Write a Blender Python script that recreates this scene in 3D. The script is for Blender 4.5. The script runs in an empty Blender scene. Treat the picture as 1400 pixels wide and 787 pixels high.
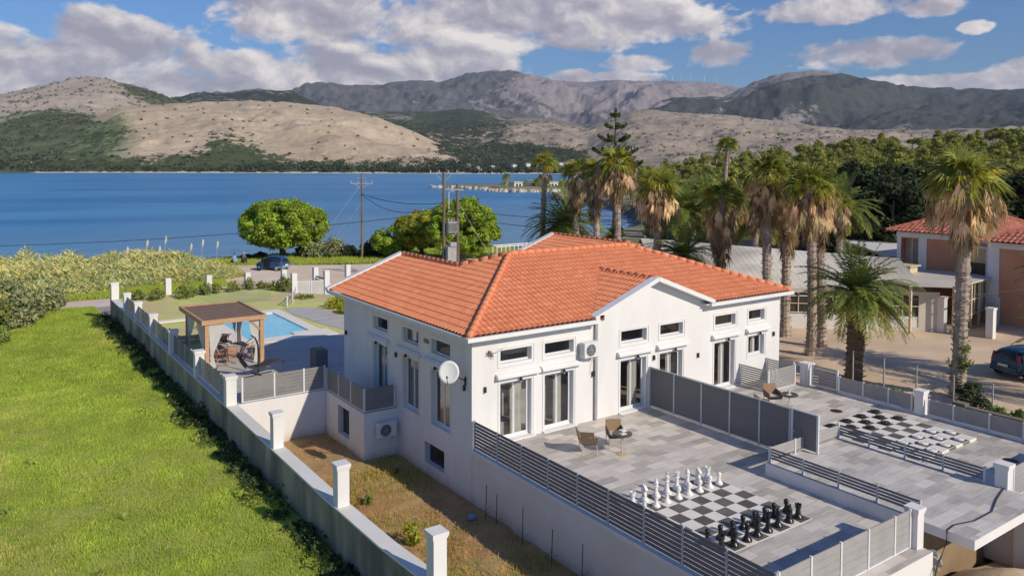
import bpy, bmesh, math, random
import numpy as np
from mathutils import Vector, Matrix
random.seed(7); R = math.radians; PI = math.pi
S = bpy.context.scene; COL = S.collection

# ---------------------------------------------------------------- camera, sky, sun, exposure
cam = bpy.data.cameras.new('camera'); cam.sensor_width = 36; cam.lens = 27.39
cam.shift_y = -0.0881; cam.clip_start = 0.5; cam.clip_end = 40000
co = bpy.data.objects.new('camera', cam); COL.objects.link(co)
rr = Vector((0.81856, -0.57441, 0.003066)); uu = Vector((0.0215, 0.03598, 0.99912)); ww = Vector((0.57402, 0.81778, -0.0418))
M3 = Matrix((rr, uu, -ww)).transposed().to_4x4(); M3.translation = (0, 0, 10); co.matrix_world = M3
S.camera = co
S.view_settings.view_transform = 'Standard'; S.view_settings.look = 'None'; S.view_settings.exposure = 0.0; S.view_settings.gamma = 1
SUN = Vector((0.45, -1.55, 1.0)).normalized()
sl = bpy.data.lights.new('sun', 'SUN'); sl.energy = 4.0; sl.angle = R(0.5); sl.color = (1.0, 0.895, 0.74)
so = bpy.data.objects.new('sun', sl); COL.objects.link(so); so.rotation_euler = SUN.to_track_quat('Z', 'Y').to_euler()
S.cycles.volume_bounces = 0; S.cycles.max_bounces = 6; S.cycles.transparent_max_bounces = 12

W = bpy.data.worlds.new('World'); S.world = W; W.use_nodes = True
nt = W.node_tree; nt.nodes.clear()
def N(t, typ, **kw):
    n = t.nodes.new(typ)
    for k, v in kw.items(): setattr(n, k, v)
    return n
def math_n(t, op, a, b=None, c=None, clamp=False):
    n = N(t, 'ShaderNodeMath', operation=op); n.use_clamp = clamp
    for i, v in enumerate((a, b, c)):
        if v is None: continue
        if isinstance(v, (int, float)): n.inputs[i].default_value = v
        else: t.links.new(v, n.inputs[i])
    return n.outputs[0]
def ramp(t, fac, stops, interp='LINEAR'):
    n = N(t, 'ShaderNodeValToRGB'); n.color_ramp.interpolation = interp
    e = n.color_ramp.elements
    while len(e) < len(stops): e.new(0.5)
    for el, (p, c) in zip(e, stops):
        el.position = p; el.color = (*c, 1) if len(c) == 3 else c
    t.links.new(fac, n.inputs[0]); return n.outputs[0]
def mixc(t, fac, a, b, blend='MIX'):
    n = N(t, 'ShaderNodeMix', data_type='RGBA', blend_type=blend)
    for i, v in ((0, fac), (6, a), (7, b)):
        if isinstance(v, (int, float)): n.inputs[i].default_value = v
        elif isinstance(v, tuple): n.inputs[i].default_value = (*v, 1) if len(v) == 3 else v
        else: t.links.new(v, n.inputs[i])
    return n.outputs[2]
def noise(t, vec, scale, detail=4, rough=0.55, w=None, dist=0):
    n = N(t, 'ShaderNodeTexNoise'); n.inputs['Scale'].default_value = scale
    n.inputs['Detail'].default_value = detail; n.inputs['Roughness'].default_value = rough; n.inputs['Distortion'].default_value = dist
    if vec is not None: t.links.new(vec, n.inputs['Vector'])
    return n.outputs['Fac']

def sky():
    t = nt
    st = N(t, 'ShaderNodeTexSky', sky_type='NISHITA'); st.sun_disc = False
    st.sun_elevation = math.asin(SUN.z); st.sun_rotation = math.atan2(SUN.x, SUN.y) % (2 * PI)
    st.altitude = 50; st.air_density = 1.3; st.dust_density = 0.35; st.ozone_density = 2.5
    tc = N(t, 'ShaderNodeTexCoord'); sep = N(t, 'ShaderNodeSeparateXYZ'); t.links.new(tc.outputs['Generated'], sep.inputs[0])
    x, y, z = sep.outputs
    az = math_n(t, 'MULTIPLY', math_n(t, 'ARCTAN2', x, y), 57.2958)
    el = math_n(t, 'MULTIPLY', math_n(t, 'ARCSINE', z), 57.2958)
    # cloud-space vector: degrees, flattened vertically
    cv = N(t, 'ShaderNodeCombineXYZ'); t.links.new(az, cv.inputs[0]); t.links.new(math_n(t, 'MULTIPLY', el, 1.6), cv.inputs[1])
    v = cv.outputs[0]
    vm = N(t, 'ShaderNodeVectorMath', operation='ADD'); t.links.new(v, vm.inputs[0]); vm.inputs[1].default_value = (0.5, 1.0, 0)
    n1 = noise(t, v, 0.21, 10, 0.56, dist=.3); n2 = noise(t, vm.outputs[0], 0.21, 7, 0.56, dist=.3); n4 = noise(t, v, 0.9, 6, 0.6); n3 = noise(t, v, 0.12, 4, 0.5)
    blobs = [(3, 5.8, 9, 2.7), (9, 7.9, 5.6, 2.3), (22, 10.6, 10, 3.1), (33, 10.4, 13, 2.9), (26, 6.8, 11, 2.4), (43, 10.4, 8.5, 2.3), (14, 5.0, 9, 1.4), (21, 6.6, 11, 1.6),
             (44.5, 7.3, 3.0, .8), (39.5, 6.3, 2.2, .7), (49.8, 7.7, 3.2, 1.1), (59.0, 7.4, 6.0, 1.15), (57.5, 10.4, 5.0, 1.0), (63.6, 10.1, 2.2, .7),
             (65.6, 8.7, 1.1, .5), (64.5, 5.3, 7.5, .75), (69, 5.9, 3.0, .8), (43.5, 6.4, 3.0, .5), (69, 10.4, 2, .5),
             (-14, 8, 9, 4), (88, 8, 9, 3), (110, 14, 16, 6), (-60, 14, 22, 7), (-95, 30, 22, 9)]  # last: unseen cloud added as fill light for the shaded side wall
    cur = None
    for a, e, w, h in blobs:
        dx = math_n(t, 'DIVIDE', math_n(t, 'SUBTRACT', az, a), w); dy = math_n(t, 'DIVIDE', math_n(t, 'SUBTRACT', el, e), h)
        d = math_n(t, 'SUBTRACT', 1.0, math_n(t, 'ADD', math_n(t, 'MULTIPLY', dx, dx), math_n(t, 'MULTIPLY', dy, dy)))
        cur = d if cur is None else math_n(t, 'SMOOTH_MAX', cur, d, 0.35)
    dens = math_n(t, 'ADD', math_n(t, 'ADD', math_n(t, 'MULTIPLY', math_n(t, 'SUBTRACT', n4, 0.54), 0.85), math_n(t, 'MULTIPLY', math_n(t, 'MAXIMUM', cur, -1.5), 0.72)), math_n(t, 'MULTIPLY', math_n(t, 'SUBTRACT', n1, 0.5), 2.3))
    mask = ramp(t, dens, [(0.0, (0, 0, 0)), (0.12, (.35, .35, .35)), (0.28, (.88, .88, .88)), (0.48, (1, 1, 1))])
    # relief: lit where density falls off towards the light (up and right), grey in the thick lower parts
    rel = math_n(t, 'ADD', math_n(t, 'MULTIPLY', math_n(t, 'SUBTRACT', n1, n2), 3.6), math_n(t, 'MULTIPLY', math_n(t, 'SUBTRACT', n3, 0.5), 1.5))
    rel = math_n(t, 'ADD', rel, math_n(t, 'MULTIPLY', math_n(t, 'SUBTRACT', 0.5, dens), 0.30))
    ccol = ramp(t, math_n(t, 'ADD', rel, 0.42, clamp=True), [(0.0, (3.6, 3.5, 4.3)), (0.35, (4.9, 4.7, 5.4)), (0.62, (6.8, 6.4, 6.6)), (1.0, (9.4, 8.8, 8.4))])
    skyc = mixc(t, 1.0, st.outputs[0], (0.36, 0.61, 1.04), 'MULTIPLY')
    out = mixc(t, mask, skyc, ccol)
    bg = N(t, 'ShaderNodeBackground'); bg.inputs[1].default_value = 0.095; t.links.new(out, bg.inputs[0])
    wo = N(t, 'ShaderNodeOutputWorld'); t.links.new(bg.outputs[0], wo.inputs[0])
sky()

# ---------------------------------------------------------------- helpers
MATS = {}
def pmat(name, c1, c2=None, scale=1.0, rough=0.8, bump=0.0, bscale=None, detail=5, metal=0.0, spec=0.5, c3=None, s3=0.15, stretch=None, tint=False, trans=0.0, coat=0.0, zdirt=None):
    """principled material: two or three colours mixed by object-space noise, noise bump"""
    if name in MATS: return MATS[name]
    m = bpy.data.materials.new(name); m.use_nodes = True; t = m.node_tree; p = t.nodes['Principled BSDF']
    p.inputs['Roughness'].default_value = rough; p.inputs['Metallic'].default_value = metal; p.inputs['Specular IOR Level'].default_value = spec
    p.inputs['Coat Weight'].default_value = coat
    tc = N(t, 'ShaderNodeTexCoord'); mp = N(t, 'ShaderNodeMapping'); t.links.new(tc.outputs['Object'], mp.inputs[0])
    if stretch: mp.inputs['Scale'].default_value = stretch
    v = mp.outputs[0]
    if c2 is None: c2 = tuple(c * 0.88 for c in c1)
    col = mixc(t, ramp(t, noise(t, v, scale, detail, 0.6), [(0.32, (0, 0, 0)), (0.68, (1, 1, 1))]), c1, c2)
    if c3: col = mixc(t, ramp(t, noise(t, v, s3, 4, 0.6), [(0.42, (0, 0, 0)), (0.62, (1, 1, 1))]), col, c3)
    if zdirt:
        z0, z1, dc = zdirt; sp_ = N(t, 'ShaderNodeSeparateXYZ'); ge = N(t, 'ShaderNodeNewGeometry'); t.links.new(ge.outputs['Position'], sp_.inputs[0])
        dz_ = math_n(t, 'ADD', math_n(t, 'DIVIDE', math_n(t, 'SUBTRACT', sp_.outputs[2], z0), z1 - z0), math_n(t, 'MULTIPLY', math_n(t, 'SUBTRACT', noise(t, v, 1.3, 6, .7), .5), 1.6))
        col = mixc(t, ramp(t, dz_, [(0.0, (.75, .75, .75)), (0.6, (.2, .2, .2)), (1.0, (0, 0, 0))]), col, dc)
    if tint:
        at = N(t, 'ShaderNodeAttribute', attribute_name='tint'); col = mixc(t, 1.0, col, at.outputs['Color'], 'MULTIPLY')
    t.links.new(col, p.inputs['Base Color'])
    if bump:
        b = N(t, 'ShaderNodeBump'); b.inputs['Strength'].default_value = min(1, bump); b.inputs['Distance'].default_value = 0.03 * max(1, bump)
        t.links.new(noise(t, v, bscale or scale * 6, 5, 0.65), b.inputs['Height']); t.links.new(b.outputs[0], p.inputs['Normal'])
    if trans:
        tr = N(t, 'ShaderNodeBsdfTranslucent'); t.links.new(col, tr.inputs[0]); mx = N(t, 'ShaderNodeMixShader'); mx.inputs[0].default_value = trans
        o = t.nodes['Material Output']; t.links.new(p.outputs[0], mx.inputs[1]); t.links.new(tr.outputs[0], mx.inputs[2]); t.links.new(mx.outputs[0], o.inputs[0])
    MATS[name] = m; return m

class MB:
    """collects geometry for one mesh object"""
    def __init__(s): s.v = []; s.f = []; s.mi = []; s.tint = None
    def add(s, vs, fs, m=0):
        o = len(s.v); s.v.extend(vs); s.f.extend([tuple(i + o for i in f) for f in fs]); s.mi.extend([m] * len(fs)); return s
    def box(s, x0, y0, z0, x1, y1, z1, m=0):
        return s.add([(x0, y0, z0), (x1, y0, z0), (x1, y1, z0), (x0, y1, z0), (x0, y0, z1), (x1, y0, z1), (x1, y1, z1), (x0, y1, z1)],
                     [(0, 3, 2, 1), (4, 5, 6, 7), (0, 1, 5, 4), (1, 2, 6, 5), (2, 3, 7, 6), (3, 0, 4, 7)], m)
    def bar(s, a, b, w, h=None, m=0, up=(0, 0, 1)):
        """rectangular bar from a to b, w across, h along up"""
        h = h or w; a = Vector(a); b = Vector(b); d = (b - a)
        if d.length < 1e-6: return s
        d.normalize(); u = Vector(up)
        if abs(d.dot(u)) > 0.95: u = Vector((0, 1, 0)) if abs(d.y) < .9 else Vector((1, 0, 0))
        r = d.cross(u).normalized(); u = r.cross(d).normalized(); r = r * w / 2; u = u * h / 2
        vs = [a - r - u, a + r - u, a + r + u, a - r + u, b - r - u, b + r - u, b + r + u, b - r + u]
        return s.add([tuple(v) for v in vs], [(0, 1, 2, 3), (4, 7, 6, 5), (0, 4, 5, 1), (1, 5, 6, 2), (2, 6, 7, 3), (3, 7, 4, 0)], m)
    def tube(s, pts, rad, n=8, m=0, cap=True):
        pts = [Vector(p) for p in pts]; k = len(pts)
        if isinstance(rad, (int, float)): rad = [rad] * k
        o = []; 
        for i, p in enumerate(pts):
            d = (pts[min(i + 1, k - 1)] - pts[max(i - 1, 0)]).normalized()
            u = Vector((0, 0, 1)) if abs(d.z) < .9 else Vector((1, 0, 0))
            r = d.cross(u).normalized(); u = r.cross(d)
            for j in range(n):
                a = 2 * PI * j / n; o.append(tuple(p + (r * math.cos(a) + u * math.sin(a)) * rad[i]))
        fs = [(i * n + j, i * n + (j + 1) % n, (i + 1) * n + (j + 1) % n, (i + 1) * n + j) for i in range(k - 1) for j in range(n)]
        if cap: fs += [tuple(range(n))[::-1], tuple((k - 1) * n + j for j in range(n))]
        return s.add(o, fs, m)
    def lathe(s, prof, c=(0, 0, 0), n=16, m=0):
        """prof: (radius, z) from bottom to top"""
        o = [(c[0] + r * math.cos(2 * PI * j / n), c[1] + r * math.sin(2 * PI * j / n), c[2] + z) for r, z in prof for j in range(n)]
        k = len(prof)
        fs = [(i * n + j, i * n + (j + 1) % n, (i + 1) * n + (j + 1) % n, (i + 1) * n + j) for i in range(k - 1) for j in range(n)]
        fs += [tuple(range(n))[::-1], tuple((k - 1) * n + j for j in range(n))]
        return s.add(o, fs, m)
    def prism(s, poly, z0, z1, m=0):
        n = len(poly); vs = [(x, y, z0) for x, y in poly] + [(x, y, z1) for x, y in poly]
        return s.add(vs, [tuple(range(n))[::-1], tuple(range(n, 2 * n))] + [(i, (i + 1) % n, n + (i + 1) % n, n + i) for i in range(n)], m)
    def quad(s, a, b, c, d, m=0): return s.add([tuple(a), tuple(b), tuple(c), tuple(d)], [(0, 1, 2, 3)], m)
    def build(s, name, mats, parent=None, smooth=False, org=None):
        me = bpy.data.meshes.new(name)
        v = np.array(s.v, dtype=np.float32) if len(s.v) else np.zeros((0, 3), np.float32)
        if org is None:
            org = Vector((0, 0, 0)); q = parent
            while q is not None:
                if '_org' in q: org = Vector(q['_org']); break
                q = q.parent
        v = v - np.array(org, dtype=np.float32)
        me.from_pydata(v.tolist(), [], s.f)
        for m in (mats if isinstance(mats, (list, tuple)) else [mats]): me.materials.append(m)
        if any(s.mi): me.polygons.foreach_set('material_index', s.mi)
        if smooth: me.polygons.foreach_set('use_smooth', [True] * len(s.f))
        if s.tint is not None:
            a = me.color_attributes.new('tint', 'FLOAT_COLOR', 'POINT'); a.data.foreach_set('color', np.asarray(s.tint, dtype=np.float32).ravel())
        me.update()
        o = bpy.data.objects.new(name, me); COL.objects.link(o)
        if parent is not None: o.parent = parent
        else: o.location = org
        return o
def tag(o, label, cat=None, group=None, kind=None):
    if label: o['label'] = label
    if cat: o['category'] = cat
    if group: o['group'] = group
    if kind: o['kind'] = kind
    return o
def thing(name, label, cat, loc=(0, 0, 0), group=None):
    """Empty at the thing's base; parts are modelled in world coordinates and shifted to it"""
    o = bpy.data.objects.new(name, None); COL.objects.link(o); o.location = loc; o.empty_display_size = .2
    o['_org'] = tuple(loc); tag(o, label, cat, group); return o
def copy_tree(o, loc=None, rz=None, sc=None, label=None, group=None, parent=None):
    c = o.copy(); COL.objects.link(c)
    if parent is not None: c.parent = parent
    else:
        if loc is not None: c.location = loc
        if rz is not None: c.rotation_euler = (0, 0, rz)
        if sc is not None: c.scale = sc if isinstance(sc, (tuple, list)) else (sc, sc, sc)
        if label: c['label'] = label
        if group: c['group'] = group
    for ch in list(KIDS.get(o.name, o.children)): copy_tree(ch, parent=c)
    return c
KIDS = {}
def struct(mb, name, mats, smooth=False, kind='structure', label=None):
    o = mb.build(name, mats, smooth=smooth, org=(0, 0, 0)); o['kind'] = kind
    if label: o['label'] = label
    return o

# numpy value noise
_rs = np.random.RandomState(3); _G = _rs.rand(256, 256).astype(np.float32)
def vnoise(x, y):
    xi = np.floor(x).astype(int); yi = np.floor(y).astype(int); fx = x - xi; fy = y - yi
    fx = fx * fx * (3 - 2 * fx); fy = fy * fy * (3 - 2 * fy)
    g = lambda a, b: _G[a % 256, b % 256]
    return (g(xi, yi) * (1 - fx) + g(xi + 1, yi) * fx) * (1 - fy) + (g(xi, yi + 1) * (1 - fx) + g(xi + 1, yi + 1) * fx) * fy
def fbm(x, y, o=5, ridge=False, g=.5):
    s = 0; a = 1; n = 0
    for i in range(o):
        v = vnoise(x + i * 17.3, y + i * 9.1)
        if ridge: v = 1 - abs(2 * v - 1)
        s = s + a * v; n += a; a *= g; x = x * 2.03; y = y * 2.03
    return s / n
def grid_mesh(X, Y, Z):
    h, w = X.shape; v = np.stack([X, Y, Z], -1).reshape(-1, 3); i = np.arange(h * w).reshape(h, w)
    f = np.stack([i[:-1, :-1], i[:-1, 1:], i[1:, 1:], i[1:, :-1]], -1).reshape(-1, 4)
    return v, f
def np_obj(name, v, f, mats, attr=None, smooth=True, mi=None, kind=None, parent=None):
    me = bpy.data.meshes.new(name); nv, nf = len(v), len(f); k = f.shape[1]
    me.vertices.add(nv); me.vertices.foreach_set('co', np.asarray(v, np.float32).ravel())
    me.loops.add(nf * k); me.loops.foreach_set('vertex_index', np.asarray(f, np.int32).ravel())
    me.polygons.add(nf); me.polygons.foreach_set('loop_start', np.arange(0, nf * k, k, dtype=np.int32)); me.polygons.foreach_set('loop_total', np.full(nf, k, np.int32))
    for m in (mats if isinstance(mats, (list, tuple)) else [mats]): me.materials.append(m)
    if mi is not None: me.polygons.foreach_set('material_index', np.asarray(mi, np.int32))
    if smooth: me.polygons.foreach_set('use_smooth', np.ones(nf, bool))
    if attr:
        for an, av in attr.items():
            a = me.color_attributes.new(an, 'FLOAT_COLOR', 'POINT'); a.data.foreach_set('color', np.asarray(av, np.float32).ravel())
    me.update(); me.validate()
    o = bpy.data.objects.new(name, me); COL.objects.link(o)
    if kind: o['kind'] = kind
    if parent is not None: o.parent = parent
    return o

# ---------------------------------------------------------------- sea and distant land
SEA = -3.2
def sea():
    m = bpy.data.materials.new('sea_water'); m.use_nodes = True; t = m.node_tree; p = t.nodes['Principled BSDF']
    tc = N(t, 'ShaderNodeTexCoord'); v = tc.outputs['Object']
    mp = N(t, 'ShaderNodeMapping'); t.links.new(v, mp.inputs[0]); mp.inputs['Scale'].default_value = (0.004, 0.012, 1); mp.inputs['Rotation'].default_value = (0, 0, R(30))
    big = noise(t, mp.outputs[0], 1.0, 6, 0.6, dist=1.5)
    c = mixc(t, ramp(t, big, [(0.38, (0, 0, 0)), (0.62, (1, 1, 1))]), (0.018, 0.175, 0.39), (0.065, 0.28, 0.50))
    # turbid shallow water close to the shore
    sep = N(t, 'ShaderNodeSeparateXYZ'); t.links.new(v, sep.inputs[0])
    dd = math_n(t, 'ADD', math_n(t, 'MULTIPLY', sep.outputs[0], -0.35), sep.outputs[1])
    nearf = ramp(t, math_n(t, 'MULTIPLY', math_n(t, 'SUBTRACT', math_n(t, 'ADD', dd, math_n(t, 'MULTIPLY', big, 60)), 100), 0.008), [(0.0, (1, 1, 1)), (1.0, (0, 0, 0))])
    c = mixc(t, math_n(t, 'MULTIPLY', nearf, 0.75), c, (0.22, 0.35, 0.45))
    t.links.new(c, p.inputs['Base Color']); p.inputs['Roughness'].default_value = 0.35; p.inputs['Specular IOR Level'].default_value = 0.35
    b = N(t, 'ShaderNodeBump'); b.inputs['Strength'].default_value = 0.9; b.inputs['Distance'].default_value = 0.5
    mp2 = N(t, 'ShaderNodeMapping'); t.links.new(v, mp2.inputs[0]); mp2.inputs['Scale'].default_value = (0.5, 1.0, 1); mp2.inputs['Rotation'].default_value = (0, 0, R(-35))
    h = math_n(t, 'ADD', noise(t, mp2.outputs[0], 0.9, 4, 0.6), math_n(t, 'MULTIPLY', noise(t, mp2.outputs[0], 0.16, 3, 0.5), 2.0))
    t.links.new(h, b.inputs['Height']); t.links.new(b.outputs[0], p.inputs['Normal'])
    g = MB(); g.quad((-9000, -400, SEA), (14000, -400, SEA), (14000, 14000, SEA), (-9000, 14000, SEA)); struct(g, 'sea_water', m)
sea()

def hill_mat(name, rock, rock2, scrub, s, amt, dark=None):
    m = bpy.data.materials.new(name); m.use_nodes = True; t = m.node_tree; p = t.nodes['Principled BSDF']
    p.inputs['Roughness'].default_value = 0.95; p.inputs['Specular IOR Level'].default_value = 0.1
    tc = N(t, 'ShaderNodeTexCoord'); v = tc.outputs['Object']
    at = N(t, 'ShaderNodeAttribute', attribute_name='veg'); sp = N(t, 'ShaderNodeSeparateColor'); t.links.new(at.outputs['Color'], sp.inputs[0])
    veg = sp.outputs[0]
    c = mixc(t, ramp(t, noise(t, v, s * 0.6, 7, 0.65), [(0.35, (0, 0, 0)), (0.65, (1, 1, 1))]), rock, rock2)
    c = mixc(t, ramp(t, noise(t, v, s * 5, 6, 0.75), [(0.52, (0, 0, 0)), (0.72, (.7, .7, .7))]), c, tuple(min(1, q * 1.4) for q in rock)); c = mixc(t, ramp(t, noise(t, v, s * 2.4, 8, 0.8, dist=1.5), [(0.30, (.75, .75, .75)), (0.47, (0, 0, 0))]), c, tuple(q * .55 for q in rock2))
    # scrub: spots whose number grows with the veg attribute
    f = math_n(t, 'ADD', math_n(t, 'ADD', math_n(t, 'MULTIPLY', noise(t, v, s * 2.2, 5, 0.65), .45), math_n(t, 'MULTIPLY', noise(t, v, s * 7, 6, 0.8), .55)), math_n(t, 'MULTIPLY', math_n(t, 'SUBTRACT', veg, 0.5), 0.36))
    f = ramp(t, f, [(amt, (0, 0, 0)), (amt + 0.035, (1, 1, 1))])
    sc = mixc(t, ramp(t, noise(t, v, s * 8, 4, 0.6), [(0.4, (0, 0, 0)), (0.65, (1, 1, 1))]), scrub, dark or tuple(q * 0.55 for q in scrub))
    grass = mixc(t, ramp(t, math_n(t, 'MULTIPLY', sp.outputs[1], 1.0), [(0.2, (0, 0, 0)), (0.8, (1, 1, 1))]), c, tuple(q * 1.9 for q in scrub))
    t.links.new(mixc(t, f, grass, sc), p.inputs['Base Color'])
    b = N(t, 'ShaderNodeBump'); b.inputs['Strength'].default_value = 0.8; b.inputs['Distance'].default_value = 0.4 / s * 0.1
    t.links.new(noise(t, v, s * 3.2, 8, 0.75), b.inputs['Height']); t.links.new(b.outputs[0], p.inputs['Normal'])
    return m
SCRUB = []
def hill(name, crest, rb, rc, rough, mat, vegf=None, scrub=None, zb=SEA - 1, na=420, nr=110, exp=1.1, seed=0, back=1.3, rbf=None, fr=1.0, jag=.012):
    a = np.array([c[0] for c in crest]); zc = np.array([c[1] for c in crest], float)
    A = np.linspace(a[0], a[-1], na)
    # smooth interpolation of the crest
    Zc = np.interp(A, a, zc); k = max(3, na // 60); ker = np.hanning(k + 2)[1:-1]; ker /= ker.sum(); Zc = np.convolve(np.pad(Zc, k, 'edge'), ker, 'same')[k:-k]
    Jg = (fbm(A * 2.3 + seed, A * 0 + seed, 5) - .5) * np.maximum(Zc, 0) * jag * 3
    T = np.concatenate([np.linspace(0, 1, nr), 1 + np.linspace(.02, 1, 12)])
    RB = np.full(na, rb, float) if rbf is None else np.interp(A, [q[0] for q in rbf], [q[1] for q in rbf])
    Ag, Tg = np.meshgrid(A, T); RBg = RB[None, :] * np.ones_like(Tg); Zg = Zc[None, :] * np.ones_like(Tg)
    Rg = np.where(Tg <= 1, RBg + (rc - RBg) * Tg, rc * (1 + (Tg - 1) * (back - 1)))
    t1 = np.clip(Tg, 0, 1)
    X = np.sin(np.radians(Ag)) * Rg; Y = np.cos(np.radians(Ag)) * Rg
    rg = fbm(X / (420 * fr) + seed * 3.1, Y / (420 * fr) + seed, 6, ridge=True) - .55
    fn = fbm(X / (60 * fr) + seed, Y / (60 * fr), 4) - .5
    env = np.clip(4 * t1 * (1 - t1), 0, 1) ** .8
    Z = zb + (Zg - zb) * t1 ** exp + rg * rough * env + fn * rough * .22 * env
    Z = Z + Jg[None, :] * np.exp(-((Tg - 1) / .05) ** 2)
    Z = np.where(Tg > 1, Zg - (Zg - zb) * .5 * (Tg - 1) ** 1.5, Z)
    Z = np.maximum(Z, zb)
    veg = np.zeros(Z.shape + (4,), np.float32); veg[..., 3] = 1
    vg, gr = vegf(Ag, t1, X, Y) if vegf else (0.3 + 0 * Z, 0 * Z)
    veg[..., 0] = np.clip(vg, 0, 1); veg[..., 1] = np.clip(gr, 0, 1)
    v, f = grid_mesh(X, Y, Z)
    np_obj(name, v, f, mat, {'veg': veg}, kind='structure')
    if scrub:
        rs = np.random.RandomState(seed + 50); n, sz = scrub; vv = veg[:nr, :, 0]; w = (.12 + vv ** 1.3 * 2.2).ravel() * (.3 + fbm(X[:nr] / 90, Y[:nr] / 90, 3)).ravel() ** 2; w /= w.sum()
        pick = rs.choice(len(w), n, p=w); i, j = pick // na, pick % na
        for a_, b_ in zip(i, j):
            if a_ == 0 or b_ in (0, na - 1): continue
            q = rs.rand(); b2 = b_ + (1 if rs.rand() < .5 else -1); x = X[a_, b_] * (1 - q) + X[a_, b2] * q; y = Y[a_, b_] * (1 - q) + Y[a_, b2] * q; z = Z[a_, b_] * (1 - q) + Z[a_, b2] * q; s = sz * rs.uniform(.5, 1.5)
            if z < SEA + 1: continue
            SCRUB.append((x, y, z + s * .25, s, s, s * .55))
def bl(A, T, a, t, w, h, s=1.0): return s * np.exp(-((A - a) / w) ** 2 - ((T - t) / h) ** 2)

tan = (0.54, 0.43, 0.31); tan2 = (0.42, 0.33, 0.23); grey = (0.33, 0.29, 0.26); grey2 = (0.24, 0.21, 0.195)
scrubc = (0.12, 0.145, 0.075)
mA = hill_mat('left_hill_ground', (0.47, 0.39, 0.32), (0.37, 0.31, 0.25), scrubc, 0.006, 0.50)
mB = hill_mat('tan_hill_ground', tan, tan2, (0.085, 0.11, 0.05), 0.010, 0.515)
mC = hill_mat('dark_ridge_ground', (0.22, 0.20, 0.17), grey2, (0.045, 0.06, 0.045), 0.004, 0.47)
mD = hill_mat('far_mountain_ground', (0.30, 0.26, 0.26), (0.215, 0.19, 0.20), (0.115, 0.115, 0.12), 0.0018, 0.49, (0.075, 0.085, 0.09))
mE = hill_mat('wooded_knoll_ground', (0.26, 0.24, 0.18), (0.2, 0.18, 0.14), (0.05, 0.075, 0.035), 0.004, 0.45)
mF = hill_mat('brown_slope_ground', (0.42, 0.34, 0.26), (0.31, 0.255, 0.20), (0.055, 0.07, 0.04), 0.0055, 0.495)
mG = hill_mat('dark_mountain_ground', (0.30, 0.26, 0.235), (0.22, 0.19, 0.18), (0.070, 0.076, 0.068), 0.0022, 0.46, (0.042, 0.052, 0.05))
hill('far_mountain', [(0, 380), (9.99, 512), (14.55, 684), (15.98, 719), (17.18, 739), (18.89, 704), (20.39, 803), (21.4, 828), (23.18, 806), (24.98, 804), (27.59, 863), (29.71, 852), (31.83, 945), (33.43, 969), (35.04, 970), (36.64, 925), (38.25, 873), (40.37, 857), (43.01, 865), (45.62, 856), (48.69, 833), (50.69, 783), (51.69, 737), (54.6, 621), (60, 500)],
     4600, 8000, 420, mD, lambda A, T, X, Y: (0.55 - bl(A, T, 44, .9, 8, .35, .75) - bl(A, T, 41, .55, 8, .22, .5) + bl(A, T, 22, .7, 6, .5, .5) + bl(A, T, 33, .75, 4, .3, .5) + bl(A, T, 40, .2, 8, .2, .6), 0 * A), zb=20, na=640, nr=150, seed=1, fr=1.7)
hill('dark_mountain', [(38, 250), (39.33, 288), (42.51, 408), (44.08, 479), (46.66, 565), (50.21, 558), (51.19, 620), (52.65, 696), (54.57, 746), (56.44, 743), (58.28, 701), (60.07, 643), (62.23, 595), (64.32, 558), (66.31, 542), (68.23, 542), (75, 535), (84, 470)],
     3300, 6500, 330, mG, lambda A, T, X, Y: (0.75 - bl(A, T, 56, 1.0, 3.5, .12, .9) - bl(A, T, 50.5, .85, 2, .2, .4) - bl(A, T, 55, .35, 5, .1, .5) + bl(A, T, 68, .7, 8, .5, .5) - bl(A, T, 60, .12, 8, .12, .7), 0 * A), zb=10, na=520, nr=130, seed=5, fr=1.8)
hill('wooded_knoll', [(20, 250), (21.38, 289), (24.45, 319), (27.59, 322), (29.7, 320), (31.3, 342), (32.9, 326), (34.51, 292), (38.26, 280), (40.4, 241), (43.05, 198), (46, 150)],
     3000, 4600, 60, mE, lambda A, T, X, Y: (0.45 + bl(A, T, 31, .9, 2.5, .4, .5) - bl(A, T, 37, .8, 3, .3, .4), 0 * A), zb=60, seed=8, scrub=(700, 9))
hill('dark_ridge', [(6, 200), (8.26, 232), (10.0, 266), (11.79, 292), (13.16, 313), (14.55, 314), (16.7, 331), (19.39, 336), (21.89, 255), (23.42, 191), (26, 120)],
     2600, 3600, 60, mC, lambda A, T, X, Y: (0.62 + 0 * A, 0 * A), zb=60, seed=11, scrub=(700, 8))
hill('brown_slope', [(21, 60), (22.39, 106), (25.49, 168), (29.7, 170), (33.98, 183), (38.26, 172), (40.4, 150), (43.56, 216), (45.12, 220), (47.19, 206), (50.72, 195), (54.62, 165), (57.89, 139), (62.3, 128), (68.28, 141), (71.87, 141), (80, 150)],
     1160, 3000, 70, mF, lambda A, T, X, Y: (0.38 + bl(A, T, 30, .9, 5, .25, .55) - bl(A, T, 48, .6, 8, .4, .25) + bl(A, T, 35, .2, 5, .18, .75) + bl(A, T, 28, .5, 5, .3, .2), 0 * A), na=520, nr=140, seed=14, fr=.8, scrub=(2600, 6))
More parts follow.
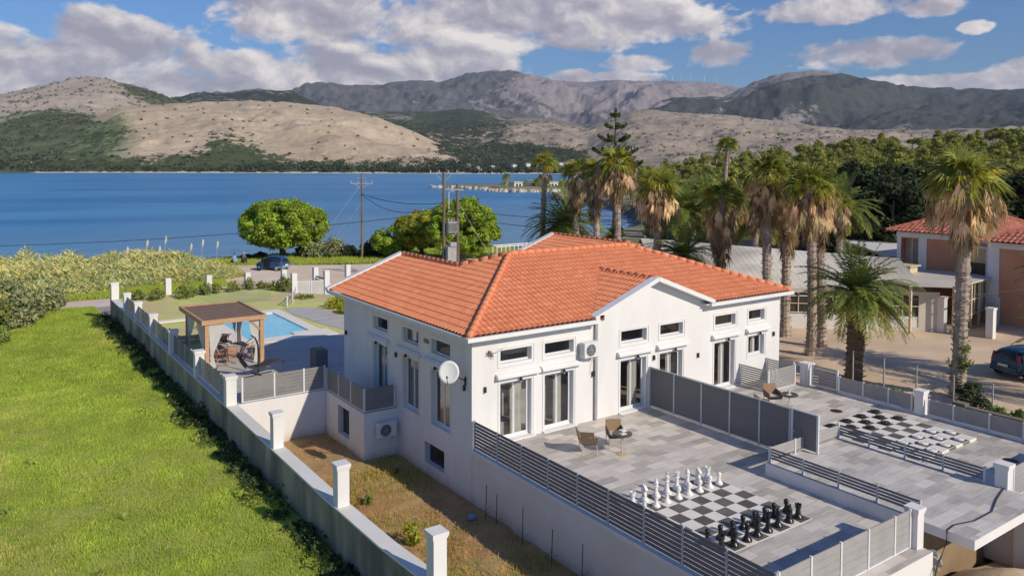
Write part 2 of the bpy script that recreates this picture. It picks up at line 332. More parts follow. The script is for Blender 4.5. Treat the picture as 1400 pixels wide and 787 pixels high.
hill('left_hill', [(-14, 120), (-8, 140), (-2.43, 156), (-0.34, 181), (1.86, 209), (3.79, 238), (5.79, 267), (6.82, 275), (7.86, 268), (10.01, 243), (11.56, 216), (12.78, 193), (14.53, 150), (16.42, 93), (18, 40)],
     1290, 2700, 55, mA, lambda A, T, X, Y: (0.22 + bl(A, T, 10.5, .9, 2.0, .22, .75) + bl(A, T, 2, .2, 6, .28, .85) + bl(A, T, 8, .05, 12, .16, .6) + bl(A, T, 6.5, .35, 3, .15, .4), bl(A, T, 3, .3, 6, .25, 1.0)), na=460, nr=140, seed=20, fr=.7, scrub=(2300, 4.6), rbf=[(-14, 1290), (18, 1250)])
hill('tan_hill', [(-14, 0), (-3.83, 10), (4.1, 40), (6.56, 97), (8.48, 130), (10.88, 135), (14.55, 145), (16.45, 149), (19.38, 146), (22.4, 138), (25.49, 115), (27.58, 89), (29.7, 59), (31.84, 31), (33.4, 6), (35, -3)],
     1290, 1800, 38, mB, lambda A, T, X, Y: (0.16 + bl(A, T, 7.5, .5, 2.2, .38, .35) + bl(A, T, 18, .0, 22, .14, .8) + bl(A, T, 15, .2, 2.2, .22, .5) + bl(A, T, 1, .3, 5, .5, .8), bl(A, T, 6.7, .42, 2.3, .42, 1.3) + bl(A, T, 25, .3, 3, .3, .15)), na=560, nr=150, seed=27, fr=.45, scrub=(420, 2.6), rbf=[(-14, 1290), (2, 1290), (19, 1190), (33, 1150), (35, 1150)], exp=.85)

# pale shingle line along the far shore
g = MB()
pts = [(az, r) for az, r in ((-14, 1288), (2, 1285), (10, 1240), (19, 1186), (26, 1168), (33, 1148), (38, 1158), (46, 1158), (60, 1160))]
for (a0, r0), (a1, r1) in zip(pts[:-1], pts[1:]):
    n = 30
    for i in range(n):
        A0 = R(a0 + (a1 - a0) * i / n); A1 = R(a0 + (a1 - a0) * (i + 1) / n); q0 = r0 + (r1 - r0) * i / n; q1 = r0 + (r1 - r0) * (i + 1) / n
        h = random.uniform(.8, 2.6)
        P = lambda A, r, z: (math.sin(A) * r, math.cos(A) * r, z)
        g.add([P(A0, q0 - 8, SEA - .3), P(A1, q1 - 8, SEA - .3), P(A1, q1 + 6, SEA + h), P(A0, q0 + 6, SEA + h), P(A0, q0 + 40, SEA), P(A1, q1 + 40, SEA)], [(0, 1, 2, 3), (3, 2, 5, 4)])
struct(g, 'shingle_shore', pmat('shingle', (0.62, 0.56, 0.48), (0.45, 0.40, 0.33), .05))

# ---- foliage cloud helper: many small leaf faces in ellipsoidal lobes
def leaf_cloud(lobes, n_per, size, seed=0, tint=(0.75, 1.25), shell=.55, flat=1.0, droop=0.0, sun_up=0.0, tri=False):
    rs = np.random.RandomState(seed); V = []; T = []
    for (cx, cy, cz, rx, ry, rz) in lobes:
        n = int(n_per * (.7 + .6 * rs.rand())); d = rs.normal(size=(n, 3)); d /= np.linalg.norm(d, axis=1)[:, None]
        rad = shell + (1 - shell) * rs.rand(n) ** .5; c = np.array([cx, cy, cz]) + d * rad[:, None] * np.array([rx, ry, rz])
        nrm = d + rs.normal(size=(n, 3)) * .45; nrm[:, 2] = nrm[:, 2] * flat + .25; nrm /= np.linalg.norm(nrm, axis=1)[:, None]
        a = np.cross(nrm, rs.normal(size=(n, 3))); a /= np.linalg.norm(a, axis=1)[:, None]; b = np.cross(nrm, a)
        s = size * (.6 + .8 * rs.rand(n))[:, None]; a = a * s; b = b * s * .62
        V.append(np.stack([c - a, c - b * .8 - nrm * s * .15, c + a, c + b * .8 - nrm * s * .15], 1))
        lt = tint[0] + (tint[1] - tint[0]) * rs.rand(); tt = lt * (.85 + .3 * rs.rand(n)); hue = 1 + (rs.rand() - .5) * .25
        T.append(np.stack([tt * hue, tt, tt * .95, np.ones(n)], 1))
    V = np.concatenate(V); T = np.concatenate(T); n = len(V)
    return V.reshape(-1, 3), np.arange(n * 4).reshape(n, 4), np.repeat(T, 4, 0)
def leaf_obj(name, data, mat, parent=None, org=(0, 0, 0), kind=None):
    v, f, t = data; return np_obj(name, v - np.array(org), f, mat, {'tint': t}, smooth=False, kind=kind, parent=parent)
pine_m = pmat('pine_needles', (0.36, 0.36, 0.08), (0.24, 0.265, 0.06), .5, .7, tint=True, trans=.25, spec=.2)
brightpine_m = pmat('bright_pine_needles', (0.36, 0.47, 0.05), (0.25, 0.37, 0.04), .5, .7, tint=True, trans=.3, spec=.2)
yellow_m = pmat('yellowish_foliage', (0.50, 0.48, 0.04), (0.30, 0.37, 0.04), .5, .7, tint=True, trans=.3, spec=.2)
dark_m = pmat('dark_foliage', (0.065, 0.085, 0.035), (0.038, 0.055, 0.024), .5, .75, tint=True, trans=.2, spec=.2)
olive_m = pmat('olive_foliage', (0.34, 0.36, 0.17), (0.23, 0.26, 0.12), .8, .8, tint=True, trans=.2, spec=.2)
bush_m = pmat('bush_leaves', (0.27, 0.31, 0.08), (0.17, 0.22, 0.055), 1.5, .7, tint=True, trans=.3, spec=.25)
bark_m = pmat('bark', (0.16, 0.115, 0.08), (0.09, 0.065, 0.05), 6, .95, bump=1, stretch=(1, 1, .25))

leaf_obj('hillside_scrub', leaf_cloud(SCRUB, 9, 2.6, 77, (.55, 1.3)), pmat('scrub_leaves', (0.10, 0.115, 0.06), (0.065, 0.08, 0.042), .05, .9, tint=True), kind='stuff')
# woods along the far shore, as one mass
def coastal_woods():
    rs = np.random.RandomState(5); L = []
    for i in range(1500):
        az = rs.uniform(-2, 40); c = .5 + .5 * math.sin(az * 1.3) + .4 * math.sin(az * 3.1 + 1)
        if rs.rand() > .35 + .45 * c + (.25 if az > 16 else 0): continue
        rb = np.interp(az, [-14, 2, 19, 33, 45], [1290, 1290, 1190, 1150, 1160]); up = rs.rand() ** 1.6
        r = rb + 10 + up * 110; z = SEA + 1 + up * (16 if az < 32 else 8) + rs.rand() * 2
        s = rs.uniform(2.2, 6.5) * (1.25 if 16 < az < 34 else 1.0)
        L.append((math.sin(R(az)) * r, math.cos(R(az)) * r, z + s * .5, s * 1.2, s * 1.2, s))
    leaf_obj('far_shore_woods', leaf_cloud(L, 46, 1.7, 3, (.6, 1.3)), pmat('far_woods', (0.055, 0.075, 0.035), (0.03, 0.045, 0.025), .05, .9, tint=True), kind='stuff')
coastal_woods()

# ---------------------------------------------------------------- near land
SH = [(-200, 170), (-80, 150), (-4, 123), (3, 118), (26, 104.5), (37, 106), (49, 103), (62, 100), (76, 104), (92, 108), (110, 118), (134, 138), (180, 190), (215, 262), (240, 292), (300, 290), (500, 330)]
def near_ground():
    xs = np.concatenate([np.arange(-120, 130, 1.5), np.arange(130, 520, 6)]); ys = np.concatenate([np.arange(-120, 60, 8), np.arange(60, 135, 1.2), np.arange(135, 420, 5)])
    X, Y = np.meshgrid(xs, ys); ysh = np.interp(X, [p[0] for p in SH], [p[1] for p in SH]) + (fbm(X / 6, Y / 9, 4) - .5) * 4
    d = ysh - Y; t = np.clip((d + 1) / 7, 0, 1); t = t * t * (3 - 2 * t)
    Z = -4.0 + (1.93 + (fbm(X / 5, Y / 5, 4) - .5) * .12) * t
    v, f = grid_mesh(X, Y, Z)
    np_obj('ground', v, f, pmat('coarse_ground', (0.22, 0.20, 0.11), (0.12, 0.15, 0.05), .4, .95, bump=1, c3=(0.33, 0.27, 0.18), s3=.12), kind='structure')
near_ground()

def flat(name, poly, z, mat, th=None):
    g = MB()
    if th: g.prism(poly, z - th, z)
    else: g.add([(x, y, z) for x, y in poly], [tuple(range(len(poly)))])
    return struct(g, name, mat)
asphalt_m = pmat('asphalt', (0.34, 0.33, 0.32), (0.28, 0.275, 0.265), .7, .92, bump=.5, bscale=12, c3=(.33, .32, .30), s3=.2)
sand_m = pmat('sandy_earth', (0.74, 0.57, 0.40), (0.62, 0.47, 0.32), .35, .95, bump=.6, bscale=5, c3=(0.54, 0.41, 0.28), s3=.16)
pale_m = pmat('pale_dirt', (0.80, 0.68, 0.53), (0.68, 0.56, 0.43), .3, .95, bump=.5, bscale=4, c3=(0.66, 0.48, 0.33), s3=.1)
grass_m = pmat('bright_grass', (0.36, 0.42, 0.06), (0.27, 0.34, 0.05), .8, .95, bump=1, bscale=9, c3=(0.42, 0.40, 0.12), s3=.18)
lawn_m = pmat('mown_lawn', (0.66, 0.62, 0.24), (0.50, 0.56, 0.15), 1.2, .95, bump=.25, bscale=14, c3=(0.58, 0.46, 0.24), s3=.25)
flat('shore_road', [(-60, 69), (7, 68.2), (60, 66), (60, 72.3), (32, 73.4), (7, 77), (-60, 81)], -1.955, asphalt_m)
flat('concrete_track', [(-40, 76.5), (5.5, 72.6), (10.5, 72.6), (10.5, 76.8), (6.8, 77.0), (-40, 82)], -1.948, pmat('pink_concrete', (0.72, 0.59, 0.49), (0.62, 0.51, 0.42), .6, .9, bump=.3))
flat('dirt_lot', [(19.5, 77), (24, 75), (33, 73.4), (47, 72.8), (60, 72), (60, 83), (50, 84.5), (41, 86), (36, 87.5), (33, 89.5), (29, 92), (26.5, 93.5), (22.3, 93), (21, 86)], -1.93, pale_m)
# field of long grass
def fieldf(x, y): return -1.34 + (fbm(x / 5, y / 5, 4) - .5) * .25 - np.clip((y - 45) / 28, 0, 1) ** 1.5 * .62 - np.clip((8.7 - x - 4) / 60, 0, 1) * 1.2
def field():
    xs = np.arange(-45, 8.9, .4); ys = np.arange(0, 73.5, .5); X, Y = np.meshgrid(xs, ys); Z = fieldf(X, Y) + (fbm(X * 1.3, Y * 1.3, 3) - .5) * .08
    v, f = grid_mesh(X, Y, Z); np_obj('field_ground', v, f, grass_m, kind='structure')
    # blades
    rs = np.random.RandomState(2); V = []; F = []; T = []
    n = 300000
    # density higher close to the camera side that is in view
    y = 14 + 59 * rs.rand(n) ** 1.5; xl = y * 0.0 - 2.0 + 0; xl = np.minimum(8.3, y * .035 - 1.5); x = xl + (8.55 - xl) * rs.rand(n)
    keep = (y < 73); x = x[keep]; y = y[keep]; n = len(x)
    clump = fbm(x * .7 + 5, y * .7, 4); h = (.05 + .09 * rs.rand(n)) * (.7 + .6 * clump) * (1 + .5 * (y > 45)); wv = .009 + .008 * rs.rand(n); wv = wv * (1 + y / 45)
    a = rs.rand(n) * 2 * PI; lx = (rs.rand(n) - .5) * .16 + .03; ly = (rs.rand(n) - .5) * .16; z = fieldf(x, y) - .02
    p0 = np.stack([x - np.cos(a) * wv, y - np.sin(a) * wv, z], 1); p1 = np.stack([x + np.cos(a) * wv, y + np.sin(a) * wv, z], 1); p2 = np.stack([x + lx, y + ly, z + h], 1)
    V = np.stack([p0, p1, p2], 1).reshape(-1, 3); F = np.arange(n * 3).reshape(n, 3)
    tt = 1.22 * (.75 + .5 * clump) * (.8 + .4 * rs.rand(n)) * (.85 + .3 * fbm(x * .12, y * .12, 3)); yl = rs.rand(n) < (.05 + .9 * np.clip(fbm(x * .25 + 9, y * .16 + 4, 4) - .52, 0, 1) * 2)
    T = np.stack([tt * np.where(yl, 1.35, 1), tt * np.where(yl, 1.0, 1), tt * np.where(yl, 2.2, 1), np.ones(n)], 1)
    o = np_obj('long_grass', V, F, pmat('grass_blades', (0.46, 0.54, 0.085), (0.36, 0.46, 0.07), .8, .8, tint=True, trans=.5, spec=.2), {'tint': np.repeat(T, 3, 0)}, smooth=False, kind='stuff')
field()
# weeds creeping up the foot of the boundary wall
def weeds():
    rs = np.random.RandomState(4); L = []
    for i in range(330):
        y = rs.uniform(14, 66); b = .3 + .9 * max(0, math.sin(y * .9) * math.sin(y * .37 + 1)) + (.5 if y > 52 else 0)
        r = rs.uniform(.13, .34) * (1 + .5 * b); x = 8.5 - rs.rand() ** 1.6 * (.6 + b * .4); L.append((x, y, float(fieldf(x, y)) + r * .6 * b * (1 if x > 8.1 else .5), r, r * 1.2, r * .9))
    leaf_obj('wall_foot_weeds', leaf_cloud(L, 65, .075, 8, (.6, 1.25)), pmat('weed_leaves', (0.075, 0.115, 0.03), (0.045, 0.075, 0.02), 1, .8, tint=True, trans=.25), kind='stuff')
    L = []
    for i in range(60):
        x = rs.uniform(-2, 8.1); y = rs.uniform(17, 62); r = rs.uniform(.1, .22); L.append((x, y, float(fieldf(x, y)) + r * .6, r * 1.3, r * 1.3, r * .8))
    leaf_obj('field_weeds', leaf_cloud(L, 30, .07, 9, (.8, 1.4)), pmat('weed_leaves2', (0.34, 0.42, 0.08), (0.25, 0.33, 0.06), 1, .8, tint=True, trans=.25), kind='stuff')
weeds()
# yard between the boundary wall and the house
def yard():
    xs = np.arange(8.95, 14.6, .12); ys = np.arange(2, 32.9, .12); X, Y = np.meshgrid(xs, ys)
    Z = -1.93 + (fbm(X * 1.1, Y * 1.1, 5) - .5) * .22 + (fbm(X * 6, Y * 6, 3) - .5) * .05
    v, f = grid_mesh(X, Y, Z)
    np_obj('yard_ground', v, f, pmat('yard_soil', (0.50, 0.285, 0.135), (0.36, 0.19, 0.085), 1.6, .95, bump=1, bscale=9, c3=(0.40, 0.29, 0.12), s3=.28), kind='structure')
    rs = np.random.RandomState(12); n = 30000
    x = 9.1 + 5.2 * rs.rand(n); y = 10 + 22 * rs.rand(n); g = fbm(x * .45 + 3, y * .3 + 8, 4); k = (g + .30 * rs.rand(n) + np.interp(y, [16, 22, 27, 33], [.10, .06, -.02, -.16]) > .60); x = x[k]; y = y[k]; n = len(x)
    h = .03 + .09 * rs.rand(n); a = rs.rand(n) * 2 * PI; w = .014; z = -1.95 + 0 * x
    V = np.stack([np.stack([x - np.cos(a) * w, y - np.sin(a) * w, z], 1), np.stack([x + np.cos(a) * w, y + np.sin(a) * w, z], 1), np.stack([x + (rs.rand(n) - .5) * .1, y + (rs.rand(n) - .5) * .1, z + h + .06], 1)], 1).reshape(-1, 3)
    T = np.ones((n, 4)); q = rs.rand(n); T[:, :3] = (.7 + .6 * q)[:, None]; T[:, 0] *= 1 + .9 * (rs.rand(n) < .4)
    np_obj('yard_grass', V, np.arange(n * 3).reshape(n, 3), pmat('yard_blades', (0.38, 0.40, 0.07), (0.30, 0.33, 0.06), .8, .8, tint=True, trans=.3), {'tint': np.repeat(T, 3, 0)}, smooth=False, kind='stuff')
    # straw litter
    m = 900; x = 9.2 + 5 * rs.rand(m); y = 12 + 20 * rs.rand(m); a = rs.rand(m) * PI; l = .02 + .055 * rs.rand(m)
    V = np.stack([np.stack([x - np.cos(a) * l, y - np.sin(a) * l, -1.90 + 0 * x], 1), np.stack([x + np.sin(a) * .012, y - np.cos(a) * .012, -1.86 + 0 * x], 1), np.stack([x + np.cos(a) * l, y + np.sin(a) * l, -1.87 + 0 * x], 1)], 1).reshape(-1, 3)
    np_obj('straw_litter', V, np.arange(m * 3).reshape(m, 3), pmat('straw', (0.50, 0.38, 0.22), (0.38, 0.27, 0.14), 3), smooth=False, kind='stuff')
yard()
# ground to the right of the house
flat('parking_ground', [(31.9, -30), (130, -30), (130, 40), (78, 62), (31.9, 62)], -.6, sand_m, 1.6)
flat('service_yard_ground', [(13, -20), (31.9, -20), (31.9, 10.2), (13, 9.2)], -1.99, sand_m)

# ---------------------------------------------------------------- paving
def paving(name, bw, bh, base, var=.16, warm=1.0, rot=0):
    m = bpy.data.materials.new(name); m.use_nodes = True; t = m.node_tree; p = t.nodes['Principled BSDF']
    tc = N(t, 'ShaderNodeTexCoord'); mp = N(t, 'ShaderNodeMapping'); t.links.new(tc.outputs['Object'], mp.inputs[0]); mp.inputs['Rotation'].default_value = (0, 0, rot)
    b = N(t, 'ShaderNodeTexBrick'); t.links.new(mp.outputs[0], b.inputs['Vector']); b.inputs['Scale'].default_value = 1
    b.inputs['Brick Width'].default_value = bw; b.inputs['Row Height'].default_value = bh; b.inputs['Mortar Size'].default_value = .006; b.inputs['Bias'].default_value = 0.0
    b.inputs['Color1'].default_value = (0, 0, 0, 1); b.inputs['Color2'].default_value = (1, 1, 1, 1); b.inputs['Mortar'].default_value = (.35, .35, .35, 1); b.offset = .5
    mp2 = N(t, 'ShaderNodeMapping'); t.links.new(mp.outputs[0], mp2.inputs[0]); mp2.inputs['Scale'].default_value = (.7, 4.5, 1)
    st = noise(t, mp2.outputs[0], 2.2, 7, .65); bg_ = noise(t, mp.outputs[0], .8, 4, .6)
    f = math_n(t, 'ADD', math_n(t, 'MULTIPLY', b.outputs['Color'], .62), math_n(t, 'ADD', math_n(t, 'MULTIPLY', math_n(t, 'SUBTRACT', st, .5), .9), math_n(t, 'MULTIPLY', bg_, .35)))
    lo = tuple(q * (1 - var * 1.5) for q in base); hi = tuple(min(.8, q * (1 + var)) for q in base)
    c = ramp(t, f, [(0.0, hi), (0.45, base), (0.75, tuple(q * (1 - var * .8) for q in base)), (1.0, lo)])
    c = mixc(t, math_n(t, 'MULTIPLY', b.outputs['Fac'], .5), c, tuple(q * .6 for q in base))
    t.links.new(c, p.inputs['Base Color']); p.inputs['Roughness'].default_value = .62
    bp = N(t, 'ShaderNodeBump'); bp.inputs['Strength'].default_value = .25; bp.inputs['Distance'].default_value = .01; t.links.new(st, bp.inputs['Height']); t.links.new(bp.outputs[0], p.inputs['Normal'])
    return m
tile_m = paving('terrace_tiles', .75, .375, (0.58, 0.53, 0.47), .34)
tile2_m = paving('platform_tiles', .75, .375, (0.58, 0.535, 0.48), .30)
deck_m = paving('pool_deck_planks', 1.2, .2, (0.50, 0.47, 0.44), .15)
plaster_m = pmat('white_plaster', (0.77, 0.75, 0.73), (0.74, 0.72, 0.695), .6, .9, bump=.15, bscale=60, c3=(.705, .685, .655), s3=1.1, stretch=(1, 1, .22), zdirt=(-2.0, -1.5, (.45, .36, .26)))
trim_m = pmat('white_trim', (0.80, 0.79, 0.77), None, 1, .6)
dirtyplaster_m = pmat('stained_plaster', (0.76, 0.745, 0.71), (0.70, 0.68, 0.64), .5, .9, bump=.15, bscale=40, c3=(0.68, 0.65, 0.59), s3=.35, zdirt=(-2.05, -1.4, (.42, .34, .25)))
concrete_m = pmat('stained_concrete', (0.43, 0.40, 0.30), (0.31, 0.295, 0.22), 1.0, .95, bump=.8, bscale=14, c3=(0.15, 0.15, 0.12), s3=.5, stretch=(1, 1, .28))

def paved_block(name, poly, z0, z1, top, side, label=None):
    g = MB(); n = len(poly)
    g.add([(x, y, z1) for x, y in poly], [tuple(range(n))], 0)
    vs = [(x, y, z0) for x, y in poly] + [(x, y, z1) for x, y in poly]
    g.add(vs, [(i, (i + 1) % n, n + (i + 1) % n, n + i) for i in range(n)], 1)
    return struct(g, name, [top, side])
# terrace in front of the house (a hole is left under nothing: solid block)
paved_block('terrace_floor', [(14.40, 9.95), (20.4, 9.95), (20.4, 11.0), (21.03, 11.0), (21.03, 22.95), (14.40, 22.95)], -2.1, 0, tile_m, dirtyplaster_m)
paved_block('terrace_strip', [(21.03, 15.62), (31.35, 15.62), (31.35, 22.95), (21.03, 22.95)], -1.9, 0, tile_m, plaster_m)
paved_block('second_terrace_floor', [(25.22, 9.6), (31.35, 9.6), (31.35, 15.62), (25.22, 15.62)], -1.9, 0, tile_m, plaster_m)
# raised platform and its overhanging slab
g = MB(); g.add([(21.03, 9.22, .4), (25.22, 9.22, .4), (25.22, 15.62, .4), (21.03, 15.62, .4)], [(0, 1, 2, 3)], 0)
g.add([(21.03, 9.22, .14), (25.22, 9.22, .14), (25.22, 11.0, .14), (21.03, 11.0, .14), (21.03, 9.22, .4), (25.22, 9.22, .4)], [(0, 1, 5, 4), (3, 2, 1, 0)], 1)
g.add([(21.03, 9.22, .14), (21.03, 11.0, .14), (21.03, 11.0, .4), (21.03, 9.22, .4)], [(0, 1, 2, 3)], 1)
g.add([(21.03, 11.0, -.02), (21.03, 15.62, -.02), (21.03, 15.62, .4), (21.03, 11.0, .4), (25.22, 11.0, -1.95), (25.22, 9.22, .14), (25.22, 9.22, .4), (25.22, 15.62, .4), (25.22, 15.62, -.02), (21.03, 11.0, -1.95), (25.22, 11.0, .14), (21.03, 11.0, .14)],
      [(0, 1, 2, 3), (9, 4, 10, 11), (1, 8, 7, 2)], 1)
g.box(25.22, 9.22, -.02, 25.26, 15.62, .4, 1); g.box(25.26, 9.2, .16, 29.5, 9.6, .4, 1)
struct(g, 'raised_platform', [tile2_m, plaster_m])
# pool deck, coping, lawns
paved_block('pool_deck', [(9.1, 32.80), (14.40, 32.80), (14.40, 43.3), (24, 43.3), (24, 43.31), (17.2, 43.32), (12.2, 43.32), (11.9, 44.0), (9.1, 44.0)], -2.1, 0, deck_m, plaster_m)
paved_block('rear_deck', [(14.40, 34.15), (32, 34.15), (32, 43.3), (14.40, 43.3)], -2.1, -.001, deck_m, plaster_m)
POOL = [(13.0, 44.5), (15.7, 44.5), (15.7, 45.2), (16.8, 45.2), (16.8, 52.0), (13.0, 52.0)]
cop_m = pmat('white_stone_coping', (0.84, 0.79, 0.70), (0.78, 0.73, 0.64), 1.5, .75)
g = MB()
for (x0, y0, x1, y1) in [(11.9, 43.33, 17.9, 44.5), (11.9, 44.5, 13.0, 52.0), (15.7, 44.5, 17.9, 45.2), (16.8, 45.2, 17.5, 52.0), (11.9, 52.0, 17.5, 53.0), (9.1, 52.6, 11.9, 53.3)]: g.box(x0, y0, -.18, x1, y1, .03)
struct(g, 'pool_coping', cop_m)
pm = bpy.data.materials.new('pool_water'); pm.use_nodes = True; t = pm.node_tree; p = t.nodes['Principled BSDF']
tc = N(t, 'ShaderNodeTexCoord'); c = mixc(t, ramp(t, noise(t, tc.outputs['Object'], 1.4, 4, .6, dist=2), [(.4, (0, 0, 0)), (.7, (1, 1, 1))]), (0.13, 0.60, 0.84), (0.26, 0.72, 0.90)); t.links.new(c, p.inputs['Base Color'])
p.inputs['Roughness'].default_value = .06; p.inputs['Specular IOR Level'].default_value = .4
b = N(t, 'ShaderNodeBump'); b.inputs['Strength'].default_value = .3; b.inputs['Distance'].default_value = .05; t.links.new(noise(t, tc.outputs['Object'], 3, 3, .5), b.inputs['Height']); t.links.new(b.outputs[0], p.inputs['Normal'])
g = MB(); g.add([(x, y, -.035) for x, y in POOL], [tuple(range(6))]); struct(g, 'pool_water', pm)
pb = pmat('pool_blue_tile', (0.10, 0.38, 0.60), (0.08, 0.32, 0.54), 8, .3)
g = MB()
for i in range(6):
    (x0, y0), (x1, y1) = POOL[i], POOL[(i + 1) % 6]; g.quad((x0, y0, -.3), (x1, y1, -.3), (x1, y1, -.037), (x0, y0, -.037))
struct(g, 'pool_wall', pb)
paved_block('garden_lawn', [(9.1, 44.0), (11.9, 44.0), (11.9, 52.6), (9.1, 52.6)], -.6, -.02, lawn_m, lawn_m)
paved_block('far_lawn', [(9.1, 53.3), (11.9, 53.3), (11.9, 53.0), (17.5, 53.0), (17.5, 43.31), (17.9, 43.31), (24, 43.31), (33, 43.31), (33, 53.5), (23.5, 56.5), (20.3, 60.0), (18.6, 63.9), (9.1, 63.9)], -2.1, -.03, lawn_m, lawn_m)
flat('garden_path', [(18.0, 53.4), (19.9, 52.2), (20.2, 49.2), (21.4, 45.0), (18.9, 43.4), (18.2, 46.6), (17.8, 50.4)], -.012, deck_m)
paved_block('entrance_paving', [(20.3, 60.0), (23.5, 56.5), (26.5, 56.5), (27.6, 61.6), (27.6, 66), (20.3, 66)], -2.1, -1.2, deck_m, plaster_m)

# ---------------------------------------------------------------- materials for building
alu_m = pmat('white_aluminium', (0.72, 0.73, 0.74), None, 1, .45)
greyalu_m = pmat('grey_aluminium', (0.52, 0.54, 0.56), None, 1, .45)
black_m = pmat('black_metal', (0.025, 0.025, 0.027), None, 1, .45)
darkgrey_m = pmat('dark_grey_board', (0.175, 0.175, 0.182), (0.15, 0.15, 0.156), 1.0, .7, bump=.2, bscale=30, stretch=(1, .15, 6))
slat_m = pmat('grey_composite', (0.36, 0.345, 0.335), (0.30, 0.29, 0.28), 2, .75, bump=.2, bscale=30)
curtain_m = pmat('cream_curtain', (0.70, 0.66, 0.55), (0.62, 0.58, 0.48), 2, .9)
wood_m = pmat('light_wood', (0.56, 0.34, 0.19), (0.44, 0.25, 0.13), 2.5, .65, stretch=(1, 1, 4))
def glass_mat(name, tintc=(0.10, 0.12, 0.135), tr=.74):
    m = bpy.data.materials.new(name); m.use_nodes = True; t = m.node_tree; t.nodes.remove(t.nodes['Principled BSDF'])
    a = N(t, 'ShaderNodeBsdfTransparent'); a.inputs[0].default_value = (tr, tr * 1.03, tr * 1.05, 1); g = N(t, 'ShaderNodeBsdfGlossy'); g.inputs['Roughness'].default_value = .02; g.inputs[0].default_value = (.9, .93, .95, 1)
    lw = N(t, 'ShaderNodeLayerWeight'); lw.inputs[0].default_value = .5; f = N(t, 'ShaderNodeMath', operation='POWER'); t.links.new(lw.outputs['Facing'], f.inputs[0]); f.inputs[1].default_value = 3.5; mx = N(t, 'ShaderNodeMixShader'); t.links.new(math_n(t, 'ADD', math_n(t, 'MULTIPLY', f.outputs[0], .9), .09, clamp=True), mx.inputs[0])
    t.links.new(a.outputs[0], mx.inputs[1]); t.links.new(g.outputs[0], mx.inputs[2]); t.links.new(mx.outputs[0], t.nodes['Material Output'].inputs[0]); return m
glass_m = glass_mat('window_glass')

def holed_wall(g, mk, u0, u1, z0, z1, holes, depth, m=0, inward=1):
    """wall face u0..u1 x z0..z1 with rectangular holes; mk(u, z, d) gives the point at depth d behind the face"""
    us = sorted({u0, u1, *[h[0] for h in holes], *[h[1] for h in holes]}); zs = sorted({z0, z1, *[h[2] for h in holes], *[h[3] for h in holes]})
    inh = lambda u, z: any(h[0] < u < h[1] and h[2] < z < h[3] for h in holes)
    for a, b in zip(us[:-1], us[1:]):
        for c, d in zip(zs[:-1], zs[1:]):
            if not inh((a + b) / 2, (c + d) / 2): g.quad(mk(a, c, 0), mk(b, c, 0), mk(b, d, 0), mk(a, d, 0), m)
    for a, b, c, d in holes:
        g.quad(mk(a, c, 0), mk(a, c, depth), mk(a, d, depth), mk(a, d, 0), m); g.quad(mk(b, c, 0), mk(b, d, 0), mk(b, d, depth), mk(b, c, depth), m)
        g.quad(mk(a, c, 0), mk(b, c, 0), mk(b, c, depth), mk(a, c, depth), m); g.quad(mk(a, d, 0), mk(a, d, depth), mk(b, d, depth), mk(b, d, 0), m)

def clip_poly(me_v, me_f, poly):
    """keep the part of a mesh whose xy lies inside a convex counter-clockwise polygon"""
    bm = bmesh.new()
    vs = [bm.verts.new(v) for v in me_v]
    for f in me_f: bm.faces.new([vs[i] for i in f])
    n = len(poly)
    for i in range(n):
        (x0, y0), (x1, y1) = poly[i], poly[(i + 1) % n]; no = Vector((y1 - y0, x0 - x1, 0)).normalized()
        bmesh.ops.bisect_plane(bm, geom=bm.verts[:] + bm.edges[:] + bm.faces[:], dist=1e-5, plane_co=(x0, y0, 0), plane_no=no, clear_outer=True)
    v = [tuple(q.co) for q in bm.verts]; bm.verts.index_update(); f = [tuple(q.index for q in fc.verts) for fc in bm.faces]; bm.free(); return v, f
def tile_plane(g, poly, e0, e1, upd, s, z0, per=.235, row=.37, amp=.075, m=0):
    """barrel tiles over the roof plane whose eave runs e0->e1 at height z0, rising with slope s along upd"""
    e0 = Vector(e0); e1 = Vector(e1); L = (e1 - e0).length; ud = (e1 - e0) / L; upd = Vector(upd)
    dep = max((Vector((x, y)) - e0).dot(upd) for x, y in poly); lo = min((Vector((x, y)) - e0).dot(ud) for x, y in poly); hi = max((Vector((x, y)) - e0).dot(ud) for x, y in poly)
    lo = math.floor(lo / per) * per; nu = int((hi - lo) / per) + 2; us = []
    for i in range(nu):
        for k in (0, .09, .2, .38, .5, .62, .8, .91): us.append(lo + (i + k) * per)
    us = np.array(us); ph = ((us - lo) / per) % 1; hu = amp * np.abs(np.sin(PI * np.clip(ph, 0, 1))) ** .55
    rh = row / math.sqrt(1 + s * s); nr = int(dep / rh) + 2; V = []; F = []; rows = []
    for j in range(nr):
        for (dv, hh) in ((0, .028), (rh, .0)):
            v = j * rh + dv; rows.append((v, hh))
    rs = np.random.RandomState(int(abs(e0.x * 10 + e0.y * 7)))
    for v, hh in rows:
        for i, u in enumerate(us):
            p = e0 + ud * u + upd * v; V.append((p.x, p.y, z0 + s * v + hu[i] + hh))
    nU = len(us)
    for j in range(len(rows) - 1):
        for i in range(nU - 1): a = j * nU + i; F.append((a, a + 1, a + 1 + nU, a + nU))
    # cheap pre-cull before the exact clipping
    v, f = clip_poly(V, F, poly); g.add(v, f, m)
def ridge_caps(g, a, b, r=.13, step=.42, m=0):
    a = Vector(a); b = Vector(b); L = (b - a).length; n = max(1, int(L / step)); d = (b - a) / n
    for i in range(n):
        p = a + d * i; q = a + d * (i + 1.08); g.tube([p, q], [r, r * .86], 10, m, True)

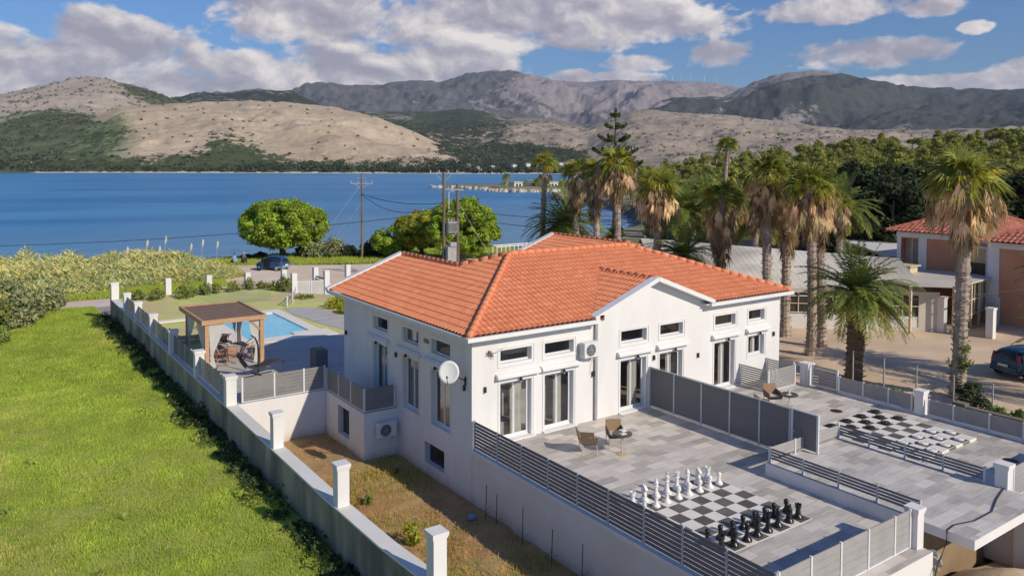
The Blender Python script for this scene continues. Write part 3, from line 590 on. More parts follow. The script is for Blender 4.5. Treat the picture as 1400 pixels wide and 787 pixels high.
def tilemat(name, c1, c2, c3):
    m = bpy.data.materials.new(name); m.use_nodes = True; t = m.node_tree; p = t.nodes['Principled BSDF']; tc = N(t, 'ShaderNodeTexCoord'); v = tc.outputs['Object']
    vo = N(t, 'ShaderNodeTexVoronoi'); vo.inputs['Scale'].default_value = 3.6; t.links.new(v, vo.inputs['Vector']); sp = N(t, 'ShaderNodeSeparateColor'); t.links.new(vo.outputs['Color'], sp.inputs[0])
    c = ramp(t, sp.outputs[0], [(0, c2), (.45, c1), (.8, c1), (1, c3)]); c = mixc(t, math_n(t, 'MULTIPLY', ramp(t, noise(t, v, .5, 5, .6), [(.4, (0, 0, 0)), (.7, (1, 1, 1))]), .35), c, c2)
    c = mixc(t, ramp(t, noise(t, v, 7, 5, .7), [(.62, (0, 0, 0)), (.8, (.22, .22, .22))]), c, (.25, .13, .09))
    t.links.new(c, p.inputs['Base Color']); p.inputs['Roughness'].default_value = .75; p.inputs['Specular IOR Level'].default_value = .3; return m
terra_m = tilemat('terracotta_tiles', (0.74, 0.27, 0.13), (0.66, 0.225, 0.10), (0.78, 0.32, 0.17))
terra2_m = tilemat('old_terracotta_tiles', (0.50, 0.17, 0.11), (0.36, 0.11, 0.07), (0.58, 0.27, 0.18))

FY = 22.92; SX = 14.39; WT = 3.98
H = thing('white_house', 'long white house with orange barrel tile roof standing behind the tiled terraces', 'house', (23, 28.5, 0))
FU = [(15.60, 17.00, 2.85, 3.34), (17.61, 19.01, 2.85, 3.34), (21.48, 22.91, 2.82, 3.32), (23.70, 25.07, 2.82, 3.32), (27.14, 28.52, 2.82, 3.32), (29.46, 30.61, 2.82, 3.32)]
FD = [(15.60, 17.00, .04, 2.15), (17.61, 19.01, .04, 2.15), (21.46, 22.90, .04, 2.13), (23.68, 25.06, .04, 2.13), (27.10, 28.49, .04, 2.13), (29.45, 30.60, 1.18, 2.13)]
SU = [(29.58, 30.95, 2.92, 3.48), (26.85, 28.18, 2.88, 3.46), (24.40, 25.82, 2.86, 3.42)]
SD = [(29.60, 30.96, .04, 2.33), (26.85, 28.2, .18, 2.28), (24.44, 25.83, .12, 2.24)]
SB = [(24.84, 26.36, -1.50, -.68)]
fr = lambda u, z, d: (u, FY + d, z)
sd = lambda u, z, d: (SX + d, u, z)
g = MB()
holed_wall(g, fr, SX, 31.75, -.02, WT, FU + FD, .26)
holed_wall(g, sd, FY, 34.17, -2.0, WT, SU + SD + SB, .26)
g.quad((31.75, FY, -.6), (31.75, 33.6, -.6), (31.75, 33.6, WT), (31.75, FY, WT)); g.quad((SX, 34.17, -1), (SX, 34.17, WT), (31.75, 34.17, WT), (31.75, 34.17, -1))
g.add([(19.95, FY - .001, WT), (26.45, FY - .001, WT), (26.45, FY - .001, 4.1), (23.2, FY - .001, 5.27), (19.95, FY - .001, 4.1)], [(0, 1, 2, 3, 4)])
g.add([(SX, 34.17, WT), (21.6, 34.17, WT), (18, 34.17, 5.3)], [(0, 1, 2)])
# balcony block
BX, BY = 12.91, 28.70
holed_wall(g, lambda u, z, d: (BX + d, u, z), BY, 32.78, -2.0, 0, [(30.18, 31.38, -1.5, -.28)], .3)
g.quad((BX, BY, -2), (SX, BY, -2), (SX, BY, 0), (BX, BY, 0))
g.build('wall', plaster_m, H)
g = MB(); g.quad((BX, BY, .003), (SX, BY, .003), (SX, 32.8, .003), (BX, 32.8, .003)); g.build('balcony_floor', deck_m, H)
# interior seen through the glass
g = MB(); g.quad((14.7, 23.2, .02), (31.6, 23.2, .02), (31.6, 28.2, .02), (14.7, 28.2, .02)); g.quad((14.7, 28.2, .02), (18.4, 28.2, .02), (18.4, 34, .02), (14.7, 34, .02)); g.build('floor', pmat('oak_floor', (0.50, 0.42, 0.33), (0.42, 0.34, 0.26), 2, .5, stretch=(1, 6, 1)), H)
g = MB(); g.box(14.7, 28.1, 0, 31.6, 28.2, 3.9); g.box(18.3, 28.2, 0, 18.4, 34, 3.9)
g.box(14.66, 24.16, 0, 20.0, 24.24, 3.9); g.box(14.66, 24.24, 0, 14.72, 24.26, 3.9)  # partition added to stop front-window sun reaching the side windows
for x in (19.9, 26.1): g.box(x, 23.2, 0, x + .12, 28.1, 3.9)
g.box(14.7, 28.35, 0, 18.3, 28.45, 3.9)
g.build('interior_wall', pmat('interior_paint', (.58, .55, .50), None, 1, .9), H)
g = MB(); g.box(15.2, 23.5, .02, 16.9, 24.1, .5); g.box(21.2, 25.0, .02, 23.0, 27, .5); g.build('bed', pmat('bed_linen', (.62, .58, .52), (.5, .36, .28), .8), H)
# windows and doors
def opening(mk, h, kind):
    a, b, c, d = h; fw = .055
    f = MB()
    def rect(u0, u1, z0, z1, d0, d1, gg): 
        P = [mk(u, z, dd) for dd in (d0, d1) for z in (z0, z1) for u in (u0, u1)]
        gg.add([tuple(p) for p in P], [(0, 1, 3, 2), (4, 6, 7, 5), (0, 4, 5, 1), (2, 3, 7, 6), (0, 2, 6, 4), (1, 5, 7, 3)])
    for q in ((a + .002, a + fw, c, d), (b - fw, b - .002, c, d), (a + fw, b - fw, c + .002, c + fw), (a + fw, b - fw, d - fw, d - .002)): rect(*q, .17, .24, f)
    root = f.build('door' if kind == 'door' else 'window', alu_m, H)
    mid = (a + b) / 2
    lf = MB()
    if kind != 'top':
        sw = .05
        for (u0, u1, dd) in ((a + fw, mid + .04, .19), (mid - .04, b - fw, .21)):
            for q in ((u0, u0 + sw, c + fw, d - fw), (u1 - sw, u1, c + fw, d - fw), (u0 + sw, u1 - sw, c + fw, c + fw + sw * 1.4), (u0 + sw, u1 - sw, d - fw - sw, d - fw)): rect(*q, dd - .012, dd + .012, lf)
        lf.build('sash', alu_m, root)
    p = MB(); p.quad(mk(a + fw, c + fw, .2), mk(b - fw, c + fw, .2), mk(b - fw, d - fw, .2), mk(a + fw, d - fw, .2)); p.build('pane', glass_m, root)
    if kind == 'door' or kind == 'mid':
        cu = MB(); n = 26; u0 = mid + .02 + random.uniform(-.1, .08); u1 = b - .12 - random.uniform(0, .25); V = []
        for i in range(n + 1):
            u = u0 + (u1 - u0) * i / n; w = .035 * math.sin(i * 1.9); V += [mk(u, c + .05, .36 + w), mk(u, d - .02, .36 + w * .7)]
        cu.add([tuple(v) for v in V], [(2 * i, 2 * i + 2, 2 * i + 3, 2 * i + 1) for i in range(n)]); cu.build('curtain', curtain_m, H, smooth=True)
    # outer surround strips
    s = MB(); e = .09 if kind == 'top' else .07
    for q in ((a - e - .03, a - e, c - e, d + e), (b + e, b + e + .03, c - e, d + e), (a - e, b + e, d + e, d + e + .03)):
        rect(*q, -.022, -.001, s)
    if kind == 'top': rect(a - e - .03, b + e + .03, c - e - .03, c - e, -.03, -.001, s)
    s.build('surround', trim_m, H)
for h in FU: opening(fr, h, 'top')
for h in FD: opening(fr, h, 'door' if h[2] < .5 else 'mid')
for h in SU: opening(sd, h, 'top')
for h in SD: opening(sd, h, 'door')
# dark cellar openings
for mk, (a, b, c, d) in ((sd, SB[0]), (lambda u, z, d_: (BX + d_, u, z), (30.18, 31.38, -1.5, -.28))):
    p = MB(); p.quad(mk(a, c, .25), mk(b, c, .25), mk(b, d, .25), mk(a, d, .25)); p.build('cellar_window', pmat('dark_pane', (.012, .018, .03), None, 1, .25), H)
# awning boxes over the doors, door sills, lamps
def awn(mk, a, b, z, sgn=1):
    g = MB(); P = [(0, z), (0, z + .17), (-.10, z + .17), (-.20, z + .07), (-.20, z)]; n = 5
    vs = [mk(a, q[1], q[0]) for q in P] + [mk(b, q[1], q[0]) for q in P]
    g.add([tuple(v) for v in vs], [tuple(range(n)), tuple(range(n, 2 * n))[::-1]] + [(i, (i + 1) % n, n + (i + 1) % n, n + i) for i in range(n)]); g.build('awning_box', plaster_m, H)
    l = MB(); u = (a + b) / 2 + .1; x, y, zz = mk(u, z - .1, -.12)
    l.lathe([(.02, .1), (.05, .06), (.07, 0), (.065, -.02)], (x, y, zz - .05), 10); l.tube([mk(u, z - .03, -.01), mk(u, z - .0, -.1), (x, y, zz + .05)], .015, 6)
    l.build('door_lamp', black_m, H)
    k = MB(); k.lathe([(.02, -.09), (.035, -.06), (.03, 0)], (x, y, zz - .04), 8); k.build('lamp_bulb', pmat('lamp_white', (.75, .72, .65), None, 1, .3), H)
for h in FD: awn(fr, h[0] - .22, h[1] + .3, 2.34)
for h in SD: awn(sd, h[0] - .22, h[1] + .42, 2.50)
for h in FD[:5]: g = MB(); g.box(h[0] - .12, FY - .16, .003, h[1] + .12, FY + .2, .045); g.build('door_sill', trim_m, H)
def updown(mk, u, z):
    g = MB(); x, y, zz = mk(u, z, -.06); g.bar((x, y, zz - .1), (x, y, zz + .1), .07, .07); g.bar(mk(u, z, -.06), mk(u, z, 0), .04, .04); g.build('wall_light', black_m, H)
for u, z in ((14.92, 2.05), (19.95, 1.85), (23.30, 2.02), (26.0, 1.75), (31.25, 2.05)): updown(fr, u, z)
for u, z in ((23.35, 2.1), (28.72, 2.2), (33.85, 2.2)): updown(sd, u, z)
g = MB(); g.box(20.02, FY - .11, 0, 20.14, FY - .003, 3.95); g.build('downpipe', slat_m, H)  # white pipe coloured grey to stand in for the shadow strip beside it
g = MB()
for i in range(3): g.box(SX - .03, 26.28 - i * .14, 3.16, SX - .002, 26.38 - i * .14, 3.32)
g.build('number_plaque', pmat('brass_plaque', (.30, .20, .06), None, 1, .5), H)
# roof
EZ = 4.03; s_ = .362; X0, X1, Y0, RY = 14.05, 32.15, 22.57, 28.10; YW = 35.25; WX = 18.0; run = RY - Y0
g = MB()
GX, GH = 23.2, 3.3; gz = EZ + .10; gy = Y0 + (gz + s_ * GH - EZ) / s_
tile_plane(g, [(X0, Y0), (19.98, Y0), (GX, gy), (GX, RY), (X0 + run, RY)], (X0, Y0), (X1, Y0), (0, 1), s_, EZ)
tile_plane(g, [(26.42, Y0), (X1, Y0), (X1 - run, RY), (GX, RY), (GX, gy)], (X0, Y0), (X1, Y0), (0, 1), s_, EZ)
tile_plane(g, [(X0, YW), (X0, 29.68), (WX, 29.68), (WX, YW)], (X0, YW), (X0, Y0), (1, 0), s_, EZ)
tile_plane(g, [(X0, 29.68), (X0, Y0), (X0 + run, RY), (WX, 29.68)], (X0, YW), (X0, Y0), (1, 0), s_, EZ)
tile_plane(g, [(X1, Y0), (X1, RY + run), (X1 - run, RY)], (X1, Y0), (X1, RY + run), (-1, 0), s_, EZ)
tile_plane(g, [(X1, RY + run), (21.95, RY + run), (WX, RY + run - 3.95), (X0 + run, RY), (X1 - run, RY)], (X1, RY + run), (21.95, RY + run), (0, -1), s_, EZ)
tile_plane(g, [(21.95, YW), (WX, YW), (WX, 29.68), (21.95, 33.63)], (21.95, 33.6), (21.95, YW), (-1, 0), s_, EZ)
# small front gable and the rear porch gable
GX, GH = 23.2, 3.3; gz = EZ + .10; gy = Y0 + (gz + s_ * GH - EZ) / s_
tile_plane(g, [(GX, 22.62), (GX, gy), (GX - GH, Y0 + .28)][::1], (GX - GH, gy), (GX - GH, 22.5), (1, 0), s_, gz)
tile_plane(g, [(GX, 22.62), (GX + GH, Y0 + .28), (GX, gy)], (GX + GH, 22.5), (GX + GH, gy), (-1, 0), s_, gz)
PX, PY, PH = 28.6, 36.4, 3.1; pz = EZ + .72
tile_plane(g, [(PX - PH, PY), (PX - PH, 33), (PX, 29.0), (PX, PY)], (PX - PH, PY), (PX - PH, 29), (1, 0), s_, pz)
tile_plane(g, [(PX, PY), (PX, 29.0), (PX + PH, 33), (PX + PH, PY)], (PX + PH, 29), (PX + PH, PY), (-1, 0), s_, pz)
roof = g.build('roof', terra_m, H, smooth=False)
g = MB(); dz = .07
zr = EZ + s_ * run + dz; zw = EZ + s_ * (WX - X0) + dz
ridge_caps(g, (X0 + .02, Y0 + .02, EZ + dz), (X0 + run, RY, zr)); ridge_caps(g, (X0 + run, RY, zr), (X1 - run, RY, zr)); ridge_caps(g, (X1 - .02, Y0 + .02, EZ + dz), (X1 - run, RY, zr))
ridge_caps(g, (WX, YW, zw), (WX, 29.68, zw)); ridge_caps(g, (WX, 29.7, zw), (X0 + run, RY, zr)); ridge_caps(g, (X1 - .02, RY + run, EZ + dz), (X1 - run, RY, zr))
g.build('ridge_caps', terra_m, roof, smooth=True); g = MB(); ridge_caps(g, (GX, 22.66, gz + s_ * GH + .05), (GX, gy, gz + s_ * GH + .05), .10); g.build('ridge_caps', terra_m, roof, smooth=True); g = MB(); ridge_caps(g, (PX, PY, pz + s_ * PH + .05), (PX, 30, pz + s_ * PH + .05), .11)
g.build('ridge_caps', terra_m, roof, smooth=True)
def fascia(x0, y0, x1, y1): g = MB(); g.box(x0, y0, 3.90, x1, y1, 4.045); g.build('gutter', trim_m, H)
fascia(X0 - .09, Y0 - .09, 20.0, Y0 + .03); fascia(26.4, Y0 - .09, X1 + .09, Y0 + .03); fascia(X0 - .09, Y0 + .03, X0 + .03, YW); fascia(X1 - .03, Y0 + .03, X1 + .09, 33.6)
g = MB(); g.box(X0 + .03, Y0 + .03, 3.95, 20.2, FY - .001, 3.99); g.build('soffit', trim_m, H); g = MB(); g.box(26.2, Y0 + .03, 3.95, X1 - .03, FY - .001, 3.99); g.build('soffit', trim_m, H); g = MB(); g.box(X0 + .03, FY, 3.95, SX - .001, 34.1, 3.99); g.box(31.752, FY, 3.95, X1 - .03, 33.6, 3.99)
f = g.build('soffit', trim_m, H)
g = MB()
pk = (GX, 22.62, gz + s_ * GH + .06)
g.bar((GX - GH - .12, 22.70, gz - .04), (pk[0] + .02, 22.70, pk[2] - .02), .40, .17); g.bar((GX + GH + .12, 22.68, gz - .04), (pk[0] - .02, 22.68, pk[2] - .02), .40, .17)
g.build('gable_trim', trim_m, H); g = MB(); pk = (WX, YW, zw + .02); g.bar((X0 - .05, YW + .05, EZ + .0), (WX + .02, YW + .05, zw), .36, .22); g.bar((21.95, YW + .05, EZ), (WX - .02, YW + .05, zw), .36, .22)
g.build('gable_trim', trim_m, H); g = MB(); g.bar((PX - PH - .05, PY + .05, pz), (PX + .02, PY + .05, pz + s_ * PH + .04), .36, .22); g.bar((PX + PH + .05, PY + .05, pz), (PX - .02, PY + .05, pz + s_ * PH + .04), .36, .22)
g.build('gable_trim', trim_m, H)
g = MB(); g.box(19.98, 22.5, 4.0, 20.2, 22.62, 4.2); g.build('gutter_end', pmat('red_brown_clay', (.2, .07, .05), None, 1, .7), H)
# things mounted on the house
def ac_unit(name, label, loc, w, h, d, face):
    """face: 'y' fan looks to -y"""
    t = thing(name, label, 'air conditioner', loc, 'outdoor air conditioning units')
    x, y, z = loc; g = MB(); g.box(x, y, z, x + w, y + d, z + h); o = g.build('casing', pmat('ac_white', (.74, .73, .70), None, 1, .5), t)
    bv = o.modifiers.new('b', 'BEVEL'); bv.width = .02; bv.segments = 2
    cx, cz = x + w * .42, z + h * .5; r = h * .4; n = 28; g = MB()
    V = [(cx, y - .012, cz)] + [(cx + r * math.cos(2 * PI * i / n), y - .012, cz + r * math.sin(2 * PI * i / n)) for i in range(n)]; g.add(V, [(0, 1 + (i + 1) % n, 1 + i) for i in range(n)])
    g.build('fan_opening', pmat('ac_fan_dark', (.07, .075, .085), None, 1, .6), t)
    g = MB()
    for rr_ in (.35, .55, .75, .95):
        g.tube([(cx + r * rr_ * math.cos(2 * PI * i / n), y - .02, cz + r * rr_ * math.sin(2 * PI * i / n)) for i in range(n + 1)], .005, 5, 0, False)
    for i in range(8): g.bar((cx, y - .02, cz), (cx + r * math.cos(PI * i / 4), y - .02, cz + r * math.sin(PI * i / 4)), .008)
    g.lathe([(.0, -.01), (.05, -.01), (.05, .01), (0, .01)], (cx, y - .02, cz), 10); g.build('fan_grille', pmat('ac_grille', (.5, .5, .5), None, 1, .5), t)
    g = MB()
    for i in range(9): g.box(x - .006, y + .03, z + h * (.15 + .08 * i), x - .001, y + d - .03, z + h * (.18 + .08 * i))
    g.build('side_vent', greyalu_m, t)
    g = MB(); g.bar((x + .12, y + d + .1, z - .02), (x + .12, y, z - .02), .04, .03); g.bar((x + w - .12, y + d + .1, z - .02), (x + w - .12, y, z - .02), .04, .03); g.build('bracket', greyalu_m, t)
    g = MB(); g.tube([(x + w - .05, y + d * .6, z + .1), (x + w + .02, y + d, z - .1), (x + w - .1, y + d + .08, z - .3), (x + w * .75, y + d + .09, z - .75)], .015, 6); g.build('hose', trim_m, t)
    return t
ac_unit('air_conditioner', 'white air conditioner with dark fan on the shaded balcony block wall', (13.36, BY - .36, -1.02), .82, .60, .28, 'y')
ac_unit('air_conditioner', 'white air conditioner mounted high beside the downpipe on the sunlit front wall', (19.22, FY - .40, 2.62), .78, .58, .30, 'y')
t = thing('satellite_dish', 'white satellite dish on the shaded side wall near the front corner', 'satellite dish', (14.1, 23.45, 2.7))
g = MB(); n = 30; c = Vector((13.78, 23.45, 2.72)); ax = Vector((-.62, -.74, .28)).normalized(); e1 = ax.cross(Vector((0, 0, 1))).normalized(); e2 = e1.cross(ax)
rings = [(0, 0), (.18, .012), (.3, .035), (.40, .07)]; V = []
for k, (r_, dp) in enumerate(rings):
    for i in range(n): a = 2 * PI * i / n; V.append(tuple(c + ax * dp + e1 * r_ * math.cos(a) * .92 + e2 * r_ * math.sin(a)))
for k, (r_, dp) in enumerate(rings):
    for i in range(n): a = 2 * PI * i / n; V.append(tuple(c + ax * (dp - .015) + e1 * r_ * math.cos(a) * .92 + e2 * r_ * math.sin(a)))
F = [(k * n + i, k * n + (i + 1) % n, (k + 1) * n + (i + 1) % n, (k + 1) * n + i) for k in range(3) for i in range(n)] + [((k + 4) * n + i, (k + 5) * n + i, (k + 5) * n + (i + 1) % n, (k + 4) * n + (i + 1) % n) for k in range(3) for i in range(n)] + [(3 * n + i, 3 * n + (i + 1) % n, 7 * n + (i + 1) % n, 7 * n + i) for i in range(n)]
g.add(V, F); g.build('reflector', pmat('dish_white', (.78, .78, .75), None, 1, .5), t, smooth=True)
g = MB(); g.tube([c - ax * .02, c - ax * .2 + Vector((.1, 0, -.1)), (SX, 23.3, 2.35)], .025, 8); g.bar((SX - .02, 23.3, 2.2), (SX - .02, 23.3, 2.5), .1, .03); g.tube([c - ax * .05 - e2 * .35, c + ax * .2 - e2 * .42, c + ax * .42 - e2 * .2], .012, 6); g.lathe([(.03, -.04), (.03, .04)], tuple(c + ax * .42 - e2 * .18), 8); g.build('mount_arm', black_m, t)
t = MB()
rs = random.Random(3)
for k in range(9):
    a = k * .7; cx, cz = 15.05 + .13 * k * .4, 3.30 + .05 * math.sin(k * 1.7)
    for j in range(5):
        b_ = a + j * 1.25; t.add([(cx, FY - .03, cz), (cx + .07 * math.cos(b_ - .3), FY - .035, cz + .07 * math.sin(b_ - .3)), (cx + .11 * math.cos(b_), FY - .05, cz + .11 * math.sin(b_)), (cx + .07 * math.cos(b_ + .3), FY - .035, cz + .07 * math.sin(b_ + .3)), (cx, FY - .02, cz - .003)], [(0, 1, 2, 3), (4, 3, 2, 1)] if k < 4 else [])
t.tube([(14.95, FY - .02, 3.25), (15.2, FY - .03, 3.32), (15.4, FY - .02, 3.3), (15.7, FY - .02, 3.42)], .008, 5)
t.tube([(15.1, FY - .02, 3.2), (15.2, FY - .03, 3.08), (15.3, FY - .02, 3.12), (15.25, FY - .02, 3.2)], .006, 5)
tag(t.build('wall_ornament', pmat('wrought_iron', (.09, .085, .08), None, 1, .5)), 'wrought iron flower ornament on the white front wall under the eave corner', 'ornament')

# ---------------------------------------------------------------- walls, fences, railings
def pillar(name, parent, x, y, z0, z1, w=.34, m=None, cap=True):
    g = MB(); h = w / 2; g.box(x - h, y - h, z0, x + h, y + h, z1 - (.16 if cap else 0))
    if cap:
        g.box(x - h - .02, y - h - .02, z1 - .16, x + h + .02, y + h + .02, z1 - .10); g.box(x - h - .04, y - h - .04, z1 - .10, x + h + .04, y + h + .04, z1)
    return g.build(name, m or plaster_m, parent)
def slat_fence(name, label, pts, zb, zt, nsl, gap, cat='fence', group=None, post=.06, th=.018, sm=None, pm_=None, kerb=None, solid=False, postm=None, basebar=True, feet=0.0, cap=False):
    """posts at pts; one slat panel per bay"""
    t = thing(name, label, cat, (pts[0][0], pts[0][1], zb), group); sm = sm or slat_m; postm = postm or alu_m
    for x, y in pts:
        g = MB(); h = post / 2; g.box(x - h, y - h, zb - feet, x + h, y + h, zt + .01)
        if feet: g.box(x - h * 2, y - h * 2, zb - feet, x + h * 2, y + h * 2, zb - feet + .012)
        g.build('post', postm, t)
    for (xa, ya), (xb, yb) in zip(pts[:-1], pts[1:]):
        L = math.hypot(xb - xa, yb - ya); ux, uy = (xb - xa) / L, (yb - ya) / L; o = post / 2 + .004
        A = (xa + ux * o, ya + uy * o); B = (xb - ux * o, yb - uy * o); g = MB(); z = zb + .05; H_ = (zt - zb - .06)
        if solid: g.bar((*A, (zb + zt) / 2 + .01), (*B, (zb + zt) / 2 + .01), th, zt - zb - .1)
        else:
            p = H_ / nsl
            for i in range(nsl): zc = z + (i + .5) * p; g.bar((*A, zc), (*B, zc), th, p - gap)
        g.build('slat_panel', sm, t)
        if cap or basebar:
            g = MB()
            if basebar:
                g.bar((*A, zb + .02), (*B, zb + .02), .045, .04)
                g.build('rail', postm, t); g = MB()
            if cap: g.bar((*A, zt - .005), (*B, zt - .005), .045, .03); g.build('top_rail', postm, t)
    return t
slat2_m = pmat('grey_board', (0.25, 0.24, 0.232), (0.21, 0.20, 0.195), 2, .75, bump=.2, bscale=30)
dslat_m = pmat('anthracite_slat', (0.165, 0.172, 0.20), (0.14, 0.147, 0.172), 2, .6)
# side railing of the front terrace
PY_ = [22.82, 21.38, 20.0, 18.6, 17.2, 15.86, 14.47, 13.12, 11.75, 10.40]
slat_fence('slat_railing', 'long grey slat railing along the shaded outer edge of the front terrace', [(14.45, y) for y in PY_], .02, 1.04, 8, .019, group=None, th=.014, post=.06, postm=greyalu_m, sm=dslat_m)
g = MB(); g.box(14.33, 10.0, -.10, 14.56, 22.86, .02); tag(g.build('coping_strip', trim_m), 'narrow white coping under the long slat railing of the front terrace', 'coping')
# front fence with closed boards
slat_fence('board_fence', 'sunlit pale board fence closing the terrace edge beside the black chess pieces', [(14.50, 10.38), (15.70, 10.38), (16.89, 10.38), (18.07, 10.38), (19.28, 10.38), (20.02, 10.38)], .03, 1.06, 5, .008, th=.022)
t = thing('gate_pillar', 'white capped pillar at the end of the pale board fence next to the overhanging slab', 'pillar', (20.25, 10.38, 0)); pillar('shaft', t, 20.27, 10.38, 0, 1.08, .32)
t = thing('gate_pillar', 'white capped pillar where the platform railing meets the second terrace wall at the right edge', 'pillar', (25.3, 10.3, .0)); pillar('shaft', t, 25.35, 10.35, -.02, 1.12, .36)
# divider between the two terraces, with a gate at its end
t = slat_fence('privacy_screen', 'tall dark grey privacy screen with pale posts dividing the two terraces', [(23.06, y) for y in (22.84, 21.5, 20.08, 18.72, 17.4, 16.15)], .03, 1.68, 7, .0, solid=True, sm=darkgrey_m, th=.03, post=.07, cap=True, postm=greyalu_m)
t = thing('screen_gate', 'dark grey gate leaf at the near end of the tall privacy screen', 'gate', (23.06, 15.9, .4))
g = MB(); g.box(23.045, 15.05 + .06, .46, 23.075, 16.02, 1.68); g.build('gate_panel', darkgrey_m, t)
g = MB(); g.box(23.03, 16.02, .42, 23.09, 16.10, 1.72); g.box(23.03, 15.05, .42, 23.09, 15.12, 1.72); g.box(23.03, 15.12, 1.68, 23.09, 16.02, 1.72); g.build('gate_frame', alu_m, t)
g = MB(); g.bar((23.0, 16.0, 1.0), (22.93, 16.0, 1.0), .03); g.bar((22.94, 16.0, 1.0), (22.94, 15.88, 1.0), .02); g.build('handle', alu_m, t)
# low wall railings on the platform
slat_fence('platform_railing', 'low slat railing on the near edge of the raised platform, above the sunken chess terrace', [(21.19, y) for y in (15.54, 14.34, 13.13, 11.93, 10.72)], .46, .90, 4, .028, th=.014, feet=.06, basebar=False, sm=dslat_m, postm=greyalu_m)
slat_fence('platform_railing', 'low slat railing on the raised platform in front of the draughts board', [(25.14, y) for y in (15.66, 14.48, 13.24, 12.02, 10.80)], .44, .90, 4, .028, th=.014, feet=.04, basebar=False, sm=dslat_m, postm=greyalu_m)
slat_fence('low_board_fence', 'low pale board fence across the back of the raised platform with two short white posts', [(21.22, 15.60), (22.56, 15.60), (23.86, 15.60), (25.1, 15.60)], .44, .88, 3, .008, th=.02, feet=.04, basebar=False)
# right boundary fence of the second terrace
slat_fence('boundary_board_fence', 'grey board fence along the parking side with a tall slatted bay beside the gate pillar', [(31.38, 20.85), (31.38, 19.62)], .06, 1.0, 7, .03, th=.02, post=.07)
slat_fence('boundary_board_fence', 'low grey board fence between the tall slatted bay and the capped pillar, along the parking', [(31.38, 19.5), (31.38, 18.4), (31.38, 17.28), (31.38, 16.3)], .06, .74, 5, .004, th=.02, post=.07)
slat_fence('boundary_board_fence', 'low grey board fence running right from the capped pillar behind the draughts board', [(31.38, 15.62), (31.38, 14.66), (31.38, 13.36), (31.38, 12.2), (31.38, 11.0), (31.38, 9.9)], .06, .70, 5, .006, th=.02, post=.07)
g = MB(); g.box(31.30, 9.6, 0, 31.5, 19.55, .045); tag(g.build('kerb_strip', trim_m), 'thin white kerb strip under the low grey board fence by the parking', 'kerb')
t = thing('capped_pillar', 'white capped pillar between two low grey board fences behind the draughts board', 'pillar', (31.4, 15.95, 0)); pillar('shaft', t, 31.4, 15.95, 0, 1.0, .36)
t = thing('capped_pillar', 'white pillar with a tap and bent pipe at the corner behind the terrace chairs', 'pillar', (31.4, 21.2, 0)); pillar('shaft', t, 31.45, 21.2, 0, 1.0, .42)
g = MB(); g.tube([(31.22, 21.1, .1), (31.22, 21.1, .75), (31.18, 21.05, .8)], .012, 6); g.build('tap', greyalu_m, t)
slat_fence('boundary_board_fence', 'shaded grey board fence behind the gate pillar at the house corner', [(31.9, 26.5), (31.9, 25.0), (31.9, 23.6), (31.9, 22.2)], -.3, .72, 5, .004, th=.02, post=.07)
slat_fence('end_fence', 'pale board fence along the near edge of the second terrace at the right margin', [(25.6, 10.2), (26.8, 10.2), (28.0, 10.2), (29.2, 10.2), (30.4, 10.2)], .03, 1.0, 5, .006, th=.02)
# slatted enclosure by the right door
slat_fence('slat_enclosure', 'slatted grey corner enclosure against the white wall beside the small window', [(28.85, 22.85), (28.85, 21.35), (30.75, 21.35), (30.75, 22.85)], .03, .98, 9, .03, th=.016, post=.07)
# pool deck railings
slat_fence('deck_fence', 'sunlit grey louvre fence on the pool deck edge above the yard wall', [(9.3, 32.86), (10.65, 32.86), (11.95, 32.86), (12.9, 32.86)], .03, 1.08, 7, .016, th=.018, post=.07, sm=slat2_m)
slat_fence('balcony_fence', 'shaded grey board fence around the side balcony above the air conditioner', [(12.97, 32.7), (12.97, 31.4), (12.97, 30.1), (12.97, 28.78), (14.30, 28.78)], .03, .98, 7, .008, th=.02, post=.06, sm=slat2_m)
# long boundary wall with capped pillars
Wl = thing('boundary_wall', 'long stained concrete boundary wall with white capped pillars beside the green field', 'wall', (8.85, 40, -1.4))
g = MB(); path = [(8.86, 64.3), (8.86, 40), (8.86, 22), (8.92, 18.5), (9.12, 15.5), (9.5, 12.5), (10.1, 9)]
def offs(path, d):
    o = []
    for i, (x, y) in enumerate(path):
        a = path[max(0, i - 1)]; b = path[min(len(path) - 1, i + 1)]; L = math.hypot(b[0] - a[0], b[1] - a[1]); nx, ny = -(b[1] - a[1]) / L, (b[0] - a[0]) / L; o.append((x + nx * d, y + ny * d))
    return o
def wallstrip(g, path, w0, w1, z0, z1):
    A = offs(path, w0); B = offs(path, w1)
    for i in range(len(path) - 1):
        V = [(*A[i], z0), (*A[i + 1], z0), (*B[i + 1], z0), (*B[i], z0), (*A[i], z1), (*A[i + 1], z1), (*B[i + 1], z1), (*B[i], z1)]
        g.add(V, [(4, 5, 6, 7), (0, 1, 5, 4), (2, 3, 7, 6)] + ([(3, 0, 4, 7)] if i == 0 else []) + ([(1, 2, 6, 5)] if i == len(path) - 2 else []))
wallstrip(g, path, -.22, .22, -2.6, -.06); g.build('wall', concrete_m, Wl)
g = MB(); wallstrip(g, path, -.235, .235, -.057, .0); g.build('coping', dirtyplaster_m, Wl)
for y in (27.1, 21.35, 16.05): 
    xx = float(np.interp(-y, [-64, -22, -18.5, -15.5], [8.86, 8.86, 8.92, 9.12])); pillar('pillar', Wl, xx, y, 0, 1.25, .36)
for y in (33.05, 38.35, 43.9, 49.3, 54.2, 58.3, 63.9): pillar('pillar', Wl, 8.86, y, 0, 1.22, .42)
ys = (33.05, 38.35, 43.9, 49.3, 54.2, 58.3)
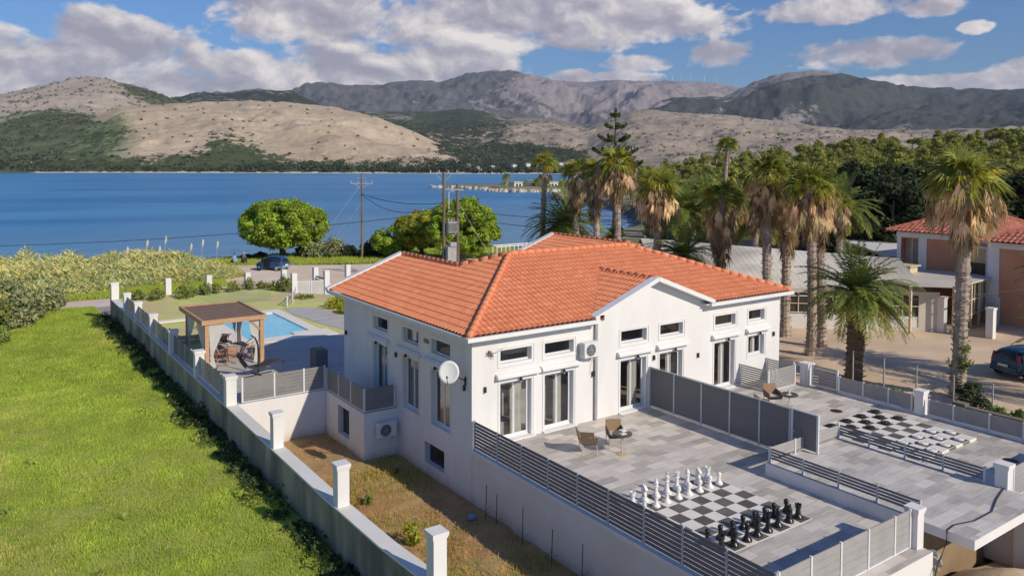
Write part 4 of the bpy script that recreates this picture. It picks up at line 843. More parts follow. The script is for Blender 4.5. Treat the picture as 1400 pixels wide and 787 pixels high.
for i in range(5):
    y0, y1 = ys[i] + .25, ys[i + 1] - .25; n = 4
    pts = [(8.86, y0 + (y1 - y0) * k / n) for k in range(n + 1)]
    if i == 1: slat_fence('panel_fence', 'dark solid panel fence on the boundary wall beside the pergola', pts, .03, .98, 1, 0, solid=True, th=.02, sm=darkgrey_m, postm=greyalu_m)
    else:
        lab = ['slatted blue-grey fence on the boundary wall nearest the deck corner', '', 'slatted fence on the boundary wall between the pergola back post and the pool', 'slatted fence on the boundary wall, third bay from the far corner', 'farthest slatted fence bay on the boundary wall'][i]
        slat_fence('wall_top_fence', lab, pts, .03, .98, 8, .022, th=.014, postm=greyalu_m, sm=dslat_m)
t = thing('planter_box', 'dark grey planter box standing on the deck at the far end of the house side', 'planter', (14.9, 36.6, 0))
g = MB(); g.box(13.75, 36.1, 0, 14.35, 36.9, .95); g.build('box', darkgrey_m, t); g = MB(); g.box(13.8, 36.15, .95, 14.3, 36.85, .97); g.build('lid', black_m, t)
# far garden wall with tall white pillars
G = thing('far_garden_wall', 'low white garden wall with tall white pillars along the shore road', 'wall', (18, 64.2, -1))
for i, x in enumerate((9.0, 12.65, 15.67, 18.7, 21.7, 24.45, 27.4, 30.4)):
    pillar('pillar', G, x, 64.2, -2, 1.2, .40, cap=False)
g = MB(); g.box(9.2, 64.12, -2, 21.5, 64.28, -.35); g.box(24.65, 64.12, -2, 30.2, 64.28, -.35); g.build('low_wall', plaster_m, G)
for x in (21.66, 24.43): t = thing('gatepost', 'tall white gatepost ' + ('left' if x < 23 else 'right') + ' of the pale double gate', 'pillar', (x, 61.65, -1.2)); pillar('shaft', t, x, 61.65, -1.3, 1.2, .42, cap=False)
t = thing('double_gate', 'pale grey slatted double gate between two white gateposts', 'gate', (23, 61.65, -1.2))
for x0, x1 in ((21.9, 23.0), (23.06, 24.2)):
    g = MB(); 
    for i in range(12): g.bar((x0 + .06, 61.65, -1.05 + i * .125), (x1 - .06, 61.65, -1.05 + i * .125), .02, .115)
    lf = g.build('gate_leaf', pmat('pale_gate', (.52, .50, .46), None, 1, .7), t)
    g = MB(); g.box(x0, 61.62, -1.15, x0 + .06, 61.68, .45); g.box(x1 - .06, 61.62, -1.15, x1, 61.68, .45); g.box(x0 + .06, 61.62, .40, x1 - .06, 61.68, .45); g.box(x0 + .06, 61.62, -1.17, x1 - .06, 61.68, -1.12); g.build('leaf_frame', alu_m, lf)
slat_fence('gate_side_fence', 'dark slat fence between the far wall and the left gatepost', [(21.6, 64.0), (21.6, 61.9)], -.9, .55, 6, .08, th=.02)
slat_fence('gate_side_fence', 'dark slat fence between the far wall and the right gatepost', [(24.45, 64.0), (24.45, 61.9)], -.9, .55, 6, .08, th=.02)
slat_fence('steel_handrail', 'short steel handrail beside the garden path and the entrance', [(18.4, 53.8), (19.3, 55.2), (20.3, 57.4)], -.1, .75, 3, .20, th=.03, basebar=False)
g = MB(); g.box(14.6, 57.0, -.05, 14.62, 60.9, .9); g.box(14.62, 56.99, -.05, 18.3, 57.01, .9)
gl2 = bpy.data.materials.new('thin_glass'); gl2.use_nodes = True; tt = gl2.node_tree; tt.nodes.remove(tt.nodes['Principled BSDF']); a_ = N(tt, 'ShaderNodeBsdfTransparent'); a_.inputs[0].default_value = (.93, .97, .95, 1); b_ = N(tt, 'ShaderNodeBsdfGlossy'); b_.inputs['Roughness'].default_value = .05; m_ = N(tt, 'ShaderNodeMixShader'); m_.inputs[0].default_value = .05; tt.links.new(a_.outputs[0], m_.inputs[1]); tt.links.new(b_.outputs[0], m_.inputs[2]); tt.links.new(m_.outputs[0], tt.nodes['Material Output'].inputs[0])
tag(g.build('glass_fence', gl2), 'clear glass fence on the lawn at the far side of the pool', 'fence')

# ---------------------------------------------------------------- giant chess
BXo, BYo, SQ = 15.68, 12.88, .4715
wt_m = pmat('white_board_tile', (0.82, 0.77, 0.69), (0.76, 0.71, 0.63), 2, .6); bt_m = pmat('dark_board_tile', (0.115, 0.105, 0.095), (0.085, 0.078, 0.07), 1.6, .6, c3=(.17, .155, .14), s3=.9)
def board(name, label, x0, y0, sq, z, h, par):
    t = thing(name, label, 'game board', (x0, y0, z)); g = MB()
    g.box(x0 - .02, y0 - .02, z, x0 + 8 * sq + .02, y0 + 8 * sq + .02, z + h - .004); g.build('base', wt_m, t)
    for nm, mt, pr in (('light_squares', wt_m, 0), ('dark_squares', bt_m, 1)):
        g = MB(); e = .006
        for i in range(8):
            for j in range(8):
                if (i + j + par) % 2 == pr: g.quad((x0 + i * sq + e, y0 + j * sq + e, z + h), (x0 + (i + 1) * sq - e, y0 + j * sq + e, z + h), (x0 + (i + 1) * sq - e, y0 + (j + 1) * sq - e, z + h), (x0 + i * sq + e, y0 + (j + 1) * sq - e, z + h))
        g.build(nm, mt, t)
    if h > .02:
        for sidey, yy in ((1, y0 - .021), ):
            g = MB()
            for i in range(8):
                if (i + par) % 2 == 1: g.quad((x0 + i * sq, yy, z), (x0 + (i + 1) * sq, yy, z), (x0 + (i + 1) * sq, yy, z + h - .004), (x0 + i * sq, yy, z + h - .004))
            g.build('dark_edge_blocks', bt_m, t)
    return t
board('chess_board', 'big black and white chess board on the front terrace, set with standing pieces', BXo, BYo, SQ, .003, .012, 0)
cw = pmat('white_plastic', (0.80, 0.79, 0.76), None, 1, .35, spec=.5); cb = pmat('black_plastic', (0.017, 0.018, 0.017), None, 1, .28, spec=.5)
base = [(.135, 0), (.14, .02), (.135, .05), (.115, .07), (.105, .085)]
def sc(pr, k): return [(r * k, z * k) for r, z in pr]
def piece(kind):
    g = MB()
    if kind == 'pawn':
        g.lathe([(.12, 0), (.125, .02), (.12, .05), (.095, .075), (.06, .12), (.045, .19), (.042, .24), (.075, .255), (.045, .27), (.055, .285), (.07, .31), (.074, .335), (.065, .365), (.04, .39), (.005, .40)], n=20)
    elif kind == 'rook':
        g.lathe(base + [(.08, .12), (.068, .20), (.066, .29), (.085, .31), (.07, .325), (.088, .345), (.09, .40), (.06, .40), (.06, .37), (0.001, .37)], n=20)
        for k in range(6): a = k * PI / 3; g.bar((.068 * math.cos(a), .068 * math.sin(a), .40), (.09 * math.cos(a), .09 * math.sin(a), .40), .05, .05)
    elif kind == 'bishop':
        g.lathe(base + [(.07, .14), (.05, .24), (.045, .34), (.085, .355), (.05, .375), (.06, .39), (.072, .43), (.065, .475), (.04, .515), (.015, .54), (.025, .555), (.022, .575), (.002, .59)], n=20)
    elif kind in ('queen', 'king'):
        k = 1.0
        g.lathe(base + [(.075, .14), (.055, .25), (.048, .38), (.09, .395), (.055, .415), (.06, .43), (.085, .53), (.09, .545), (.06, .55), (.03, .575), (.004, .585)], n=20)
        if kind == 'queen':
            for q in range(8): a = q * PI / 4; g.lathe([(.003, -.02), (.018, 0), (.003, .03)], (.08 * math.cos(a), .08 * math.sin(a), .56), 6)
            g.lathe([(.005, -.02), (.025, 0), (.005, .025)], (0, 0, .61), 8)
        else: g.box(-.014, -.014, .575, .014, .014, .70); g.box(-.05, -.013, .63, .05, .013, .658)
    elif kind == 'knight':
        g.lathe(base + [(.085, .12), (.08, .14), (.001, .141)], n=20)
        prof = [(-.07, .13), (.075, .13), (.085, .20), (.06, .27), (.07, .30), (.11, .33), (.135, .36), (.12, .41), (.06, .45), (.03, .49), (.0, .47), (-.05, .45), (-.085, .38), (-.09, .28), (-.06, .20)]
        for s0, y in ((1, .035),):
            n = len(prof); V = [(x, -.042 if .15 < z < .46 else -.03, z) for x, z in prof] + [(x, .042 if .15 < z < .46 else .03, z) for x, z in prof]; c0 = len(V)
            V += [(0, -.062, .30), (0, .062, .30), (.05, -.05, .39), (.05, .05, .39)]
            F = [(i, (i + 1) % n, n + (i + 1) % n, n + i) for i in range(n)] + [((i + 1) % n, i, c0) for i in range(n)] + [(n + i, n + (i + 1) % n, c0 + 1) for i in range(n)]
            g.add(V[:c0 + 2], F)
        g.bar((-.01, -.025, .46), (-.025, -.03, .53), .03, .02); g.bar((-.01, .025, .46), (-.025, .03, .53), .03, .02)
    return g
cnames = ['leftmost', 'second from the left', 'third from the left', 'fourth from the left', 'fifth from the left', 'sixth from the left', 'seventh from the left', 'rightmost']
order = ['rook', 'knight', 'bishop', 'king', 'queen', 'bishop', 'knight', 'rook']
PM = {}
for col, mat_, rowb, rowp, rz in (('white', cw, 16.42, 15.95, -PI / 2), ('black', cb, 13.10, 13.58, PI / 2)):
    for i in range(8):
        x = BXo + (i + .5) * SQ
        for kd, yy, lab in ((order[i], rowb, '%s chess %s standing %s in the %s back row' % (col, order[i], cnames[i], col)), ('pawn', rowp, '%s chess pawn %s of the %s pawn row' % (col, cnames[i], col))):
            if (kd, col) not in PM:
                o = piece(kd).build('chess_' + kd, mat_, smooth=True, org=(0, 0, 0)); PM[(kd, col)] = o.data
                for p_ in o.data.polygons: p_.use_smooth = True
                o.data.set_sharp_from_angle(angle=R(45))
            else: o = bpy.data.objects.new('chess_' + kd, PM[(kd, col)]); COL.objects.link(o)
            o.location = (x + random.uniform(-.03, .03), yy + random.uniform(-.03, .03), .016); o.rotation_euler = (0, 0, rz + random.uniform(-.2, .2)); o.scale = (1, 1, .96)
            tag(o, lab, 'chess piece', 'giant %s chess pieces' % col)
# draughts board
DX, DY, DS = 26.12, 13.27, .4985
board('draughts_board', 'raised black and white draughts board with flat discs on the second terrace', DX, DY, DS, .003, .085, 1)
def disc():
    g = MB(); g.lathe([(.165, 0), (.175, .01), (.175, .06), (.165, .07), (.13, .072), (.125, .062), (.09, .062), (.085, .072), (.001, .072)], n=24); return g
dm = {}
for col, mat_, rows in (('black', cb, (5, 6, 7)), ('white', cw, (0, 1, 2))):
    rn = {5: 'nearest the board middle', 6: 'in the middle black row', 7: 'in the outermost black row', 2: 'nearest the board middle', 1: 'in the middle white row', 0: 'in the outermost white row'}
    for j in rows:
        k = 0
        for i in range(7, -1, -1):
            if (i + j) % 2 == 0:
                if col not in dm: o = disc().build('draughts_disc', mat_, smooth=True, org=(0, 0, 0)); dm[col] = o.data; o.data.set_sharp_from_angle(angle=R(40))
                else: o = bpy.data.objects.new('draughts_disc', dm[col]); COL.objects.link(o)
                o.location = (DX + (i + .5) * DS + random.uniform(-.03, .03), DY + (j + .5) * DS + random.uniform(-.03, .03), .09)
                tag(o, '%s flat draughts disc %s, %s from the parking fence' % (col, rn[j], ('first', 'second', 'third', 'fourth')[k]), 'game disc', '%s draughts discs' % col); k += 1
# sunken spotlight pits in the paving
for (x, y), lab in (((28.9, 18.15), 'round sandy-rimmed drain pit between the terrace table and the draughts board'), ((28.9, 11.65), 'round drain pit with an orange rim in the paving right of the draughts board')):
    t = thing('drain_pit', lab, 'drain pit', (x, y, 0)); g = MB(); n = 20
    g.add([(x + .33 * math.cos(2 * PI * i / n), y + .33 * math.sin(2 * PI * i / n), .004) for i in range(n)], [tuple(range(n))]); g.build('rim', sand_m, t)
    g = MB(); g.add([(x + .06 + .24 * math.cos(2 * PI * i / n), y - .02 + .24 * math.sin(2 * PI * i / n), .008) for i in range(n)], [tuple(range(n))]); g.build('hole', black_m, t)

# ---------------------------------------------------------------- terrace chairs and tables
wick_m = pmat('tan_wicker', (0.42, 0.27, 0.15), (0.30, 0.19, 0.10), 30, .8, bump=1, bscale=60); dwick_m = pmat('brown_wicker', (0.17, 0.115, 0.075), (0.11, 0.075, 0.05), 30, .8, bump=1, bscale=60)
leg_m = pmat('brushed_leg', (0.55, 0.50, 0.44), None, 1, .4)
def armchair(label, loc, rz):
    t = thing('armchair', label, 'chair', (0, 0, 0), 'wicker terrace armchairs')
    W_, D_ = .29, .27
    for sx in (-1, 1):
        for sy in (-1, 1): g = MB(); g.tube([(sx * (W_ - .01), sy * D_, 0), (sx * (W_ - .02), sy * (D_ - .03), .44)], .014, 6); g.build('leg', leg_m, t)
    g = MB(); g.box(-W_ + .03, -D_, .36, W_ - .03, D_ - .02, .42); g.build('seat', dwick_m, t)
    g = MB(); g.add([(-W_, -D_ - .02, .38), (W_, -D_ - .02, .38), (W_ - .01, -D_ - .13, .86), (-W_ + .01, -D_ - .13, .86), (-W_, -D_ + .01, .38), (W_, -D_ + .01, .38), (W_ - .01, -D_ - .10, .86), (-W_ + .01, -D_ - .10, .86)], [(0, 1, 2, 3), (7, 6, 5, 4), (3, 2, 6, 7), (1, 5, 6, 2), (0, 3, 7, 4)]); g.build('backrest', wick_m, t)
    for sx in (-1, 1):
        g = MB(); g.add([(sx * W_, -D_, .40), (sx * W_, D_, .40), (sx * (W_ + .01), D_ + .01, .60), (sx * (W_ + .01), -D_ - .06, .66), (sx * (W_ - .035), -D_, .40), (sx * (W_ - .035), D_, .40), (sx * (W_ - .03), D_ + .01, .60), (sx * (W_ - .03), -D_ - .06, .66)], [(0, 1, 2, 3), (7, 6, 5, 4), (3, 2, 6, 7), (1, 5, 6, 2)]); g.build('armrest', dwick_m, t)
    g = MB(); g.box(-W_ + .06, -D_ - .02, .42, W_ - .06, D_ - .08, .46); g.build('cushion', pmat('beige_cushion', (.62, .54, .44), None, 3, .9), t)
    t.location = loc; t.rotation_euler = (0, 0, rz); return t
def bistro(label, loc):
    t = thing('bistro_table', label, 'table', loc, 'round bistro tables'); x, y, z = loc
    g = MB(); g.lathe([(.20, 0), (.20, .015), (.05, .03), (.03, .04)], loc, 24); g.build('base_plate', pmat('brass', (.62, .44, .24), None, 1, .4), t)
    g = MB(); g.lathe([(.022, .03), (.022, .71)], loc, 10); g.build('column', leg_m, t)
    g = MB(); g.lathe([(.33, .68), (.345, .70), (.345, .735), (.33, .745)], loc, 32); g.build('top', pmat('dark_table_top', (.09, .075, .065), None, 3, .4), t); return t
armchair('wicker armchair left of the round table, seen from the side on the front terrace', (17.55, 20.35, 0), R(-118))
armchair('wicker armchair behind the round table facing the chess board', (18.78, 20.3, 0), R(150))
bistro('round dark bistro table with a brass base between the two front terrace armchairs', (18.46, 19.60, 0))
armchair('wicker armchair half hidden behind the privacy screen', (26.0, 19.35, 0), R(-118))
armchair('wicker armchair behind the round table near the slatted enclosure', (27.35, 20.0, 0), R(152))
bistro('round dark bistro table on the second terrace with a glass carafe', (27.25, 19.15, 0))
g = MB(); g.box(18.28, 19.42, .746, 18.52, 19.58, .765); g.box(18.30, 19.44, .765, 18.50, 19.56, .775); tag(g.build('folded_paper', pmat('paper', (.72, .70, .64), None, 1, .8)), 'cream folded paper lying on the front terrace table', 'menu')
t = thing('tea_towel', 'crumpled white napkin with cups on the front terrace table', 'napkin', (18.55, 19.7, .746)); g = MB()
n = 9
V = [(18.50 + i * .03, 19.60 + j * .03, .752 + .05 * abs(math.sin(i * 1.7 + j * 2.3)) * (1 if 0 < i < n - 1 and 0 < j < n - 1 else .1)) for i in range(n) for j in range(n)]; g.add(V, [(i * n + j, (i + 1) * n + j, (i + 1) * n + j + 1, i * n + j + 1) for i in range(n - 1) for j in range(n - 1)]); g.build('cloth', pmat('linen', (.78, .77, .74), None, 1, .9), t)
t = thing('carafe', 'glass carafe standing on the second terrace table', 'carafe', (27.3, 19.2, .746)); g = MB(); g.lathe([(.05, 0), (.06, .03), (.055, .10), (.02, .16), (.02, .22), (.028, .24)], (27.3, 19.2, .746), 14); g.build('bottle', pmat('pale_glass', (.55, .62, .58), None, 1, .1, spec=.9), t, smooth=True)
g = MB(); g.box(27.05, 19.02, .746, 27.25, 19.16, .76); tag(g.build('folded_card', pmat('paper', (.7, .7, .7))), 'white card lying on the second terrace table', 'menu')
g = MB()
for i in range(1): g.tube([(25.3, 10.3, .42), (24.2, 10.05, .425), (23.2, 9.75, .42), (22.2, 9.75, .425), (21.5, 9.95, .42), (21.0, 9.90, .42), (20.98, 9.9, .1), (20.7, 9.9, -.25), (20.4, 9.85, -.4), (20.0, 9.8, -1.1)], .018, 7)
tag(g.build('black_hose', black_m), 'black cable lying across the tiled slab and hanging over its edge', 'cable')

# ---------------------------------------------------------------- pergola and pool terrace furniture
P = thing('pergola', 'light wood pergola with a brown slatted roof and white curtains beside the pool', 'pergola', (10.8, 41.6, 0))
for x, y in ((9.45, 39.3), (12.12, 39.3), (12.30, 43.9), (9.6, 43.9)):
    g = MB(); g.box(x - .095, y - .095, .003, x + .095, y + .095, 2.28); g.build('post', wood_m, P)
g = MB(); g.box(9.2, 39.15, 2.2, 12.35, 39.27, 2.42); g.box(9.2, 43.95, 2.2, 12.45, 44.07, 2.42); g.box(9.2, 39.27, 2.2, 9.32, 43.95, 2.42); g.box(12.25, 39.27, 2.2, 12.37, 43.95, 2.42); g.build('roof_frame', wood_m, P)
g = MB()
for (x, y, dx, dy) in ((9.45, 39.3, 1, 0), (12.12, 39.3, -1, 0), (12.12, 39.3, 0, 1), (12.3, 43.9, 0, -1), (12.3, 43.9, -1, 0), (9.6, 43.9, 1, 0), (9.45, 39.3, 0, 1)): g.bar((x, y, 1.62), (x + dx * .62, y + dy * .62, 2.24), .09, .09)
g.build('brace', wood_m, P)
g = MB()
for i in range(46): g.box(9.325, 39.29 + i * .1015, 2.33, 12.245, 39.29 + i * .1015 + .093, 2.365)
for i in range(14): g.box(9.33 + i * .22, 39.28, 2.366, 9.345 + i * .22, 43.94, 2.375)
g.build('roof_slats', pmat('brown_shade_slats', (0.25, 0.165, 0.115), (0.18, 0.115, 0.08), 3, .85), P)
cwh = pmat('white_voile', (0.78, 0.76, 0.72), None, 2, .9, trans=.35)
def drape(a, b, top, tie, z0=.05):
    """curtain hung from a..b at height top and gathered at tie (x, y, z)"""
    g = MB(); n = 18; A = Vector(a); B = Vector(b); T = Vector(tie); rows = 9; V = []
    for j in range(rows + 1):
        f = j / rows
        for i in range(n + 1):
            u = i / n; p0 = A.lerp(B, u); pt = Vector((T.x + (p0.x - A.x) * .18, T.y + (p0.y - A.y) * .18)); zt = T.z
            if f < .6: q = f / .6; q2 = q ** 1.6; x = p0.x * (1 - q2) + pt.x * q2; y = p0.y * (1 - q2) + pt.y * q2; z = top + (zt - top) * q
            else: q = (f - .6) / .4; w = .18 + .22 * q; x = T.x + (p0.x - A.x) * w; y = T.y + (p0.y - A.y) * w; z = zt + (z0 - zt) * q
            wv = .035 * math.sin(i * 2.1); d = (B - A).normalized(); V.append((x - d.y * wv, y + d.x * wv, z))
    g.add(V, [(j * (n + 1) + i, j * (n + 1) + i + 1, (j + 1) * (n + 1) + i + 1, (j + 1) * (n + 1) + i) for j in range(rows) for i in range(n)])
    g.build('curtain', cwh, P, smooth=True)
drape((9.55, 39.22), (10.25, 39.22), 2.2, (9.6, 39.22, .75)); drape((12.0, 39.3), (11.5, 39.3), 2.2, (11.9, 39.3, .8)); drape((12.2, 39.5), (12.25, 40.5), 2.2, (12.2, 39.65, .8))
drape((12.25, 43.8), (12.25, 42.8), 2.2, (12.25, 43.7, .9)); drape((9.5, 39.5), (9.5, 41.6), 2.2, (9.5, 39.9, .8)); drape((9.55, 43.8), (9.55, 42.0), 2.2, (9.55, 43.6, .8)); drape((12.2, 43.95), (11.7, 43.95), 2.2, (12.1, 43.95, .9))
fold_m = pmat('teak', (0.50, 0.27, 0.15), (0.40, 0.20, 0.10), 3, .6)
def folding_chair(label, loc, rz, mat=fold_m):
    t = thing('folding_chair', label, 'chair', (0, 0, 0), 'folding chairs round the pergola table')
    g = MB()
    for i in range(6): g.bar((-.22, -.18 + i * .075, .45), (.22, -.18 + i * .075, .45), .055, .02)
    g.build('seat', mat, t); g = MB()
    for i in range(4): g.bar((-.2, -.25 - i * .02, .58 + i * .09), (.2, -.25 - i * .02, .58 + i * .09), .02, .06)
    g.build('backrest', mat, t)
    for s in (-1, 1):
        g = MB(); g.bar((s * .22, .22, .01), (s * .22, -.32, .92), .03, .04); g.build('rear_frame', mat, t); g = MB(); g.bar((s * .19, -.24, .01), (s * .19, .2, .45), .03, .04); g.build('leg', mat, t)
        g = MB(); g.bar((s * .24, -.2, .66), (s * .24, .2, .64), .05, .025); g.build('armrest', mat, t)
    t.location = loc; t.rotation_euler = (0, 0, rz); return t
folding_chair('teak folding chair nearest the wall, on the left of the pergola table', (10.25, 40.45, 0), R(-70)); folding_chair('teak folding chair at the near side of the pergola table', (10.75, 39.75, 0), R(-10)); folding_chair('teak folding chair behind the hanging lounger at the right of the table', (12.0, 40.6, 0), R(100))
folding_chair('black folding chair at the far side of the pergola table', (10.9, 41.9, 0), R(175), black_m)
t = thing('dining_table', 'teak table with crossed legs under the pergola, laid with a blue-grey cloth', 'table', (11.1, 40.75, 0)); g = MB(); g.box(10.55, 40.2, .70, 11.75, 41.25, .735); g.build('top', fold_m, t)
for x in (10.75, 11.55): g = MB(); g.bar((x, 40.3, .01), (x, 41.15, .70), .05, .05); g.bar((x + .055, 41.15, .01), (x + .055, 40.3, .70), .05, .05); g.build('crossed_legs', fold_m, t)
g = MB(); n = 10; g.add([(10.6 + i * .115, 40.25 + j * .1, .742 + .02 * math.sin(i * 2.2 + j)) for i in range(n) for j in range(n)], [(i * n + j, (i + 1) * n + j, (i + 1) * n + j + 1, i * n + j + 1) for i in range(n - 1) for j in range(n - 1)])
tag(g.build('table_cloth', pmat('blue_grey_cloth', (.33, .36, .45), (.55, .53, .52), 4, .9)), 'crumpled blue-grey cloth on the pergola table', 'tablecloth')
for k, (x, y) in enumerate(((10.85, 40.5), (11.2, 40.9), (11.45, 40.5), (10.9, 41.0))):
    g = MB(); g.lathe([(.05, 0), (.11, .012), (.115, .02), (.05, .01)], (x, y, .77), 18); tag(g.build('plate', cw), 'small white plate on the pergola table cloth', 'plate', 'plates on the pergola table')
def sunbed(label, x, y, rz):
    t = thing('sunbed', label, 'sun lounger', (0, 0, 0), 'wooden sunbeds on the pool lawn')
    g = MB(); g.bar((-.3, -.95, .3), (-.3, .95, .3), .05, .06); g.bar((.3, -.95, .3), (.3, .95, .3), .05, .06)
    for i in range(9): g.bar((-.3, -.9 + i * .14, .33), (.3, -.9 + i * .14, .33), .1, .02)
    g.build('frame', fold_m, t); g = MB()
    for s in (-1, 1):
        for q in (-.8, .8): g.bar((s * .28, q, 0), (s * .28, q, .3), .05)
    g.build('legs', fold_m, t); g = MB()
    for i in range(6): g.bar((-.3, .38 + i * .1, .36 + i * .09), (.3, .38 + i * .1, .36 + i * .09), .08, .02)
    g.build('backrest', fold_m, t); t.location = (x, y, 0); t.rotation_euler = (0, 0, rz)
sunbed('wooden sunbed on the grass behind the pergola, next to the boundary wall', 10.0, 46.0, R(80)); sunbed('wooden sunbed on the grass between the pergola and the pool edge', 11.3, 45.6, R(60))
# hanging lounger
t = thing('hanging_lounger', 'dark grey hanging wave lounger on a curved black stand on the pool deck', 'lounger', (11.2, 36.9, 0))
g = MB(); g.tube([(10.5, 36.7, .03), (11.9, 37.1, .03)], .03, 8); g.tube([(11.05, 37.4, .03), (11.35, 36.4, .03)], .03, 8); g.build('base', black_m, t)
g = MB(); g.tube([(11.2, 36.9, .03), (11.22, 36.9, .9), (11.2, 36.9, 1.45), (11.08, 36.9, 1.78), (10.88, 36.88, 1.95)], [.045, .045, .042, .04, .03], 8); g.build('pole', black_m, t)
g = MB(); a0 = Vector((10.1, 36.7, 1.25)); pts = []
for i in range(15): q = i / 14; pts.append((10.62 - .32 * math.sin(q * PI) - .0 * q, 36.85, 1.62 - 1.2 * q + .0))
g.tube(pts, .035, 8); g.tube([(10.62, 36.85, 1.62), (10.9, 36.88, 1.8)], .02, 6); g.build('side_loop', black_m, t)
g = MB(); n = 26; V = []
for i in range(n + 1):
    q = i / n; x = 10.32 + 2.05 * q; z = .62 - .32 * math.sin(min(1, q * 1.7) * PI * .5) + .52 * max(0, (q - .3)) * (1 if q < .82 else 1) - (.9 * (q - .82) if q > .82 else 0) + (.42 * (1 - q * 6) if q < .166 else 0)
    for s in (-1, 1): V += [(x - s * .05, 36.95 + .15 * q + s * .3, z + .03), (x - s * .05, 36.95 + .15 * q + s * .3, z - .04)]
F = []
for i in range(n): a, b = i * 4, i * 4 + 4; F += [(a, b, b + 2, a + 2), (a + 1, a + 3, b + 3, b + 1), (a, a + 1, b + 1, b), (a + 2, b + 2, b + 3, a + 3)]
g.add(V, F + [(0, 2, 3, 1), (n * 4, n * 4 + 1, n * 4 + 3, n * 4 + 2)]); g.build('seat_cushion', pmat('grey_cushion', (.035, .035, .038), (.05, .05, .052), 3, .9), t, smooth=False)

# ---------------------------------------------------------------- plants in the gardens
def shrub(name, label, x, y, z, r, h, mat, seed, group=None, n=26, size=.09, cat='shrub', tint=(.7, 1.35)):
    rs = np.random.RandomState(seed); L = []
    for i in range(n):
        a = rs.rand() * 2 * PI; q = rs.rand() ** .6 * r * .7; zz = h * (.25 + .65 * rs.rand()) * (1 - .35 * q / r); L.append((x + q * math.cos(a), y + q * math.sin(a), z + zz, r * .32, r * .32, h * .2))
    t = thing(name, label, cat, (x, y, z), group)
    leaf_obj('foliage', leaf_cloud(L, 26, size, seed, tint), mat, t, (x, y, z))
    g = MB()
    for k in range(5): a = k * 1.3; g.tube([(x, y, z - .05), (x + .25 * r * math.cos(a), y + .25 * r * math.sin(a), z + h * .4), (x + .5 * r * math.cos(a + .3), y + .5 * r * math.sin(a + .3), z + h * .8)], [.025, .016, .006], 5)
    g.build('stem', bark_m, t); return t
nth = ['first', 'second', 'third', 'fourth', 'fifth', 'sixth', 'seventh', 'eighth', 'ninth', 'tenth', 'eleventh', 'twelfth', 'thirteenth', 'fourteenth', 'fifteenth', 'sixteenth', 'seventeenth', 'eighteenth', 'nineteenth', 'twentieth']
for i, (x, y, r, h) in enumerate([(10.3, 62.8, .6, 1.0), (11.4, 61.9, .8, 1.2), (13.4, 61.6, .85, 1.45), (14.9, 62.2, .55, 1.3), (15.8, 62.6, .5, 1.1), (17.2, 62.8, .8, 1.5), (18.4, 62.9, .7, 1.6), (19.4, 62.6, .6, 1.3), (20.2, 62.2, .7, 1.5), (20.9, 61.6, .6, 1.9)]):
    shrub('garden_shrub', '%s leafy shrub from the left along the far garden wall' % nth[i], x, y, -.25 if x < 17 else -.6, r, h, bush_m, 40 + i, 'shrubs along the far garden wall')
shrub('flowering_bush', 'low yellow-green bush beside the garden path at the house corner', 21.3, 51.5, -.03, 1.2, .8, yellow_m, 61, n=40); shrub('flowering_bush', 'small yellow-green bush behind the garden path, nearer the house', 20.9, 49.3, -.03, .8, .6, yellow_m, 62, n=30)
shrub('garden_bush', 'green bush behind the white house corner near the right gatepost', 26.3, 60.2, -1.2, 1.0, 1.9, bush_m, 63, n=40); shrub('garden_bush', 'dark green bush by the rear corner of the white house', 24.4, 54.5, -.6, .9, 1.1, dark_m, 64, n=30)
shrub('small_plants', 'low bush behind the steel handrail', 20.6, 56.6, -.3, 1.0, .6, bush_m, 65, n=30)
for x, y, r, h, m, lab in ((11.2, 21.35, .38, .85, yellow_m, 'bright yellow-leaved plant in the bare yard'), (11.35, 24.9, .25, .4, bush_m, 'small green plant in the bare yard between two wall pillars'), (10.1, 29.8, .2, .3, yellow_m, 'tiny yellow-green plant in the bare yard near the deck wall'), (13.4, 26.9, .14, .22, bush_m, 'tiny green sprout in the shaded yard')):
    shrub('young_plant', lab, x, y, -1.93, r, h, m, int(x * 7), n=12, size=.06)
for k, (x, y) in enumerate(((14.12, 21.6), (14.14, 21.0), (14.12, 19.5), (14.12, 18.0), (14.12, 16.6))):
    g = MB(); g.tube([(x, y, -1.95), (x + .03, y, -.75 - .12 * (k % 2))], .014, 6)
    for j in range(4): a = j * 2.1 + k; g.tube([(x, y, -1.6 - j * .07), (x + .22 * math.cos(a), y + .22 * math.sin(a), -1.52 - j * .06)], .006, 4)
    tag(g.build('plant_stake', pmat('dead_stick', (.10, .075, .06), None, 5, .9)), 'thin dark plant stake against the shaded terrace wall, %s from the house' % nth[k], 'stake', 'plant stakes at the terrace wall')
g = MB(); g.lathe([(.10, 0), (.16, .05), (.14, .13), (.06, .17)], (13.75, 21.9, -1.93), 10); o = tag(g.build('blue_bag', pmat('blue_plastic', (.10, .22, .42), (.3, .4, .55), 8, .5), smooth=True), 'crumpled blue plastic bag on the shaded yard ground', 'bag')

